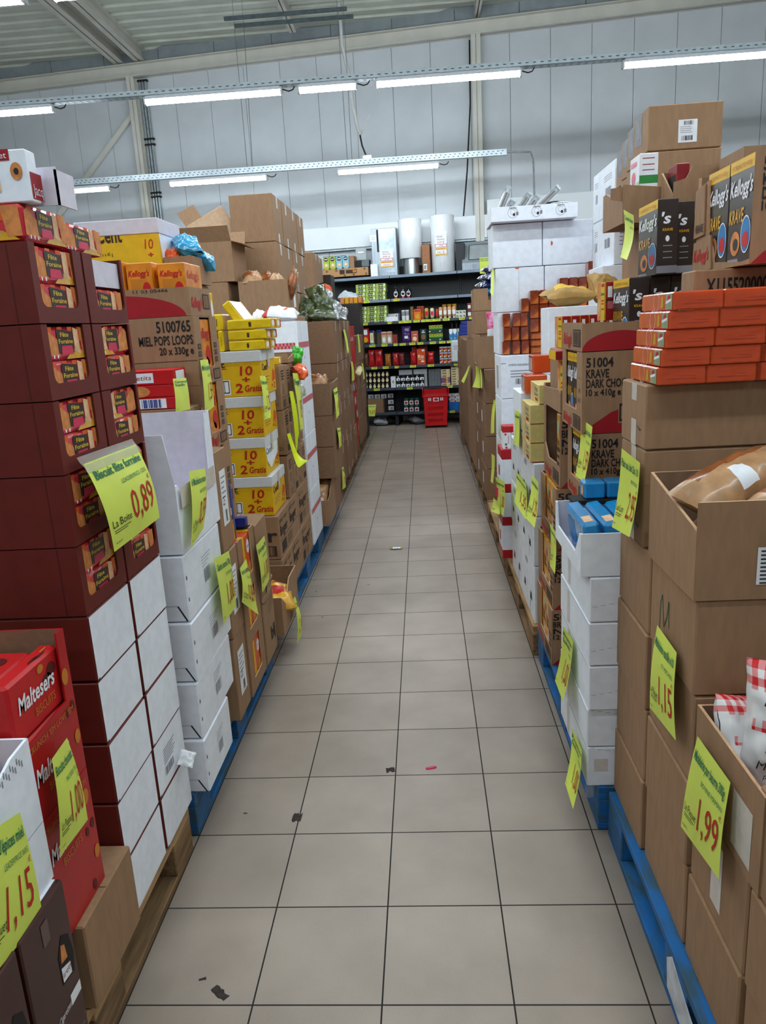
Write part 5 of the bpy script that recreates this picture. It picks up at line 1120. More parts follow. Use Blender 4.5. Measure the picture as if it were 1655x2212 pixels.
carton((.835, .60, 1.3405), (1.40, .70, 1.5955), 'kraft cereal carton printed with a long number below the large case', KR, xdeco, seam=False)
carton((.96, .605, .1445), (1.40, 1.04, .75), 'kraft carton hidden behind the small white boxes, lower', KR); carton((.96, .605, .751), (1.40, 1.04, 1.339), 'kraft carton hidden behind the small white boxes, upper', KR); carton((1.02, .71, 1.3405), (1.42, 1.0, 1.596), 'kraft carton hidden under the back of the large case', KR)
sign([(0.668, 1.119, 1.169), (0.668, 0.959, 1.165), (0.645, 0.963, 0.988), (0.645, 1.103, 0.982)], 'yellow price sign reading 1,59 on the chocolate cereal cartons', 'Krave dark choc', 'KELLOGGS', '1,59', 'La Boite', -.006, pw=.4)
# orange cereal cartons (next stack)
BR = mat('orange_cereal_pack', 'e39a2a', .35, .12, 12, coat=.3)
def bran_face(b, fr):
    w, h = fr.w, fr.h
    b.rect(fr, w*.15, h*.72, w*.5, h*.9, mat('pale_green_panel', 'a9c6a0', .4, .05)); b.txt(fr, 'Nice', w*.1, h*.56, h*.1, INKB, w=w*.5, bold=True); b.txt(fr, 'Morning', w*.1, h*.45, h*.1, INKB, w=w*.75, bold=True); b.ell(fr, w*.5, h*.2, w*.3, h*.12, PAPER); b.ell(fr, w*.75, h*.75, w*.15, h*.08, PINK)
BZ = [.1445, .38, .622, .868, 1.150]
for r in range(4):
    ya, yb = 1.42, 1.80; lo, hi = ((.618, .624, .636, .650)[r], ya, BZ[r]+.0005), (1.1, yb, BZ[r+1]-.0015); w, h = yb-ya, hi[2]-lo[2]
    t = thing('orange_cereal_carton', 'kraft carton of orange cereal boxes, %s up, past the dark cereal' % ORD[r], 'box', ctr(lo, hi), 'kraft orange cereal cartons')
    def deco(b, lo, hi):
        kprint(b, lo, hi, .006, True, '500', 'BRAN', 'NICE', '12 x 330'); logo_band(b, lo, hi, 0, h*.24)
        fr = face(lo, hi, 'R')
        for v in (.5, .4, .3): b.rect(fr, w-.06, h*v, w-.01, h*(v+.05), INKB)
    fro = [(0, 0), (w, 0), (w, h*.5), (w*.8, h*.3), (w*.3, h*.27), (.03, h*.45), (.03, h), (0, h)] if r == 3 else ucut(w, h, .10, w-.06, h*.27, .006)
    b = open_box(lo, hi, KR, KRI, .005, {'R': fro, 'F': h}, deco); b.box((lo[0]+.02, lo[1]+.005, hi[2]-.004), (hi[0]-.005, hi[1]-.005, hi[2]), KR); b.build('carton_body', t)
    for k in range(3 if r < 3 else 1):
        l2, h2 = (lo[0]+.008, (ya+.08+.095*k) if r < 3 else ya+.02, lo[2]+.006), (lo[0]+.2, (ya+.17+.095*k) if r < 3 else ya+.11, hi[2]-.007); b = MB(); b.box(l2, h2, BR, .002); bran_face(b, face(l2, h2, 'R')); b.build('cereal_pack', t)
sign([(0.618, 1.456, 0.729), (0.618, 1.331, 0.727), (0.606, 1.270, 0.581), (0.608, 1.397, 0.572)], 'yellow price sign on the orange cereal cartons', 'Nice morning', 'KELLOGGS', '', '1,49', -.006)
lo, hi = (.655, 1.44, 1.151), (1.1, 1.83, 1.235)
solo(open_box(lo, hi, KR, KRI, .006, {'R': [(0, 0), (.39, 0), (.39, .07), (.36, .084), (0, .07)]}), 'kraft_tray', 'kraft tray of dark red bar boxes on the orange cereal cartons', 'box', ctr(lo, hi))
RBX = mat('dark_red_bar_box', '9c1418', .4, .05, 30); RBX2 = mat('chocolate_bar_print', '4c1512', .5, .1, 30)
def bar_box(lo, hi, label, lying=False):
    b = MB(); b.box(lo, hi, RBX, .002); f2 = face(lo, hi, 'F'); fr = face(lo, hi, 'R'); w, h = f2.w, f2.h
    if not lying:
        b.rect(f2, w*.22, h*.6, w*.6, h*.88, PAPER); b.rect(f2, w*.05, h*.45, w*.95, h*.55, RBX2); b.rect(f2, w*.2, h*.3, w*.85, h*.5, mat('pale_red_text', 'c46a66', .5, .1, 60), .0012); b.rect(f2, 0, 0, w*.06, h, PYEL, .0011)
        u = fr.w
        b.rect(fr, u*.0, 0, u*.5, h, BISC); b.rect(fr, u*.45, 0, u, h, YEL, .0011); b.rect(fr, u*.55, h*.88, u*.9, h*.96, REDB, .0015); b.txt(fr, 'belvita', u*.5, h*.66, h*.08, GREENP, w=u*.45, bold=True, d=.0017)
        for q in (.5, .42, .28): b.rect(fr, u*.58, h*q, u*.9, h*(q+.04), REDB, .0015)
        b.ell(fr, u*.25, h*.35, u*.15, h*.25, TAN, .0012)
    else:
        b.rect(f2, w*.5, h*.3, w*.8, h*.75, PAPER); b.rect(f2, w*.3, h*.2, w*.45, h*.8, RBX2); b.rect(fr, 0, 0, fr.w, fr.h, YEL)
    return solo(b, 'bar_box', label, 'cereal bars', ctr(lo, hi), 'dark red cereal bar boxes')
for k in range(5): bar_box((.672+.038*k, 1.46+.004*k, 1.16), (.708+.038*k, 1.60, 1.345), 'dark red bar box standing in the kraft tray, %s from the aisle' % ORD[k].replace('lowest', 'first'))
bar_box((.64, 1.45, 1.346), (.84, 1.60, 1.378), 'dark red bar box lying across the standing ones', True)
bar_box((.845, 1.45, 1.346), (.90, 1.60, 1.378), 'dark red bar box lying at the end of the lying one', True)
carton((.905, 1.47, 1.236), (1.10, 1.83, 1.345), 'kraft carton hidden behind the dark red bar boxes', KR)
for k in range(7): bar_box((.70+.034*k, 1.66-.003*k, 1.379 if k < 6 else 1.379), (.732+.034*k, 1.82, 1.50), 'dark red bar box in the upper row, %s from the aisle' % ORD[k].replace('lowest', 'first'))
carton((.68, 1.62, 1.16), (.90, 1.825, 1.378), 'kraft carton supporting the upper row of dark red bar boxes', KR)
bar_box((.775, 1.28, 1.479), (.815, 1.39, 1.605), 'dark red and yellow bar box standing beside the dark cereal boxes')
# white fruit boxes with hand holes
IB = mat('white_glossy_board', 'dfe3ea', .45, .03, 25)
IZ = [.1445, .42, .65, .89]
for c, (ya, yb) in enumerate(((1.845, 2.27), (2.275, 2.70))):
    for r in range(3):
        lo, hi = (.612-.003*(r % 2), ya-.0, IZ[r]+.0005), (1.1, yb, IZ[r+1]-.0015)
        def deco(b, lo, hi):
            fr = face(lo, hi, 'R'); w, h = fr.w, fr.h
            for u in (.25, .75): b.shape(fr, [(w*u-.03, h*.3), (w*u+.03, h*.3), (w*u+.02, h*.42), (w*u-.01, h*.45)], INK)
            b.txt(fr, 'CARREF', w*.72, h*.05, .02, INK, w=.1, rot=1.57); b.rect(fr, w*.9, h*.2, w*.905, h*.8, INK); b.rect(fr, w*.45, h*.1, w*.455, h*.7, GREYP); b.txt(fr, 'BISCUIT', w*.3, h*.8, .025, INK, w=.09)
        carton(lo, hi, 'white glossy carton with hand holes, %s row up, %s column' % (ORD[r], COLN[c]), IB, deco, 'white_carton', 'box', 'white glossy cartons with hand holes', False)
carton((.66, 1.805, .1445), (1.1, 1.84, .85), 'narrow kraft sheet standing between orange cereal and white cartons', KR)
sign([(0.600, 2.385, 0.751), (0.600, 2.015, 0.764), (0.575, 1.851, 0.639), (0.575, 2.266, 0.623)], 'yellow price sign on the white glossy cartons, left of two', 'Biscuit nature', 'LU', '1,35', '', -.01)
sign([(0.600, 1.802, 0.850), (0.600, 1.630, 0.851), (0.560, 1.462, 0.708), (0.550, 1.657, 0.699)], 'yellow price sign on the white glossy cartons, right of two', 'Petit dejeuner', 'LU', '1,25', 'Le Paquet', -.01)
for k in range(4):
    z = .891+.083*k; b = MB(); lo, hi = ((.60, .60, .60, .64)[k], 1.86, z), (.75, 2.12, z+.082); b.box(lo, hi, mat('pale_yellow_box', 'd8c77e', .45, .06, 25), .002); fr = face(lo, hi, 'R'); f2 = face(lo, hi, 'F')
    b.txt(fr, 'Petit', .14, .05, .02, DBLUE, w=.08); b.txt(fr, 'Sensation', .13, .03, .018, DBLUE, w=.1); b.rect(fr, .14, .008, .22, .022, DRED); b.shape(fr, [(.02, .0), (.08, 0), (.11, .082), (.05, .082)], TAN, .0008); b.rect(f2, f2.w*.45, .004, f2.w*.95, .078, PAPER); b.rect(f2, 0, 0, f2.w*.4, .003, DRED)
    solo(b, 'yellow_cracker_box', 'pale yellow cracker box on the white glossy cartons, %s up' % ORD[k], 'crackers', ctr(lo, hi), 'pale yellow cracker boxes')
carton((.605, 2.22, .891), (.86, 2.52, 1.16), 'plain white box beside the pale yellow cracker boxes', WB, None, 'white_box', seam=False)
b = MB(); lo, hi = (.605, 2.13, .891), (.75, 2.21, .99); b.box(lo, hi, PAPER, .002); fr = face(lo, hi, 'R'); b.rect(fr, 0, .09, fr.w, .1, DBLUE); b.rect(fr, 0, 0, .006, .1, DBLUE); b.ell(fr, .04, .045, .012, .03, BISC); solo(b, 'white_blue_box', 'small white and blue box between cracker boxes and white box', 'biscuits', ctr(lo, hi))
sign([(0.595, 2.367, 1.064), (0.595, 2.183, 1.074), (0.585, 2.135, 0.917), (0.585, 2.339, 0.896)], 'yellow price sign on the plain white box beside crackers', 'Crackers', '', '', '', -.004)
for k, (x, z) in enumerate(((.62, 1.161), (.67, 1.245))):
    b = MB(); lo, hi = (x, 2.15+.1*k, z), (x+.1, 2.3+.1*k, z+.083); b.box(lo, hi, OP, .004); b.rect(face(lo, hi, 'R'), .01, .01, .13, .07, mat('pale_film_face', 'd9b4ac', .2, .1, 30))
    if k == 0: lo2 = lo
    solo(b, 'orange_cake_pack', 'orange film wrapped pack above the plain white box, %s' % ('lower', 'upper')[k], 'pack', ctr(lo, hi), 'orange packs above the white box')
# white cartons with orange packs, second row
for r, (za, zb) in enumerate(((.1445, .68), (.681, 1.20), (1.201, 1.548))):
    carton((.815, 2.705, za), (1.095, 2.965, zb), 'white carton of the inner pile behind crackers, %s up' % ORD[r], WB, None, 'white_carton', seam=False)
    carton((1.10, 2.705, za), (1.40, 2.965, zb), 'white carton of the innermost pile behind crackers, %s up' % ORD[r], WB, None, 'white_carton', seam=False)
PBG2 = mat('open_paper_bag', 'b8904f', .6, .1, 15, bump=.2)
bag('paper_bag', 'open brown paper bag with yellow lining lying on white cartons', 'bag', (.94, 2.83, 1.605), .27, .2, .10, (.15, .0, .1), lambda a, q: YEL if (.15 < a < .85 and .25 < q < .5) else PBG2, 4, .3)
bag('paper_bag', 'brown paper bag standing behind the dark cereal boxes', 'bag', (1.14, 2.84, 1.625), .18, .2, .12, (.7, .2, .3), PBG2, 6, .3)
# red and white children's biscuit boxes
KB = mat('red_band', 'b4121e', .4, .03, 30)
for r, (za, zb) in enumerate(((.1445, .342), (.343, .537), (.538, .73))):
    lo, hi = (.572, 2.84, za), (.80, 3.06, zb)
    def deco(b, lo, hi):
        for f in 'RF': fr = face(lo, hi, f); b.rect(fr, 0, 0, fr.w, .05, KB)
        f2 = face(lo, hi, 'F'); b.txt(f2, 'Kinder', .06, .014, .02, PAPER, w=.08); fr = face(lo, hi, 'R'); b.rect(fr, .05, .08, .12, .14, KB, .0008)
    carton(lo, hi, 'white carton with red lower band behind the glossy cartons, %s up' % ORD[r], WB, deco, 'red_banded_carton', 'box', 'white cartons with red bands', False)
lo, hi = (.572, 2.84, .731), (.80, 3.06, .785); b = MB(); b.box(lo, hi, KB, .002); b.txt(face(lo, hi, 'F'), 'Kinder', .06, .015, .02, PAPER, w=.08); solo(b, 'red_tray', 'red tray under the small red and white boxes', 'box', ctr(lo, hi))
for k in range(3):
    b = MB(); lo, hi = (.585+.046*k, 2.85, .786), (.629+.046*k, 2.95, .915); b.box(lo, hi, PAPER, .002); f2 = face(lo, hi, 'F'); w, h = f2.w, f2.h
    for f in 'FR': fr = face(lo, hi, f); b.rect(fr, 0, h*.74, fr.w, h, REDB)
    b.rect(face(lo, hi, 'T'), 0, 0, .044, .1, REDB); b.ell(f2, w*.3, h*.66, w*.14, h*.05, PINK); b.ell(f2, w*.35, h*.22, w*.16, h*.05, GREENP); b.ell(f2, w*.4, h*.08, w*.14, h*.05, PINK); b.rect(f2, w*.6, h*.25, w*.75, h*.6, mat('pale_pink', 'd9b3b8', .5, .05))
    solo(b, 'small_biscuit_box', 'small white biscuit box with red top, %s from the aisle' % ORD[k].replace('lowest', 'first'), 'biscuits', ctr(lo, hi), 'small red topped biscuit boxes')
b = MB(); fr = Fr((.555, 3.06, .47), (.3, -1, 0), (0, 0, 1), (-1, -.3, 0), .1, .1); b.slab(fr, [(0, 0), (.09, .0), (.09, .05), (.0, .06)], .002, PINK); solo(b, 'torn_flap', 'torn pink printed flap sticking out of the red banded cartons', 'flap', (.555, 3.06, .47))
sign([(0.565, 3.167, 0.565), (0.565, 2.620, 0.650), (0.535, 2.402, 0.514), (0.560, 2.975, 0.394)], 'yellow price sign reading 1,00 on the red banded cartons', 'Bueno rose', 'KINDER', '1,00', '', -.008)
sign([(0.555, 3.212, 0.424), (0.545, 2.802, 0.492), (0.530, 2.548, 0.484), (0.520, 3.019, 0.387)], 'yellow price sign corner reading Le Paquet below the red banded carton sign', '', '', '', 'Le Paquet', -.008)
carton((.60, 3.07, .1445), (.72, 3.4, .36), 'low kraft box on the floor pallet behind the red banded cartons', KR)
# tall white tower
TZ = [.1445, .435, .72, 1.003, 1.276]
def wprint(b, lo, hi):
    f2 = face(lo, hi, 'F'); fr = face(lo, hi, 'R')
    b.txt(f2, 'PE PEPITES CASSE LEADER PRICE 150G', .05, .205, .012, INK, w=.17)
    for k in range(3): b.rect(f2, .06, .17-.018*k, .19-.03*(k % 2), .176-.018*k, GREYP)
    b.bars(f2, .09, .09, .21, .125, INK, 26, 4); b.rect(fr, fr.w*.3, .05, fr.w*.6, .2, TAPE2); b.rect(f2, .0, f2.h-.05, .03, f2.h-.045, GREYP)
for r in range(4):
    for c in range(2):
        lo, hi = (.645+.315*c, 3.50, TZ[r]+.0005), (.955+.315*c, 3.92, TZ[r+1]-.0015)
        carton(lo, hi, 'white carton of the tall white tower, %s row up, %s column' % (ORD[r], ('left', 'right')[c]), WB, wprint if r == 3 else None, 'white_carton', 'box', 'white cartons of the tall tower', False)
for r, (za, zb) in enumerate(((1.277, 1.541), (1.542, 1.815), (1.816, 2.08))):
    for c in range(2):
        lo, hi = (.645+.315*c-.012*r, 3.66, za+.0005), (.955+.315*c-.012*r, 3.98, zb-.0015)
        def deco(b, lo, hi):
            f2 = face(lo, hi, 'F')
            if (r, c) == (2, 1): b.ell(f2, .05, .13, .012, .014, OP, .0009, 12, -math.pi/2, math.pi/2)
            if (r, c) == (1, 0): b.ell(f2, .14, f2.h-.001, .014, .008, OP, .0009, 12, math.pi, 2*math.pi); b.rect(f2, .15, 0, .1512, f2.h, GREYP)
            if (r, c) == (1, 1): b.ell(f2, .0, .1, .01, .012, OP, .0009, 12, -math.pi/2, math.pi/2)
        carton(lo, hi, 'white carton set back above the ledge of the white tower, %s row, %s column' % (ORD[r], ('left', 'right')[c]), WB, deco, 'white_carton', 'box', 'white cartons above the ledge', False)
# orange brown wrapped packs stepping up against the white cartons
CAR = mat('caramel_wrapped_pack', 'a8481a', .2, .1, 14, coat=.6, col2='7a2a10'); CAR2 = mat('caramel_pack_panel', 'c2662a', .25, .1, 20)
def cpack(x0, z0, w, h, label, y=3.575):
    b = MB(); lo, hi = (x0, y, z0), (x0+w, 3.655, z0+h); b.box(lo, hi, CAR, .005); f2 = face(lo, hi, 'F')
    b.shape(f2, [(w*.08, h*.05), (w*.92, h*.05), (w*.92, h*.5), (w*.55, h*.3), (w*.12, h*.12)] if h > w else [(w*.1, h*.1), (w*.9, h*.1), (w*.75, h*.7), (w*.2, h*.8)], CAR2)
    return solo(b, 'caramel_pack', label, 'pack', ctr(lo, hi), 'caramel wrapped packs against the white cartons')
PW, PH = .054, .086
cols = [3, 3, 4, 5, 5, 5]; n = 0
x = .668
for c in range(6):
    z = 1.277
    if c < 3: rows = (3, 3, 4)[c]
    else: rows = 3
    if c < 3:
        for r in range(rows): cpack(x+.004*((r*5+c) % 3-1), z+PH*r, PW-.005, PH-.001, 'caramel wrapped pack, column %s from left, %s up' % (('one', 'two', 'three')[c], ORD[r]))
        x += PW+.006*(c == 0)
for c in range(2):
    for r in range(3): cpack(.842+.088*c, 1.277+.043*r, .085, .042, 'caramel wrapped pack lying flat, %s of two columns, %s up' % (('left', 'right')[c], ORD[r]))
for c in range(3):
    for r in range(3): cpack(.842+.0585*c, 1.4075+PH*r, .055, PH-.001, 'caramel wrapped pack standing above the flat ones, %s up, %s' % (ORD[r], ('left', 'middle', 'right')[c]))
carton((1.022, 3.50, 1.277), (1.40, 3.65, 1.55), 'white carton ledge at right of the flat caramel packs', WB, None, 'white_carton', seam=False)
for c in range(6):
    for r in range(2): cpack(1.024+.058*c, 1.551+.09*r, .055, .088, 'caramel wrapped pack of the upper right group, %s row, %s from left' % (('lower', 'upper')[r], ORD[c].replace('lowest', 'first')), 3.56)
for c in range(3): cpack(1.20+.058*c, 1.731, .055, .088, 'caramel wrapped pack of the topmost row, %s from left' % ORD[c].replace('lowest', 'first'), 3.56)
# tray of foil wrapped cakes on the tower
lo, hi = (.607, 3.55, 2.0815), (1.13, 3.95, 2.165)
t = thing('white_printed_tray', 'white tray with three printed round logos on the white tower', 'box', ctr(lo, hi))
b = open_box(lo, hi, WB, WBI, .005, {'R': .083}); b.build('tray_body', t)
f2 = face(lo, hi, 'F'); b = MB()
for k in range(3):
    u = .13+.145*k; b.ring(f2, u, .045, .03, .030, .05, INKB, .001, 24); b.ell(f2, u+.008, .035, .008, .009, INKB); b.ring(f2, u, .05, .014, .016, .08, INKB, .001, 16); b.rect(f2, u+.02, .03, .0+u+.035, .05, GREYP); b.txt(f2, 'Sarlo', u-.022, .068, .013, INK, w=.044, shear=.3)
b.build('printed_logo', t)
FOIL = mat('silver_foil_tray', 'aeb4b8', .18, .15, 30, metal=.95); CAKE = mat('dark_cake', '4a2c1c', .7, .2, 30)
for k, (x, a, L) in enumerate(((.645, .42, .20), (.70, .45, .12), (.745, .65, .18), (.80, .70, .16), (.84, .85, .25))):
    T = Matrix.Translation((x, 3.62, 2.10)) @ Matrix.Rotation(a, 4, 'Y')
    t = thing('foil_cake_tray', 'clear wrapped foil cake tray leaning in the printed tray, %s from left' % ORD[k].replace('lowest', 'first'), 'cake', (x, 3.7, 2.10), 'foil cake trays')
    b = MB(); b.T = T; b.box((-.016, 0, 0), (.012, .20, L), FOIL, .004); b.box((-.02, -.004, L-.01), (.016, .204, L), FOIL, .002); b.build('foil_tray', t)
    b = MB(); b.T = T; b.box((-.008, -.002, .01), (.004, .2, L-.03), CAKE); b.box((.012, .01, .01), (.016, .19, L-.03), CAKE); b.build('cake', t)
    b = MB(); b.T = T; b.box((-.022, -.006, 0), (.018, .206, L+.01), mat('cake_film', 'e8f0f4', .05, 0, alpha=.22, spec=1), .004); b.build('clear_wrap', t)
b = MB(); b.lathe((1.03, 3.72, 2.12), [(.095, .0), (.10, .055), (.102, .06), (.06, .075), (0, .08)], FOIL, 24); solo(b, 'round_foil_cake', 'round foil cake lying at the right end of the printed tray', 'cake', (1.03, 3.72, 2.12))
# white tower of the second row and its topmost cartons
for c, (ya, yb) in enumerate(((2.97, 3.32), (3.33, 3.49))):
    for r in range(8):
        za = .1445+.2685*r; lo, hi = (1.41 if r < 5 and c == 1 else 1.21, ya, za), (1.62, yb, za+.267)
        if r < 6 and c == 0: lo = (1.15, ya, za)
        def deco(b, lo, hi):
            f2 = face(lo, hi, 'F'); fr = face(lo, hi, 'R'); b.txt(f2, 'PE PEPITES', .03, .2, .012, GREYP, w=.08); b.bars(fr, fr.w*.4, .1, fr.w*.75, .15, GREYP, 12, r)
            for k in range(4): b.rect(f2, .03, .16-.02*k, .11-.02*(k % 2), .165-.02*k, GREYP)
            for k in range(3): b.rect(fr, fr.w*.3, .21-.012*k, fr.w*.8, .213-.012*k, GREYP)
        carton(lo, hi, 'white carton of the second row tower on the right, %s up, %s' % (ORD[r], COLN[c]), WB, deco if r > 5 else None, 'white_carton', 'box', 'white cartons of the second row tower', False)
# kraft boxes piled high at the upper right
def hole(b, lo, hi):
    fr = face(lo, hi, 'R'); w, h = fr.w, fr.h; b.shape(fr, [(w*.15, h*.3), (w*.6, h*.25), (w*.6, h), (w*.1, h), (w*.1, h*.6)], BLK); b.shape(fr, [(w*.25, h*.4), (w*.5, h*.45), (w*.4, h*.85)], GREYP, .0013)
def toplab(b, lo, hi):
    hole(b, lo, hi); f2 = face(lo, hi, 'F'); b.rect(f2, .12, .025, .195, .11, PAPER, .0008); b.bars(f2, .14, .09, .18, .105, INK, 12, 1); b.bars(f2, .133, .032, .18, .05, INK, 16, 2)
    for k in range(4): b.rect(f2, .127, .082-.007*k, .17+.005*(k % 2), .084-.007*k, GREYP, .0013)
for c in range(4):
    ya = 2.0+.235*c
    for r, (za, zb) in enumerate(((1.965, 2.132), (2.133, 2.305))):
        lo, hi = (1.105+.034*c, ya, za), (1.40+.034*c, ya+.225, zb)
        carton(lo, hi, 'kraft box high in the upper right pile, %s layer, %s from the near end' % (('lower', 'upper')[r], ('first', 'second', 'third', 'fourth')[c]), KR, (toplab if c == 0 else hole) if r else None, group='kraft boxes high on the right', seam=False)
for r, (za, zb) in enumerate(((.1445, .75), (.751, 1.36), (1.361, 1.964))):
    carton((1.20, 2.02, za), (1.48, 2.5, zb), 'kraft carton hidden under the high right pile, %s up' % ORD[r], KR, group='kraft cartons under the high right pile')
carton((1.105, 1.31, .1445), (1.45, 1.99, .85), 'kraft carton hidden behind the orange cereal cartons, lower', KR); carton((1.125, 1.41, .851), (1.45, 1.99, 1.77), 'kraft carton hidden behind the orange cereal cartons, upper', KR)
# open kraft trays with white green box
lo, hi = (.86, 1.41, 1.80), (1.12, 1.70, 1.93)
carton((.96, 1.42, 1.346), (1.12, 1.80, 1.799), 'kraft carton under the tilted open kraft box at right', KR)
solo(open_box(lo, hi, KR, KRI, .005, {'R': [(0, 0), (.29, 0), (.29, .10), (.22, .12), (.18, .09), (.05, .13), (0, .13)], 'F': [(0, 0), (.26, 0), (.26, .13), (.14, .13), (.135, .11), (0, .125)]}), 'open_kraft_box', 'torn open kraft box with price sign at upper right', 'box', ctr(lo, hi))
b = MB(); fr = face((.82, 1.42, 1.87), (.86, 1.6, 1.92), 'F'); b.slab(fr, [(0, .01), (.05, .0), (.05, .05), (0, .045)], .003, KR); solo(b, 'box_flap', 'short flap sticking out of the torn kraft box', 'flap', (.81, 1.42, 1.85))
lo, hi = (.922, 1.44, 1.806), (.985, 1.56, 2.025); b = MB(); b.box(lo, hi, PAPER, .002); f2 = face(lo, hi, 'F'); fr = face(lo, hi, 'R'); b.rect(f2, 0, f2.h*.56, f2.w, f2.h*.68, GREENP); b.rect(f2, f2.w*.1, f2.h*.5, f2.w*.9, f2.h*.555, PAPER, .0015)
for q in (.92, .83, .75): b.rect(f2, f2.w*.15, f2.h*q, f2.w*.8, f2.h*(q+.012), DRED)
b.rect(fr, 0, fr.h*.3, fr.w, fr.h*.6, mat('pale_green', 'b8d4a0', .4, .05)); b.ell(fr, fr.w*.4, fr.h*.68, fr.w*.2, fr.h*.1, PINK); b.rect(fr, fr.w*.1, fr.h*.85, fr.w*.7, fr.h*.92, PINK)
solo(b, 'white_green_box', 'white box with green band standing in the torn kraft box', 'box', ctr(lo, hi))
sign([(0.800, 1.161, 1.815), (0.800, 1.041, 1.782), (0.780, 1.031, 1.655), (0.780, 1.109, 1.670)], 'yellow price sign hanging from the torn kraft box at upper right', 'Creme dessert', 'JARDIN BIO', '', '', -.015)
# dark packs in kraft trays, far upper right
carton((1.13, 1.06, .1445), (1.5, 1.30, 1.0), 'kraft carton hidden behind the chocolate cereal, lower', KR); carton((1.13, 1.06, 1.001), (1.5, 1.40, 1.80), 'kraft carton hidden behind the chocolate cereal, upper', KR)
lo, hi = (.985, 1.27, 1.801), (1.30, 1.55-.15, 1.95); solo(open_box(lo, hi, KR, KRI, .005, {'R': [(0, 0), (.13, 0), (.13, .06), (0, .149)], 'F': [(0, 0), (.315, 0), (.315, .149), (.06, .145), (.04, .11), (0, .10)]}), 'open_kraft_box', 'open kraft box behind the large cereal case', 'box', ctr(lo, hi))
b = MB(); lo, hi = (1.0, 1.285, 1.808), (1.04, 1.38, 1.96); b.box(lo, hi, mat('red_black_pack', '8c1a20', .3, .1, 20), .003); b.rect(face(lo, hi, 'R'), .01, .06, .08, .12, INK); solo(b, 'red_black_pack', 'red and black pack in the open box behind the large case', 'pack', ctr(lo, hi))
lo, hi = (1.12, 1.06, 1.801), (1.40, 1.25, 1.955); solo(open_box(lo, hi, KR, KRI, .005, {'F': [(0, 0), (.28, 0), (.28, .09), (.16, .09), (.14, .154), (0, .154)]}), 'open_kraft_box', 'open kraft box of black bags at the far upper right', 'box', ctr(lo, hi))
BLB = mat('black_shiny_bag', '1c2228', .2, .15, 20, coat=.6)
bag('black_bag', 'shiny black bag in the far upper right box, nearer', 'bag', (1.34, 1.12, 1.94), .10, .1, .05, (.6, .2, .3), BLB, 3, .4); bag('black_bag', 'shiny black bag in the far upper right box, farther', 'bag', (1.29, 1.18, 1.93), .10, .1, .05, (.8, .2, .9), BLB, 4, .4)
# far right stacks
for r, (za, zb) in enumerate(((.1445, .39), (.391, .64), (.641, .89), (.891, 1.145))):
    for c in range(2):
        lo, hi = (.602+.004*((r+c) % 2), 4.32+.56*c, za), (1.0, 4.87+.56*c, zb-.001)
        carton(lo, hi, 'kraft carton with white label past the white tower, %s row up, %s' % (ORD[r], COLN[c]), KR2, lambda b, lo, hi: b.rect(face(lo, hi, 'R'), .2, .08, .28, .17, PAPER, .0008), group='labelled kraft cartons past the tower', seam=False)
lo, hi = (.575, 4.40, 1.147), (.90, 4.75, 1.392); solo(open_box(lo, hi, KR, KRI, .006, {'F': .235}), 'open_kraft_box', 'open kraft box jutting out past the white tower', 'box', ctr(lo, hi))
bag('pink_bag', 'pink and white bag standing in the open box past the tower', 'bag', (.70, 4.5, 1.46), .12, .2, .06, (1.4, 0, .1), lambda a, q: PAPER if q < .35 else mat('magenta_print', 'c41f5a', .3, .2, 18, col2='e59ac0'), 3, .15)
for r, (za, zb) in enumerate(((1.395, 1.572), (1.573, 1.74))):
    lo, hi = (.57, 4.76, za), (.92, 5.1, zb)
    carton((.60, 4.78, 1.146), (.92, 5.1, 1.394), 'kraft carton under the blue bags box', KR2) if r == 0 else None
    solo(open_box(lo, hi, KR, KRI, .006, {'F': [(0, 0), (.35, 0), (.35, .08), (.11, .08), (.11, .167), (0, .167)], 'R': [(0, 0), (.34, 0), (.34, .167), (.1, .167), (.04, .1), (0, .1)]}) if r else carton_mb(lo, hi, KR), 'kraft_box', ('closed kraft box below the blue bags', 'open kraft box of dark blue bags on the right')[r], 'box', ctr(lo, hi))
NB = mat('navy_bag', '1a2350', .22, .15, 20, coat=.6)
for k in range(4): bag('blue_bag', 'dark blue snack bag in the open box on the right, %s up' % ORD[k], 'bag', (.70+.02*k, 4.9, 1.72+.055*k), .26-.03*k, .2, .07, (.1, -.12, .2*k), lambda a, q: (PAPER if q > .85 else (BLUE if (a > .4 and q < .3) else NB)), k+2, .3, 'dark blue snack bags')
sign([(0.628, 3.825, 1.885), (0.632, 3.738, 1.878), (0.600, 3.471, 1.641), (0.590, 3.546, 1.666)], 'yellow price sign hanging along the edge of the white tower, upper', '', '', '', '', -.01)
sign([(0.600, 3.581, 0.989), (0.620, 3.601, 0.995), (0.600, 3.561, 0.779), (0.590, 3.729, 0.749)], 'yellow price sign on the edge of the white tower, lower', '', '', '', '', -.01)
sign([(0.600, 3.806, 0.598), (0.600, 3.561, 0.625), (0.575, 3.456, 0.460), (0.575, 3.632, 0.439)], 'yellow price sign on the labelled kraft cartons past the tower', '', '', '', '', -.006)
for r in range(4):
    lo, hi = (.605, 5.55, .1445+.30*r), (1.0, 6.6, .1445+.30*r+.299)
    carton(lo, hi, 'long kraft carton farther along the right side, %s up' % ORD[r], KR, lambda b, lo, hi: b.rect(face(lo, hi, 'F'), .1, .1, .16, .14, INKB, .0008), group='long kraft cartons on the right', seam=False)
lo, hi = (.60, 5.6, 1.345), (.9, 6.3, 1.50); solo(open_box(lo, hi, KR, KRI, .006), 'open_kraft_box', 'open kraft box on the long cartons farther along', 'box', ctr(lo, hi))
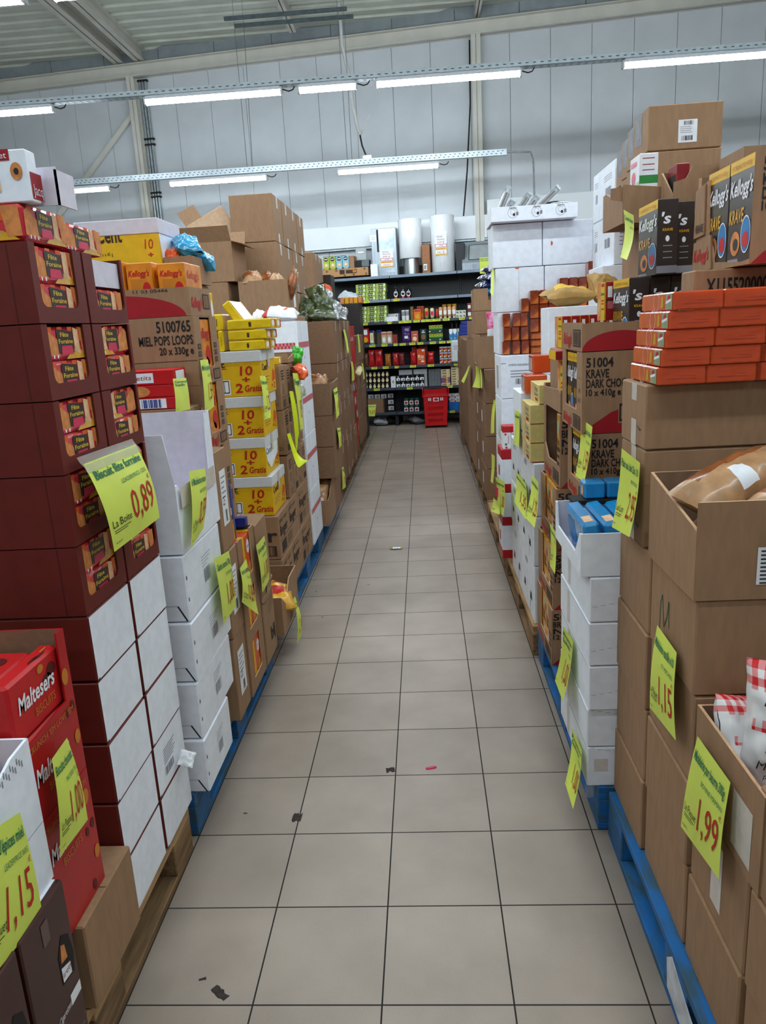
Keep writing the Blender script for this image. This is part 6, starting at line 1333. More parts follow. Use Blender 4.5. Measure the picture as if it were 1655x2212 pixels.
bag('orange_bag', 'orange bag in the open box farther along on the right', 'bag', (.66, 5.72, 1.52), .1, .15, .08, (.5, .4, .2), ORG, 4, .4)
for k, (y, p) in enumerate(((5.5, [(1015, 790), (1019, 787), (1001, 828), (996, 824)]), (5.2, [(1025, 790), (1034, 790), (1030, 835), (1022, 832)]), (4.9, [(1036, 790), (1040, 792), (1041, 838), (1037, 837)]))): pass
sign([(0.585, 6.020, 1.072), (0.585, 5.718, 1.105), (0.520, 5.711, 0.940), (0.520, 6.235, 0.922)], 'yellow price sign swinging out from the far right cartons', '', '', '', '', -.006)
sign([(0.585, 5.022, 1.135), (0.585, 4.647, 1.148), (0.560, 4.502, 0.995), (0.560, 4.944, 0.966)], 'curled yellow price sign on the far right cartons', '', '', '', '', -.02, curl=-.03)
sign([(0.585, 4.551, 1.143), (0.585, 4.407, 1.151), (0.570, 4.116, 1.027), (0.570, 4.298, 1.012)], 'narrow yellow price sign beside the curled one', '', '', '', '', -.006)
for r in range(7):
    lo, hi = (.603-.008*(r % 2), 7.95, .004+.19*r), (.98, 8.5, .004+.19*r+.188)
    carton(lo, hi, 'flat kraft carton nearest the shelving on the right, %s up' % ORD[r], KR2, lambda b, lo, hi: b.rect(face(lo, hi, 'F'), .22, .08, .3, .09, INKB, .0008), group='flat kraft cartons by the shelving', seam=False)
for r in range(4):
    b = MB(); lo, hi = (.60+.012*r, 8.0, 1.335+.042*r), (.85, 8.3, 1.335+.042*r+.041); b.box(lo, hi, DBLUE, .003); solo(b, 'blue_flat_box', 'flat dark blue box on the kraft cartons by the shelving, %s up' % ORD[r], 'box', ctr(lo, hi), 'flat dark blue boxes')
for r in range(4):
    lo, hi = (.61, 6.7, .1445+.29*r), (1.0, 7.85, .1445+.29*r+.289)
    carton(lo, hi, 'kraft carton before the flat ones on the right, %s up' % ORD[r], KR2, None, group='kraft cartons before the flat ones', seam=False)
carton((1.25, 2.72, 1.5485), (1.39, 2.93, 1.964), 'kraft carton supporting the far end of the high right pile', KR, None, seam=False)
# ------------------------------------------------------------ shelving at the end of the aisle
SM = Matrix.Translation((0, 10.05, 0)) @ Matrix.Rotation(-.12, 4, 'Z')
SBLK = mat('charcoal_shelf_back', '23272b', .5, .05, 8)
LIP = mat('blue_grey_shelf_lip', '7a8796', .4, .05, 10, metal=.3)
LIPD = mat('dark_shelf_lip', '464c57', .45, .05, 10, metal=.2)
TAGY = mat('yellow_shelf_label', 'cfe03f', .5, .05, 60)
LEV = [.20, .575, .897, 1.226, 1.548, 1.867, 2.20]
TAGS = {5: [(-.86, -.815), (-.70, -.61), (-.25, -.165)], 4: [(-.745, -.655), (-.355, -.265), (-.19, .0), (.03, .125), (.145, .43), (.465, .565), (.69, .785), (.85, .90)],
        3: [(-.65, -.56), (-.465, -.375), (-.315, -.225), (-.19, -.10), (-.045, .045), (.075, .165), (.26, .35), (.40, .49), (.515, .61)],
        2: [(-.64, -.55), (-.465, -.375), (-.315, -.225), (-.05, .04), (.215, .31), (.605, .665)], 1: [(-.62, -.53), (-.115, -.025), (.485, .575)], 0: [(.52, .60)]}
for i, xa in enumerate((-1.273, -.289, .695)):
    xb = xa+.98
    t = thing('shelving_unit', 'dark metal shelving bay at the end of the aisle, %s of three' % ('left', 'middle', 'right')[i], 'shelf', SM @ Vector(((xa+xb)/2, .2, 0)), 'dark shelving bays at the aisle end')
    b = MB(); b.T = SM; b.box((xa, .47, .1), (xb, .49, 2.35), SBLK); b.build('back_panel', t)
    for xx in (xa, xb-.02):
        b = MB(); b.T = SM; b.box((xx, .44, 0), (xx+.02, .5, 2.42), SBLK)
        z = .3; fr = Fr((xx, .4395, 0), (1, 0, 0), (0, 0, 1), (0, -1, 0), 1, 1)
        while z < 2.35: b.rect(fr, .007, z, .013, z+.02, HOLE); z += .05
        b.build('upright', t)
        b = MB(); b.T = SM; b.box((xx, .02, .0), (xx+.02, .45, .15), SBLK); b.build('foot', t)
    for k, z in enumerate(LEV):
        b = MB(); b.T = SM; b.box((xa+.002, .012, z-.03), (xb-.002, .46, z), LIPD); b.box((xa+.002, 0, z-.034), (xb-.002, .014, z+.006), LIP if k >= 5 else LIPD, .003); s = b.build('shelf', t)
        for (u, v) in TAGS.get(k, []):
            if xa <= (u+v)/2 < xb:
                b = MB(); b.T = SM; u2, v2 = max(u, xa+.005), min(v, xb-.005); fr = Fr((u2, -.0005, z-.03), (1, 0, 0), (0, 0, 1), (0, -1, 0), v2-u2, .034); b.box((u2, -.002, z-.031), (v2, 0, z+.004), TAGY)
                n = max(1, int((v2-u2)/.09))
                for q in range(n):
                    d = (v2-u2)/n*q; b.rect(fr, d+.012, .019, d+.05, .025, GRN, .002); b.rect(fr, d+.055, .008, d+.075, .026, mat('faded_red_print', 'c47a3a', .6, 0), .002)
                c = b.build('shelf_label', None); c.location = (0, 0, 0); wm = Vector(c['_o']); c.parent = s; c.location = wm-Vector(s['_o'])
# the shelf's own frame keeps every item square to the shelves
def shelf_box(name, label, cat, x0, x1, z0, z1, m, d=.2, y=.05, deco=None, group=None, bev=.002):
    b = MB(); b.T = SM; lo, hi = (x0, y, z0), (x1, y+d, z1); b.box(lo, hi, m, bev)
    if deco: deco(b, face(lo, hi, 'F'), face(lo, hi, 'R'))
    return solo(b, name, label, cat, SM @ Vector(((x0+x1)/2, y+d/2, z0)), group)
def shelf_lathe(name, label, cat, x, y, z, parts, group=None):
    t = thing(name, label, cat, SM @ Vector((x, y, z)), group); c = SM @ Vector((x, y, z))
    for pn, prof, m in parts:
        b = MB(); b.lathe(c, prof, m, 14); b.build(pn, t)
    return t
TEA = mat('lime_green_box', '9db548', .45, .06, 30)
def tea(b, f, r):
    b.rect(f, f.w*.25, f.h*.45, f.w*.72, f.h*.85, BLK); b.ell(f, f.w*.35, f.h*.18, f.w*.1, f.h*.16, BLK); b.ell(f, f.w*.62, f.h*.18, f.w*.1, f.h*.16, BLK); b.rect(f, f.w*.8, f.h*.4, f.w*.94, f.h*.85, PAPER); b.rect(f, f.w*.3, f.h*.55, f.w*.66, f.h*.62, PAPER, .0016); b.rect(f, 0, f.h*.3, f.w, f.h*.36, CREAM, .0006)
CN = ('left', 'middle', 'right')
for lv, zt in ((5, 1.868), (4, 1.549)):
    for c in range(3):
        for r in range(4):
            x = -.825+.152*c+(.008 if r > 1 else 0)
            shelf_box('green_capsule_box', 'lime green capsule box on the %s shelf from top, %s column, %s up' % ('second' if lv == 5 else 'third', CN[c], ORD[r]), 'box', x, x+.146, zt+.0595*r+.0005, zt+.0595*(r+1)-.0005, TEA, .16, .05+.015*(r > 1), tea, 'lime green capsule boxes')
DKB = mat('dark_bottle', '1f1a1c', .2, .1, 20, coat=.5)
for k, (x, y) in enumerate(((-.217, .08), (-.11, .08), (-.04, .16))):
    t = shelf_lathe('dark_bottle', 'dark bottle with oval label on the second shelf, %s from left' % ('first', 'second', 'third')[k], 'bottle', x, y, 1.868, [('bottle_body', [(.03, 0), (.04, .02), (.041, .1), (.032, .13), (.018, .15)], DKB), ('cap', [(.019, .15), (.019, .172), (.0, .173)], INK)], 'dark bottles with oval labels')
    b = MB(); b.T = SM; fr = Fr((x, y-.042, 1.868), (1, 0, 0), (0, 0, 1), (0, -1, 0), 1, 1); b.ell(fr, 0, .07, .03, .042, PAPER, .0005); b.ell(fr, 0, .075, .024, .03, INK); b.rect(fr, -.02, .085, .02, .095, PAPER, .0015); b.ell(fr, 0, .018, .022, .016, REDB, .001); b.build('front_label', t)
# third shelf
b = MB(); b.T = SM
for bx in (((-.395, .05, 1.5485), (-.205, .055, 1.62)), ((-.395, .05, 1.5485), (-.39, .3, 1.655)), ((-.21, .05, 1.5485), (-.205, .3, 1.665)), ((-.395, .295, 1.5485), (-.205, .3, 1.665)), ((-.395, .05, 1.5485), (-.205, .3, 1.552))): b.box(*bx, WB)
solo(b, 'white_shelf_tray', 'white display tray right of the green boxes on the third shelf', 'box', SM @ Vector((-.3, .15, 1.55)))
shelf_box('tan_pack', 'tan pack inside the white display tray', 'pack', -.31, -.24, 1.553, 1.64, TAN, .1, .12)
JW = mat('white_jar', 'dcdcd8', .3, .03, 20); BOT = mat('bottle_contents', '8a6a3a', .3, .1, 20)
for c in range(2):
    for r in range(2):
        shelf_lathe('white_jar', 'white lidded jar on the third shelf, %s column, %s' % (('left', 'right')[c], ('lower', 'upper')[r]), 'jar', -.125+.058*c, .09, 1.549+.079*r, [('jar_body', [(.025, 0), (.027, .01), (.027, .05), (.022, .058)], JW if r == 0 else GREYP), ('lid', [(.027, .058), (.027, .076), (0, .0765)], JW)], 'white lidded jars')
shelf_box('tall_jar', 'tall tan jar between white jars and orange boxes', 'jar', -.02, .022, 1.549, 1.75, BOT, .05, .1)
def ob(b, f, r): b.rect(f, f.w*.1, f.h*.78, f.w*.9, f.h*.92, DRED); b.ell(f, f.w*.5, f.h*.35, f.w*.34, f.h*.22, PYEL)
shelf_box('orange_box', 'orange box with yellow picture on the third shelf', 'box', .035, .14, 1.549, 1.704, mat('bright_orange_box', 'e8701a', .4, .05), .07, .05, ob)
shelf_box('orange_box', 'darker orange box behind the orange box on the third shelf', 'box', .075, .175, 1.549, 1.748, mat('burnt_orange_box', 'b3521e', .4, .05), .08, .14, ob)
def squeeze(x, h, mb, mc, label, lab=None, w=.03, up=False):
    if up: parts = [('cap', [(w*.7, 0), (w*.7, .024)], mc), ('bottle_body', [(w*.75, .024), (w, .045), (w, h*.9), (w*.7, h)], mb)]
    else: parts = [('bottle_body', [(w*.9, 0), (w, .01), (w, h*.6), (w*.5, h*.82)], mb), ('cap', [(w*.5, h*.82), (w*.45, h), (0, h)], mc)]
    t = shelf_lathe('sauce_bottle', label, 'bottle', x, .085, 1.549, parts, 'sauce bottles on the third shelf')
    if lab:
        b = MB(); b.T = SM; fr = Fr((x, .085-w-.001, 1.549), (1, 0, 0), (0, 0, 1), (0, -1, 0), 1, 1); b.rect(fr, -w*.7, h*.35, w*.7, h*.72, lab, .0004); b.build('front_label', t)
GC = mat('green_cap', '1f6a35', .4, .03); SAU = mat('burger_sauce', 'd8a36a', .3, .08); PKS = mat('pale_sauce', 'e6ddb8', .3, .06); MUS = mat('mustard_sauce', 'cf9a45', .3, .06)
squeeze(.222, .165, MUS, GC, 'orange sauce bottle with green cap at left of the sauces', REDB, up=True); squeeze(.305, .16, PKS, GC, 'pale sauce bottle with magenta label and green cap', PINK, up=True); squeeze(.376, .145, mat('red_sauce', 'b03a1c', .3, .08), GC, 'red sauce bottle with green cap', REDB, .022, True)
for k in range(4): squeeze(.43+.065*k, .165, SAU, JW, 'tan sauce bottle with white cap and label, %s of four' % ('first', 'second', 'third', 'fourth')[k], PAPER, up=True)
for k in range(3):
    t = shelf_lathe('sauce_bottle', 'tan sauce bottle standing behind the front row, %s of three' % ('first', 'second', 'third')[k], 'bottle', .475+.075*k, .2, 1.549, [('bottle_body', [(.028, 0), (.03, .02), (.03, .18), (.033, .19), (.033, .205), (0, .206)], MUS)], 'sauce bottles on the third shelf')
for c in range(3):
    for r in range(2): shelf_box('herb_jar', 'small white herb box on the third shelf, %s column, %s' % (CN[c], ('lower', 'upper')[r]), 'box', .652+.05*c, .70+.05*c, 1.549+.053*r, 1.549+.053*r+.052, JW, .1, .05, lambda b, f, r: (b.ell(f, f.w*.45, f.h*.5, .012, .012, GREENP), b.ell(f, f.w*.7, f.h*.4, .008, .01, REDB)), 'small white herb boxes')
shelf_box('red_bottle_box', 'tall brown red pack at right end of the third shelf', 'box', .825, .878, 1.549, 1.75, mat('brown_red_pack', '7d3420', .35, .1), .05, .06, lambda b, f, r: (b.rect(f, .004, f.h*.1, f.w-.004, f.h*.35, PAPER), b.rect(f, .006, f.h*.62, f.w-.006, f.h*.85, PAPER)))
# fourth shelf
z = 1.2265
shelf_box('pasta_box', 'red meal box with picture at left of the fourth shelf', 'box', -.80, -.66, z, 1.472, REDB, .06, .05, lambda b, f, r: (b.rect(f, f.w*.2, f.h*.62, f.w*.85, f.h*.92, PAPER), b.ell(f, f.w*.6, f.h*.32, f.w*.3, f.h*.16, PYEL), b.rect(f, 0, 0, f.w, f.h*.15, BLK)))
shelf_box('cream_blue_box', 'narrow cream and blue box beside the meal box', 'box', -.645, -.592, z, 1.433, CREAM, .1, .05, lambda b, f, r: (b.rect(f, 0, f.h*.85, f.w, f.h, DBLUE), b.rect(f, 0, 0, f.w, f.h*.15, BLUE), b.rect(f, f.w*.3, f.h*.3, f.w*.7, f.h*.7, TAN)))
shelf_box('dark_box', 'dark box in shade between cream box and brown blue box', 'box', -.585, -.55, z, 1.42, BLK, .1, .1)
shelf_box('brown_blue_box', 'brown and blue box on the fourth shelf', 'box', -.545, -.478, z, 1.44, mat('dim_brown_box', '5c4630', .5, .1), .1, .09, lambda b, f, r: b.rect(f, 0, f.h*.8, f.w, f.h, DBLUE))
for k in range(2): shelf_box('flour_bag', 'tan paper packet with red top on the fourth shelf, %s of two' % ('left', 'right')[k], 'packet', -.472+.083*k, -.392+.083*k, z, 1.41, mat('tan_paper_packet', 'c7ac92', .6, .05), .06, .05, lambda b, f, r: (b.rect(f, 0, f.h*.75, f.w, f.h*.88, mat('soft_red_print', 'b8604f', .5, .05)), b.ell(f, f.w*.5, f.h*.35, f.w*.3, f.h*.22, PAPER)), 'tan paper packets', .01)
for k in range(2): shelf_box('red_packet', 'small dark red packet right of the tan packets, %s' % ('left', 'right')[k], 'packet', -.305+.038*k, -.27+.038*k, z, 1.36, mat('dim_red_packet', '9c3a30', .5, .1), .05, .06, None, 'small dark red packets')
def purple(a, q): return PAPER if (.3 < a < .7 and .25 < q < .42) else mat('purple_foil', '4a2a6c', .2, .15, 20, coat=.7)
b = MB(); c = SM @ Vector((-.095, .09, 1.35)); bag_mb(b, c, .145, .25, .08, (math.pi/2, 0, -.12), purple, 4, .15); solo(b, 'purple_bag', 'shiny purple bag on the fourth shelf', 'bag', c)
shelf_box('dried_bag', 'grey bag top behind the purple bag', 'bag', -.15, -.06, z, 1.475, mat('grey_tan_bag', '6e665a', .5, .1), .05, .16, None, None, .015)
shelf_box('red_couscous_box', 'orange red box with round cream picture on the fourth shelf', 'box', -.017, .084, z, 1.396, mat('coral_box', 'c4553e', .45, .05), .06, .05, lambda b, f, r: (b.ell(f, f.w*.5, f.h*.33, f.w*.3, f.h*.19, CREAM), b.rect(f, f.w*.3, f.h*.66, f.w*.8, f.h*.7, PAPER)))
shelf_box('green_grain_bag', 'dark green bag with round tan window on the fourth shelf', 'bag', .115, .213, z, 1.42, mat('dark_green_bag', '15352a', .4, .1), .06, .05, lambda b, f, r: (b.ell(f, f.w*.5, f.h*.4, f.w*.33, f.h*.2, mat('brown_grain', '8a5c40', .6, .15, 80)), b.rect(f, f.w*.25, f.h*.7, f.w*.75, f.h*.76, PAPER), b.shape(f, [(f.w*.3, f.h*.82), (f.w*.5, f.h*.9), (f.w*.7, f.h*.82)], PAPER)), None, .01)
DGT = mat('dark_green_tray', '17402c', .5, .05)
for r in range(2):
    zz = z+.118*r
    shelf_box('green_tray', 'dark green shelf tray of yellow cartons, %s of two' % ('lower', 'upper')[r], 'box', .242, .452, zz, zz+.055, DGT, .12, .05, lambda b, f, r: (b.ell(f, .02, .03, .012, .008, PAPER), b.ell(f, .17, .03, .012, .008, PAPER)))
    for k in range(5): shelf_box('yellow_carton', 'small yellow and green carton in the %s green tray, %s from left' % (('lower', 'upper')[r], ORD[k].replace('lowest', 'first')), 'carton', .25+.04*k, .287+.04*k, zz+.056, zz+.117, mat('lemon_carton', 'c9cc2a', .4, .08), .05, .06, lambda b, f, r: (b.rect(f, 0, 0, f.w, f.h*.3, GREENP), b.rect(f, f.w*.3, f.h*.5, f.w*.8, f.h*.8, mat('dark_olive', '5c5c1e', .5, 0))), 'small yellow cartons')
for k in range(2): shelf_box('blue_carton', 'white and blue milk carton on the fourth shelf, %s of two' % ('left', 'right')[k], 'carton', .546+.058*k, .598+.058*k, z, 1.395, PAPER, .05, .06, lambda b, f, r: (b.shape(f, [(0, 0), (f.w, 0), (f.w, f.h*.75), (f.w*.5, f.h*.5), (0, f.h*.7)], BLUE), b.ell(f, f.w*.5, f.h*.2, f.w*.3, f.h*.1, PAPER)), 'blue milk cartons')
shelf_box('mint_carton', 'pale green carton right of the blue cartons', 'carton', .665, .72, z, 1.395, mat('mint_print', 'a9c4b0', .5, .05), .05, .06)
for k in range(2): shelf_box('tall_dark_bottle', 'tall dark bottle behind the blue cartons, %s' % ('left', 'right')[k], 'bottle', .57+.06*k, .60+.06*k, z, 1.49, DKB, .04, .16, None, 'tall dark bottles', .012)
# fifth shelf: red bags and rice
z = .8975
RB_ = mat('red_shiny_bag', 'c41d20', .25, .15, 16, coat=.6, bump=.2)
def sbag(x0, x1, h, m, label, d=.07):
    b = MB(); c = SM @ Vector(((x0+x1)/2, .09, z+h/2)); bag_mb(b, c, (x1-x0)*1.04, h, d, (math.pi/2, 0, -.12), m, int(x0*50) % 17, .2, 10, 12)
    return solo(b, 'red_bag' if m is RB_ else 'bag', label, 'bag', c)
BEAN = mat('brown_bean_bag', '6b4a2a', .35, .3, 60, coat=.4)
sbag(-.755, -.695, .21, BEAN, 'brown bean bag at left end of the fifth shelf'); sbag(-.688, -.60, .255, RB_, 'tall red bag, first on the fifth shelf'); sbag(-.592, -.474, .255, RB_, 'tall wide red bag, second on the fifth shelf')
sbag(-.438, -.35, .185, mat('orange_lentil_bag', 'b86a1e', .35, .2, 60, coat=.4), 'orange lentil bag on the fifth shelf'); sbag(-.318, -.232, .195, RB_, 'shorter red bag right of the lentil bag'); sbag(-.226, -.14, .19, mat('maroon_bean_bag', '7c2426', .35, .2, 50, coat=.4), 'maroon bean bag right of the shorter red bag')
sbag(-.05, .042, .20, RB_, 'red bag left of the rice box'); sbag(.208, .306, .19, RB_, 'red bag right of the rice box')
shelf_box('red_bag', 'red bag standing behind and above the one left of the rice box', 'bag', -.035, .04, z, 1.175, RB_, .05, .16, None, None, .02)
shelf_box('rice_box', 'orange red rice box with large cream lettering', 'box', .055, .18, z, 1.132, mat('rice_box_orange', 'cf4a24', .4, .05), .06, .045, lambda b, f, r: (b.txt(f, 'Riz', f.w*.15, f.h*.42, .05, CREAM, w=f.w*.7, bold=True), b.rect(f, f.w*.6, f.h*.85, f.w*.9, f.h*.96, PAPER), b.ell(f, f.w*.65, f.h*.22, f.w*.22, f.h*.05, PAPER), b.rect(f, f.w*.2, f.h*.33, f.w*.8, f.h*.36, CREAM)))
shelf_box('rice_box', 'dark red box standing behind the rice box', 'box', .07, .2, z, 1.185, mat('dim_red_box', '7a2a1c', .5, .1), .06, .17)
for c in range(3):
    for r in range(3): shelf_box('red_blue_can', 'red white and blue pack at right on fifth shelf, %s column, %s up' % (CN[c], ORD[r]), 'can', .395+.062*c, .453+.062*c, z+.083*r+.0005, z+.083*(r+1), mat('red_can_print', 'a33a32', .4, .1), .1, .05, lambda b, f, r: (b.rect(f, 0, f.h*.78, f.w, f.h, mat('pale_blue_film', 'a9c0d6', .3, .1)), b.ell(f, f.w*.6, f.h*.4, .014, .014, PYEL), b.rect(f, f.w*.05, f.h*.15, f.w*.35, f.h*.4, PAPER)), 'red white and blue packs')
b = MB(); b.T = SM; b.box((.575, -.06, .915), (.70, .06, 1.235), mat('white_plastic_scale', 'd0d4d8', .35, .03), .02); fr = Fr((.575, -.06, .915), (1, 0, 0), (0, 0, 1), (0, -1, 0), .125, .3)
for q in range(5): b.rect(fr, .04, .24-.014*q, .1, .246-.014*q, GREYP)
solo(b, 'white_device', 'white plastic box hanging at right end of the fourth shelf lip', 'device', SM @ Vector((.63, 0, .9)))
# sixth shelf: jars
z = .5755
JD = mat('dark_jam_jar', '2a1712', .2, .1, 30, coat=.6)
for r in range(3):
    for k in range(6):
        x = -.745+.065*k+.004*r; zz = z+.086*r
        t = shelf_lathe('dark_jar', 'dark jar with white bottle shaped label, %s row, %s from left' % (('lowest', 'middle', 'top')[r], ORD[k].replace('lowest', 'first')), 'jar', x, .085, zz, [('jar_body', [(.029, 0), (.031, .01), (.031, .06), (.027, .068)], JD), ('lid', [(.029, .068), (.029, .085), (0, .0855)], JD)], 'dark jars with white labels')
        b = MB(); b.T = SM; fr = Fr((x, .052, zz), (1, 0, 0), (0, 0, 1), (0, -1, 0), 1, 1); b.ell(fr, 0, .03, .021, .024, CREAM, .001); b.rect(fr, -.007, .05, .007, .066, CREAM, .001); b.rect(fr, -.012, .062, .012, .066, CREAM, .001); b.build('front_label', t)
shelf_box('white_box', 'narrow white box with barcode between the jars on sixth shelf', 'box', -.364, -.29, z, .742, PAPER, .1, .06, lambda b, f, r: b.bars(f, f.w*.3, f.h*.4, f.w*.65, f.h*.65, INK, 8, 2))
GB = mat('grey_white_carton', 'b5b8bc', .5, .04)
for k, (x0, x1) in enumerate(((-.237, -.033), (-.012, .19))): shelf_box('grey_carton', 'pale grey carton on top of black jars, %s of two' % ('left', 'right')[k], 'box', x0, x1, .758, .835, GB, .12, .08, lambda b, f, r: (b.rect(f, f.w*.33, f.h*.4, f.w*.35, f.h*.6, INK), b.rect(f, f.w*.6, f.h*.4, f.w*.62, f.h*.6, INK)), 'pale grey cartons')
shelf_box('grey_carton', 'tall pale grey carton behind the black jars', 'box', .145, .188, z, .757, GB, .1, .09)
for r in range(2):
    for k in range(6):
        x = -.245+.072*k; zz = z+.091*r
        t = shelf_lathe('black_jar', 'black jar with pale blue white label, %s row, %s from left' % (('lower', 'upper')[r], ORD[k].replace('lowest', 'first')), 'jar', x, .085, zz, [('jar_body', [(.032, 0), (.034, .008), (.034, .062), (.03, .07)], INK), ('lid', [(.031, .07), (.031, .089), (0, .0895)], INK)], 'black jars with pale labels')
        b = MB(); b.T = SM; fr = Fr((x, .049, zz), (1, 0, 0), (0, 0, 1), (0, -1, 0), 1, 1); b.rect(fr, -.029, .008, .029, .048, PAPER, .001); b.ell(fr, .006, .022, .012, .01, INK, .002)
        if (k+r) % 2: b.rect(fr, -.008, .048, .006, .075, PAPER, .001)
        b.build('front_label', t)
GB2 = mat('shaded_grey_carton', '6f757a', .5, .05)  # grey carton board again, with the shelf's shade put into its colour
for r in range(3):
    for c in range(2): shelf_box('shaded_carton', 'grey carton with shade in its colour on the sixth shelf, %s column, %s up' % (('left', 'right')[c], ORD[r]), 'box', .21+.093*c, .302+.093*c, z+.084*r+.0005, z+.084*(r+1), GB2, .15, .1, lambda b, f, r: b.rect(f, f.w*.48, f.h*.3, f.w*.52, f.h*.6, INK), 'grey cartons coloured as in shade')
CB = mat('cream_biscuit_box', 'd8cba0', .45, .04)
def cr(b, f, r): b.rect(f, f.w*.12, f.h*.3, f.w*.6, f.h*.7, mat('brown_small_print', '7d5c34', .5, .1, 120)); b.shape(f, [(f.w*.8, f.h*.1), (f.w*.98, f.h*.3), (f.w*.9, f.h*.7)], BISC)
for r in range(6): shelf_box('cream_flat_box', 'flat cream box in the left pile on the sixth shelf, %s up' % ORD[r], 'box', .405, .54, z+.04*r+.0005, z+.04*(r+1), mat('violet_printed_box', '7a5a86', .4, .2, 40) if r in (1, 2) else CB, .12, .05, (lambda b, f, r: (b.ell(f, f.w*.65, f.h*.5, .02, .018, PYEL), b.rect(f, .01, .01, .05, .02, PINK))) if r in (1, 2) else cr, 'flat cream boxes')
for r in range(8): shelf_box('cream_flat_box', 'flat cream box in the right pile on the sixth shelf, %s up' % ORD[r], 'box', .556, .68-.012*(r % 2), z+.036*r+.0005, z+.036*(r+1), CB, .12, .05, cr, 'flat cream boxes')
# bottom shelf
z = .2005
for c in range(4):
    for r in range(3):
        if (c, r) in ((0, 0), (0, 1), (1, 0), (1, 1)) and False: continue
        shelf_box('black_pack', 'black pack with white label on the bottom shelf, %s column, %s up' % (('first', 'second', 'third', 'fourth')[c], ORD[r]), 'pack', -.745+.10*c, -.65+.10*c, z+.095*r+.0005, z+.095*(r+1), INK, .15, .14 if c < 3 else .18, (lambda b, f, r: (b.rect(f, f.w*.05, f.h*.25, f.w*.92, f.h*.9, PAPER), b.bars(f, f.w*.2, f.h*.3, f.w*.8, f.h*.75, INK, 10, 2, .0018))) if r == 2 or c == 3 else None, 'black packs with white labels', .004)
b = MB(); b.T = SM
for bx in (((-.76, .02, .205), (-.49, .024, .415)), ((-.76, .13, .205), (-.49, .134, .415)), ((-.76, .02, .205), (-.756, .134, .415)), ((-.494, .02, .205), (-.49, .134, .415)), ((-.76, .02, .205), (-.49, .134, .209))): b.box(*bx, KR2)
solo(b, 'kraft_shelf_box', 'open kraft box at the left of the bottom shelf', 'box', SM @ Vector((-.62, .05, .205)))
sign([SM @ Vector(p) for p in ((-.75, .01, .335), (-.60, .01, .335), (-.625, -.01, .16), (-.752, -.01, .165))], 'small yellow price sign reading 0,69 on the kraft box at shelf bottom', 'CAPELLINI', '', '0,69', '', .004, pw=.6)
GL = mat('dark_green_lid', '15574a', .35, .05); RLAB = mat('red_jar_label', 'a8362e', .4, .1)
for r in range(2):
    for c in range(3):
        for d in range(1):
            x = -.145+.082*c; t = shelf_lathe('green_lid_jar', 'jar with red label and green lid on the bottom shelf, %s row, %s' % (('lower', 'upper')[r], CN[c]), 'jar', x, .09+.02*r, z+.102*r, [('jar_body', [(.034, 0), (.036, .008), (.036, .07), (.03, .08)], BLK), ('lid', [(.036, .08), (.036, .1), (0, .1005)], GL)], 'green lidded jars')
            b = MB(); b.T = SM; fr = Fr((x, .052+.02*r, z+.102*r), (1, 0, 0), (0, 0, 1), (0, -1, 0), 1, 1); b.rect(fr, -.03, .008, .03, .066, PAPER, .001); b.ell(fr, 0, .036, .022, .02, RLAB, .002); b.build('front_label', t)
for r in range(2):
    for c in range(2): shelf_box('blue_white_pack', 'pale blue and white pack above the blue box on the bottom shelf, %s, %s' % (('lower', 'upper')[r], ('left', 'right')[c]), 'pack', .51+.085*c, .592+.085*c, .326+.062*r, .326+.062*r+.061, mat('pale_blue_pack', 'b8cdd8', .35, .05), .1, .06, lambda b, f, r: (b.ell(f, f.w*.6, f.h*.5, f.w*.25, f.h*.3, mat('salmon_print', 'c9836a', .5, .05)), b.rect(f, 0, 0, f.w*.25, f.h*.4, REDB)), 'pale blue packs')
shelf_box('blue_box', 'bright blue box on the bottom shelf behind the red basket', 'box', .507, .655, z, .325, mat('bright_blue_box', '1764b8', .4, .04), .1, .055)
shelf_box('green_box', 'green box edge beside the bright blue box', 'box', .66, .70, z, .325, GREENP, .1, .055)
# clutter under the bottom shelf
for k, (x, y, m) in enumerate(((-.55, .1, GREYP), (-.40, .2, INK), (.0, .15, GREYP), (.28, .2, CLR))):
    b = MB(); c = SM @ Vector((x, y, .06)); bag_mb(b, c, .22, .2, .10, (.1, .1, .3*k), m, k+2, .5, 10, 10); solo(b, 'crumpled_litter', ('grey crumpled litter', 'black crumpled litter', 'pale crumpled litter', 'clear film litter')[k]+' under the bottom shelf', 'litter', c)
b = MB(); b.T = SM; c0 = Vector((-.62, .07, .07))
for i in range(20):
    a, q = 2*math.pi*i/20, 2*math.pi*(i+1)/20
    P = lambda t, r, y: c0+Vector((r*math.cos(t), y, r*math.sin(t)))
    for (r1, y1, r2, y2) in ((.045, 0, .025, 0), (.025, 0, .025, .05), (.025, .05, .045, .05), (.045, .05, .045, 0)): b.add([P(a, r1, y1), P(q, r1, y1), P(q, r2, y2), P(a, r2, y2)], [(0, 1, 2, 3)], GREYP)
solo(b, 'tape_roll', 'pale roll of tape lying under the bottom shelf', 'tape', SM @ Vector((-.62, .09, .03)))
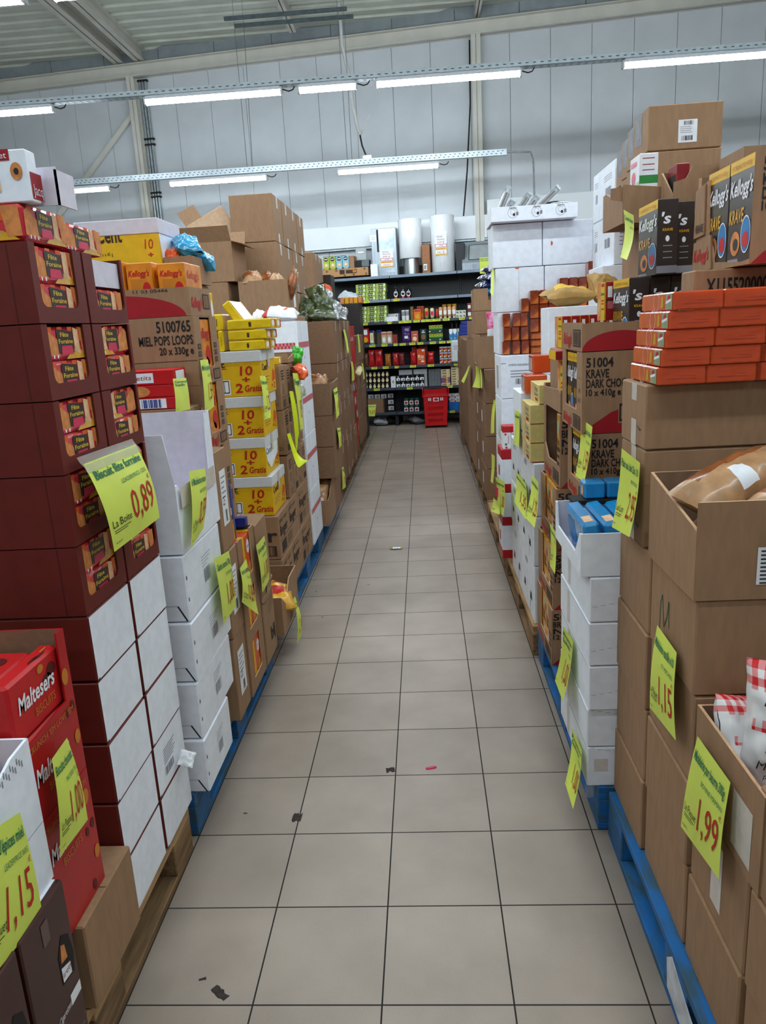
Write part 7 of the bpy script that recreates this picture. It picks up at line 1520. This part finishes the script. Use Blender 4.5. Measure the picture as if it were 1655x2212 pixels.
# on top of the shelving
zt = 2.2065
def afrique(b, f, r):
    for (u, v) in ((.09, .75), (.30, .8), (.72, .75), (.92, .8), (.02, .2), (.2, .15), (.48, .12), (.68, .2), (.95, .2)):
        for q in range(3):
            a = q*math.pi/3+u; d = Vector((math.cos(a), math.sin(a)))*.022; n = Vector((-d.y, d.x))*.12
            p = Vector((f.w*u, f.h*v)); b.poly([f.p(*(p-d-n), .001), f.p(*(p+d-n), .001), f.p(*(p+d+n), .001), f.p(*(p-d+n), .001)], INKB)
    b.rect(f, f.w*.37, f.h*.3, f.w*.48, f.h*.85, INKB); b.rect(f, f.w*.51, f.h*.35, f.w*.75, f.h*.8, INKB); b.rect(f, f.w*.66, f.h*.45, f.w*.74, f.h*.75, SPOT, .0016)
shelf_box('patterned_box', 'kraft box with black star pattern on top of the shelving', 'box', -1.31, -.62, zt+.03, 2.352, mat('tan_patterned_board', 'b98a5a', .6, .05), .25, .1, afrique, None, .004)
CP = mat('capsule_green', 'a9bd3c', .4, .05); CPB = mat('capsule_blue', '8cc0d2', .4, .05)
for k, x in enumerate((-1.30, -1.20, -1.10, -1.0)):
    shelf_box('capsule_box', 'narrow coffee capsule box on the patterned box, %s from left' % ('green, first', 'green, second', 'blue, third', 'blue, fourth')[k], 'box', x, x+.093, 2.353, 2.53, (CP, CP, CPB, CPB)[k], .12, .11, lambda b, f, r: (b.ell(f, f.w*.5, f.h*.8, f.w*.36, f.h*.16, BLK), b.rect(f, f.w*.25, f.h*.78, f.w*.75, f.h*.84, PAPER, .0014), b.ell(f, f.w*.55, f.h*.33, f.w*.34, f.h*.17, TAN), b.ell(f, f.w*.5, f.h*.35, f.w*.18, f.h*.09, CREAM, .0014), b.shape(f, [(0, 0), (f.w*.2, 0), (0, f.h*.15)], BLK), b.shape(f, [(f.w, 0), (f.w*.8, 0), (f.w, f.h*.15)], BLK)), 'coffee capsule boxes')
shelf_box('kraft_carton', 'plain kraft carton end right of the capsule boxes', 'box', -.905, -.83, 2.353, 2.525, KR, .2, .12)
shelf_box('dark_box', 'dark box leaning behind the capsule boxes', 'panel', -1.36, -1.0, zt, 2.56, SBLK, .03, .37)
shelf_box('grey_plastic_panel', 'grey plastic hood panel with handle slot standing on the shelving', 'panel', -.85, -.68, zt, 2.655, mat('grey_plastic', 'b4babd', .35, .03), .03, .36, lambda b, f, r: (b.ell(f, f.w*.5, f.h*.84, f.w*.4, f.h*.05, GREYP), b.ell(f, f.w*.5, f.h*.845, f.w*.34, f.h*.034, PAPER, .0014), b.rect(f, f.w*.35, f.h*.53, f.w*.75, f.h*.6, INK)), None, .01)
shelf_box('black_box', 'black box with grey front right of the capsule boxes', 'box', -.81, -.60, 2.353, 2.455, INK, .12, .12, lambda b, f, r: b.rect(f, f.w*.45, f.h*.1, f.w*.97, f.h*.95, mat('smoky_window', '5c666c', .2, .1)))
BRS = mat('brushed_steel', 'a9b2ba', .4, .08, 60, metal=.5, stretch=(1, 1, .05))
t = thing('extractor_hood', 'tall steel extractor hood in film with price card on the shelving', 'hood', SM @ Vector((-.37, .2, zt)))
b = MB(); b.T = SM; b.box((-.56, .14, zt), (-.19, .36, 2.875), BRS, .004); b.build('hood_casing', t)
b = MB(); b.T = SM; b.box((-.445, .135, zt+.05), (-.22, .14, 2.86), mat('film_covered_steel', 'a8b4be', .3, .15, 9, metal=.5)); b.box((-.475, .132, 2.55), (-.45, .14, 2.86), INK); b.build('front_panel', t)
b = MB(); b.T = SM; fr = Fr((-.57, .132, 2.70), (1, 0, 0), (0, 0, 1), (0, -1, 0), .1, .1); b.box((-.575, .134, 2.70), (-.48, .139, 2.79), PAPER); b.ring(fr, .045, .045, .022, .022, .2, GREYP, .002); b.build('sticker', t)
def hoodcard(x0, z0, w, h, y, t, l):
    b = MB(); b.T = SM; b.box((x0, y-.003, z0), (x0+w, y, z0+h), PAPER); fr = Fr((x0, y-.003, z0), (1, 0, 0), (0, 0, 1), (0, -1, 0), w, h)
    b.rect(fr, 0, 0, w, h*.34, PYEL, .0008); b.rect(fr, w*.04, h*.07, w*.96, h*.24, PAPER, .0012); b.rect(fr, 0, h*.36, w, h*.52, REDI, .0008); b.rect(fr, w*.04, h*.385, w*.96, h*.495, PAPER, .0012)
    b.txt(fr, 'vous payez', w*.1, h*.27, h*.06, REDI, w=w*.75, d=.0016); b.txt(fr, l[0], w*.2, h*.56, h*.09, REDI, w=w*.6); b.txt(fr, l[1], w*.2, h*.095, h*.1, DRED, w=w*.6, d=.0018); b.txt(fr, l[2], w*.3, h*.4, h*.08, REDI, w=w*.4, d=.0018); b.txt(fr, 'Hotte', w*.15, h*.84, h*.09, INK, w=w*.5, shear=.3); b.txt(fr, 'Rosières', w*.2, h*.71, h*.09, DRED, w=w*.6, shear=.3)
    b.build('price_card', t)
hoodcard(-.435, 2.33, .19, .245, .134, t, ('399 €', '159,60 €', '-60%'))
shelf_box('white_small_box', 'small white box at the foot of the steel hood', 'box', -.575, -.47, zt, 2.38, PAPER, .06, .05)
WG = mat('glossy_white_enamel', 'e8ebee', .12, .02, 5, coat=.8)
t = shelf_lathe('white_cylinder_hood', 'white cylinder hood on a steel tube, left of two', 'hood', .01, .22, zt, [('steel_tube', [(.118, 0), (.118, .235)], SILV), ('white_shell', [(.168, .225), (.172, .23), (.172, .762), (.168, .768), (.16, .768), (.16, .3)], WG)])
t = shelf_lathe('white_cylinder_hood', 'white cylinder hood with red and yellow price card, right of two', 'hood', .483, .22, zt, [('white_shell', [(.172, 0), (.176, .004), (.176, .776), (.172, .782), (.164, .782), (.164, .3)], WG)])
hoodcard(.385, 2.44, .17, .285, .047, t, ('339 €', '161 €', '-70%'))
b = MB(); b.T = SM; fr = Fr((.38, .046, zt), (1, 0, 0), (0, 0, 1), (0, -1, 0), .2, .3); b.rect(fr, .06, .075, .10, .13, mat('faint_grey_print', 'c3c8cc', .4, 0)); b.rect(fr, .12, .05, .15, .15, MATS['faint_grey_print']); b.build('faint_print', t)
shelf_box('brown_carton', 'brown carton squeezed between the two white cylinders', 'box', .19, .30, zt, 2.60, mat('brown_carton_board', '9c6a48', .7, .06), .25, .08, lambda b, f, r: (b.rect(f, f.w*.15, f.h*.1, f.w*.6, f.h*.32, PAPER), b.bars(f, f.w*.2, f.h*.13, f.w*.5, f.h*.28, INK, 8, 3)))
shelf_box('dark_appliance', 'dark grey appliance right of the second white cylinder', 'appliance', .675, .80, zt, 2.59, SBLK, .25, .12)
t = thing('glass_hood', 'slanted steel and glass extractor hood at the right on the shelving', 'hood', SM @ Vector((.98, .15, zt)))
b = MB(); b.T = SM; pr = [(.08, zt), (.075, zt+.1), (.35, zt+.41), (.40, zt+.41), (.40, zt)]; n = len(pr)
vs = [(x, y, zz) for x in (.765, 1.2) for y, zz in pr]; b.add(vs, [(i, (i+1) % n, n+(i+1) % n, n+i) for i in range(n)]+[tuple(range(n-1, -1, -1)), tuple(range(n, 2*n))], BRS); b.build('hood_body', t)
fr = Fr(SM @ Vector((.765, .075, zt+.1)), SM.to_3x3() @ Vector((1, 0, 0)), SM.to_3x3() @ Vector((0, .6636, .748)), SM.to_3x3() @ Vector((0, -.748, .6636)), .435, .414)
b = MB(); b.rect(fr, .10, .06, .40, .34, mat('hood_glass', 'a0a6a8', .25, .05, 10), .003); b.rect(fr, .09, .05, .41, .06, INK, .004); b.rect(fr, .09, .34, .41, .35, INK, .004); b.rect(fr, .09, .06, .1, .34, INK, .004); b.rect(fr, .40, .06, .41, .34, INK, .004); b.build('glass_panel', t)
b = MB(); b.T = SM; f2 = Fr((.765, .078, zt), (1, 0, 0), (0, 0, 1), (0, -1, 0), .435, .1); b.ring(f2, .17, .05, .028, .028, .3, GREYP, .002); b.ring(f2, .17, .05, .014, .014, .3, GREYP, .002); b.build('control_knob', t)
sign([SM @ Vector(p) for p in ((1.02, -.01, 2.36), (1.20, -.01, 2.36), (1.20, -.012, 2.14), (1.02, -.012, 2.14))], 'yellow price sign in front of the slanted steel hood', 'PRIX BAISSE', '', '', '', .004, title2='Hotte Decor')
# ------------------------------------------------------------ red rolling basket
def basket():
    RP = mat('red_basket_plastic', 'd0121a', .35, .03, 10)
    t = thing('rolling_basket', 'red plastic rolling shopping basket standing at the end of the aisle', 'basket', (.295, 9.66, 0)); t.rotation_euler = (0, 0, 0)
    # tapered shell: front wall with slots
    zb, zt_ = .035, .47; xb0, xb1, xt0, xt1 = .142, .462, .128, .490
    yb0, yb1, yt0, yt1 = 9.65, 9.90, 9.64, 9.95
    def P(a, q, f, e=0):                                     # a across, q up, on wall f
        x0 = xb0*(1-q)+xt0*q; x1 = xb1*(1-q)+xt1*q; y0 = yb0*(1-q)+yt0*q; y1 = yb1*(1-q)+yt1*q; z = zb*(1-q)+zt_*q
        if f == 'F': return Vector((x0+(x1-x0)*a, y0+e, z))
        if f == 'B': return Vector((x1-(x1-x0)*a, y1-e, z))
        if f == 'L': return Vector((x0+e, y1-(y1-y0)*a, z))
        return Vector((x1-e, y0+(y1-y0)*a, z))
    for f, nm in (('F', 'front_wall'), ('B', 'rear_wall'), ('L', 'side_wall'), ('R', 'side_wall')):
        b = MB()
        rows = [(0, .12)]; slots = [(.12, .23), (.32, .43), (.52, .63), (.71, .80)]
        q0 = 0
        for (s0, s1) in slots:
            b.add([P(0, q0, f), P(1, q0, f), P(1, s0, f), P(0, s0, f), P(0, q0, f, .006), P(1, q0, f, .006), P(1, s0, f, .006), P(0, s0, f, .006)], [(0, 1, 2, 3), (7, 6, 5, 4), (0, 4, 5, 1), (2, 6, 7, 3), (1, 5, 6, 2), (0, 3, 7, 4)], RP)
            edges = [(0, .16)]+[(.16+.045*k+.025, .16+.045*k+.045) for k in range(15)]+[(.835, 1)]
            for (a0, a1) in edges:
                a1 = max(a1, a0+.004)
                b.add([P(a0, s0, f), P(a1, s0, f), P(a1, s1, f), P(a0, s1, f), P(a0, s0, f, .006), P(a1, s0, f, .006), P(a1, s1, f, .006), P(a0, s1, f, .006)], [(0, 1, 2, 3), (7, 6, 5, 4), (0, 3, 7, 4), (1, 5, 6, 2)], RP)
            q0 = s1
        b.add([P(0, q0, f), P(1, q0, f), P(1, 1, f), P(0, 1, f), P(0, q0, f, .006), P(1, q0, f, .006), P(1, 1, f, .006), P(0, 1, f, .006)], [(0, 1, 2, 3), (7, 6, 5, 4), (0, 4, 5, 1), (2, 6, 7, 3), (1, 5, 6, 2), (0, 3, 7, 4)], RP)
        b.build(nm, t)
    b = MB(); b.box((xb0, yb0, zb), (xb1, yb1, zb+.006), RP); b.build('basket_floor', t)
    # raised rim: high at back and sides with a dipped back rest
    b = MB()
    for (p, q, h0, h1) in (((xt0-.012, yt0), (xt0-.012, yt1), .0, .09), ((xt1+.004, yt0), (xt1+.004, yt1), .0, .09)):
        b.add([(p[0], p[1]-.01, .455), (p[0]+.008, p[1]-.01, .455), (q[0]+.008, q[1], .455), (q[0], q[1], .455), (p[0], p[1]-.01, .555), (p[0]+.008, p[1]-.01, .555), (q[0]+.008, q[1], .57), (q[0], q[1], .57)], [(0, 1, 5, 4), (1, 2, 6, 5), (2, 3, 7, 6), (3, 0, 4, 7), (4, 5, 6, 7), (3, 2, 1, 0)], RP)
    n = 12
    prof = [(xt0-.012+(xt1-xt0+.024)*i/n, .56-.022*math.sin(math.pi*i/n)**.5) for i in range(n+1)]
    for y in (9.95,):
        vs = [(x, y, .45) for x, z in prof]+[(x, y, z) for x, z in prof]+[(x, y+.008, .45) for x, z in prof]+[(x, y+.008, z) for x, z in prof]; m = n+1
        b.add(vs, [(i, i+1, m+i+1, m+i) for i in range(n)]+[(2*m+i+1, 2*m+i, 3*m+i, 3*m+i+1) for i in range(n)]+[(m+i, m+i+1, 3*m+i+1, 3*m+i) for i in range(n)], RP)
    b.box((xt0-.012, yt0-.012, .452), (xt1+.012, yt0+.006, .475), RP, .003); b.build('rim', t)
    for x in (.152, .452):
        for y in (9.67, 9.88):
            b = MB(); T = Matrix.Translation((x, y, .0175)) @ Matrix.Rotation(math.pi/2, 4, 'Y'); b.T = T; b.lathe((0, 0, -.01), [(.0, 0), (.0172, 0), (.0172, .02), (0, .02)], INK, 14); b.build('wheel', t)
    b = MB(); b.tube([(xt0, 9.81, .5), (xt0+.01, 9.81, .575), (.2, 9.81, .585), (.42, 9.81, .585), (xt1-.01, 9.81, .575), (xt1, 9.81, .5)], .008, INK, 8); b.build('handle', t)
    b = MB(); fr = Fr((.128, 9.6385, 0), (1, 0, 0), (0, 0, 1), (0, -1, 0), .36, .5)
    b.rect(fr, .145, .388, .225, .442, PAPER); b.ell(fr, .185, .416, .03, .018, RP, .0014); b.rect(fr, .16, .398, .21, .404, RP, .0014)
    for u in (.08, .105, .255, .28): b.rect(fr, u-.008, .398, u+.008, .44, PAPER)
    b.build('white_logo', t)
basket()
# ------------------------------------------------------------ litter and marks on the floor
DIRT = mat('dried_dirt', '3c342f', .9, .15, 60); 
def blot(name, label, pts, h=.0015, m=None, cat='stain'):
    b = MB(); n = len(pts); c = sum((Vector((x, y, 0)) for x, y in pts), Vector())/n
    vs = [(x, y, .0003) for x, y in pts]+[(c.x+(x-c.x)*.7, c.y+(y-c.y)*.7, h) for x, y in pts]
    b.add(vs, [(i, (i+1) % n, n+(i+1) % n, n+i) for i in range(n)]+[tuple(range(n, 2*n))], m or DIRT); return solo(b, name, label, cat, c)
def ring_pts(p, q, w, s):
    a, c = Vector(p[:2]), Vector(q[:2]); d = c-a; n = Vector((-d.y, d.x)).normalized(); r = random.Random(s); out = []
    for i in range(7): out.append(a+d*i/6-n*w*(.5+.5*r.random()))
    for i in range(6, -1, -1): out.append(a+d*i/6+n*w*(.5+.5*r.random()))
    return [(v.x, v.y) for v in out]
blot('dirt_blot', 'dark dried blot on the joint right of the blue pallet foot', ring_pts((-0.322, 0.681, 0.000), (-0.292, 0.680, 0.000), .026, 1)); blot('dirt_blot', 'dark dried blot on the centre joint in mid aisle', ring_pts((-0.034, 0.932, 0.000), (-0.004, 0.936, 0.000), .018, 2))
blot('dirt_streak', 'brown tadpole shaped dirt streak near the bottom of the aisle', ring_pts((-0.405, 0.048, 0.000), (-0.367, 0.016, 0.000), .013, 3)); blot('dirt_streak', 'short brown dirt streak left of the tadpole shaped one', ring_pts((-0.447, 0.069, 0.000), (-0.430, 0.074, 0.000), .005, 4))
blot('red_scrap', 'small red paper scrap lying in the middle of the aisle', ring_pts((0.104, 0.935, 0.000), (0.142, 0.945, 0.000), .008, 5), .004, PINK, 'litter')
b = MB(); c = Vector((-0.090, 3.588, 0.000))+Vector((0, 0, .008)); bag_mb(b, c, .09, .03, .012, (0, 0, .1), lambda a, q: PYEL if a < .2 or a > .85 else FOIL, 4, .5, 12, 8); solo(b, 'sweet_wrapper', 'silver and yellow sweet wrapper lying far down the aisle', 'litter', c)
for k, p in enumerate(((-0.480, 0.706, 0.000), (-0.230, 2.872, 0.000), (-0.535, 2.782, 0.000), (-0.416, 9.010, 0.000), (-0.444, 2.377, 0.000), (0.092, 5.339, 0.000))):
    blot('dirt_speck', 'tiny dark dirt speck on the tiles, number %s from the camera' % ('one', 'two', 'three', 'four', 'five', 'six')[k], ring_pts((p[0]-.006, p[1]), (p[0]+.006, p[1]), .004, k+9), .001)
# torn white label stapled to the long blue pallet
b = MB(); fr = Fr((.6445, .02, .0), (0, -1, 0), (0, 0, 1), (-1, 0, 0), .3, .14); b.slab(fr, [(.0, .03), (.10, .02), (.17, .03), (.175, .09), (.13, .1), (.07, .115), (.02, .13), (-.01, .1)], .0015, mat('torn_white_label', 'c9ccd0', .6, .12, 20)); solo(b, 'torn_label', 'torn white label on the side of the long blue pallet', 'label', (.643, -.07, .05))
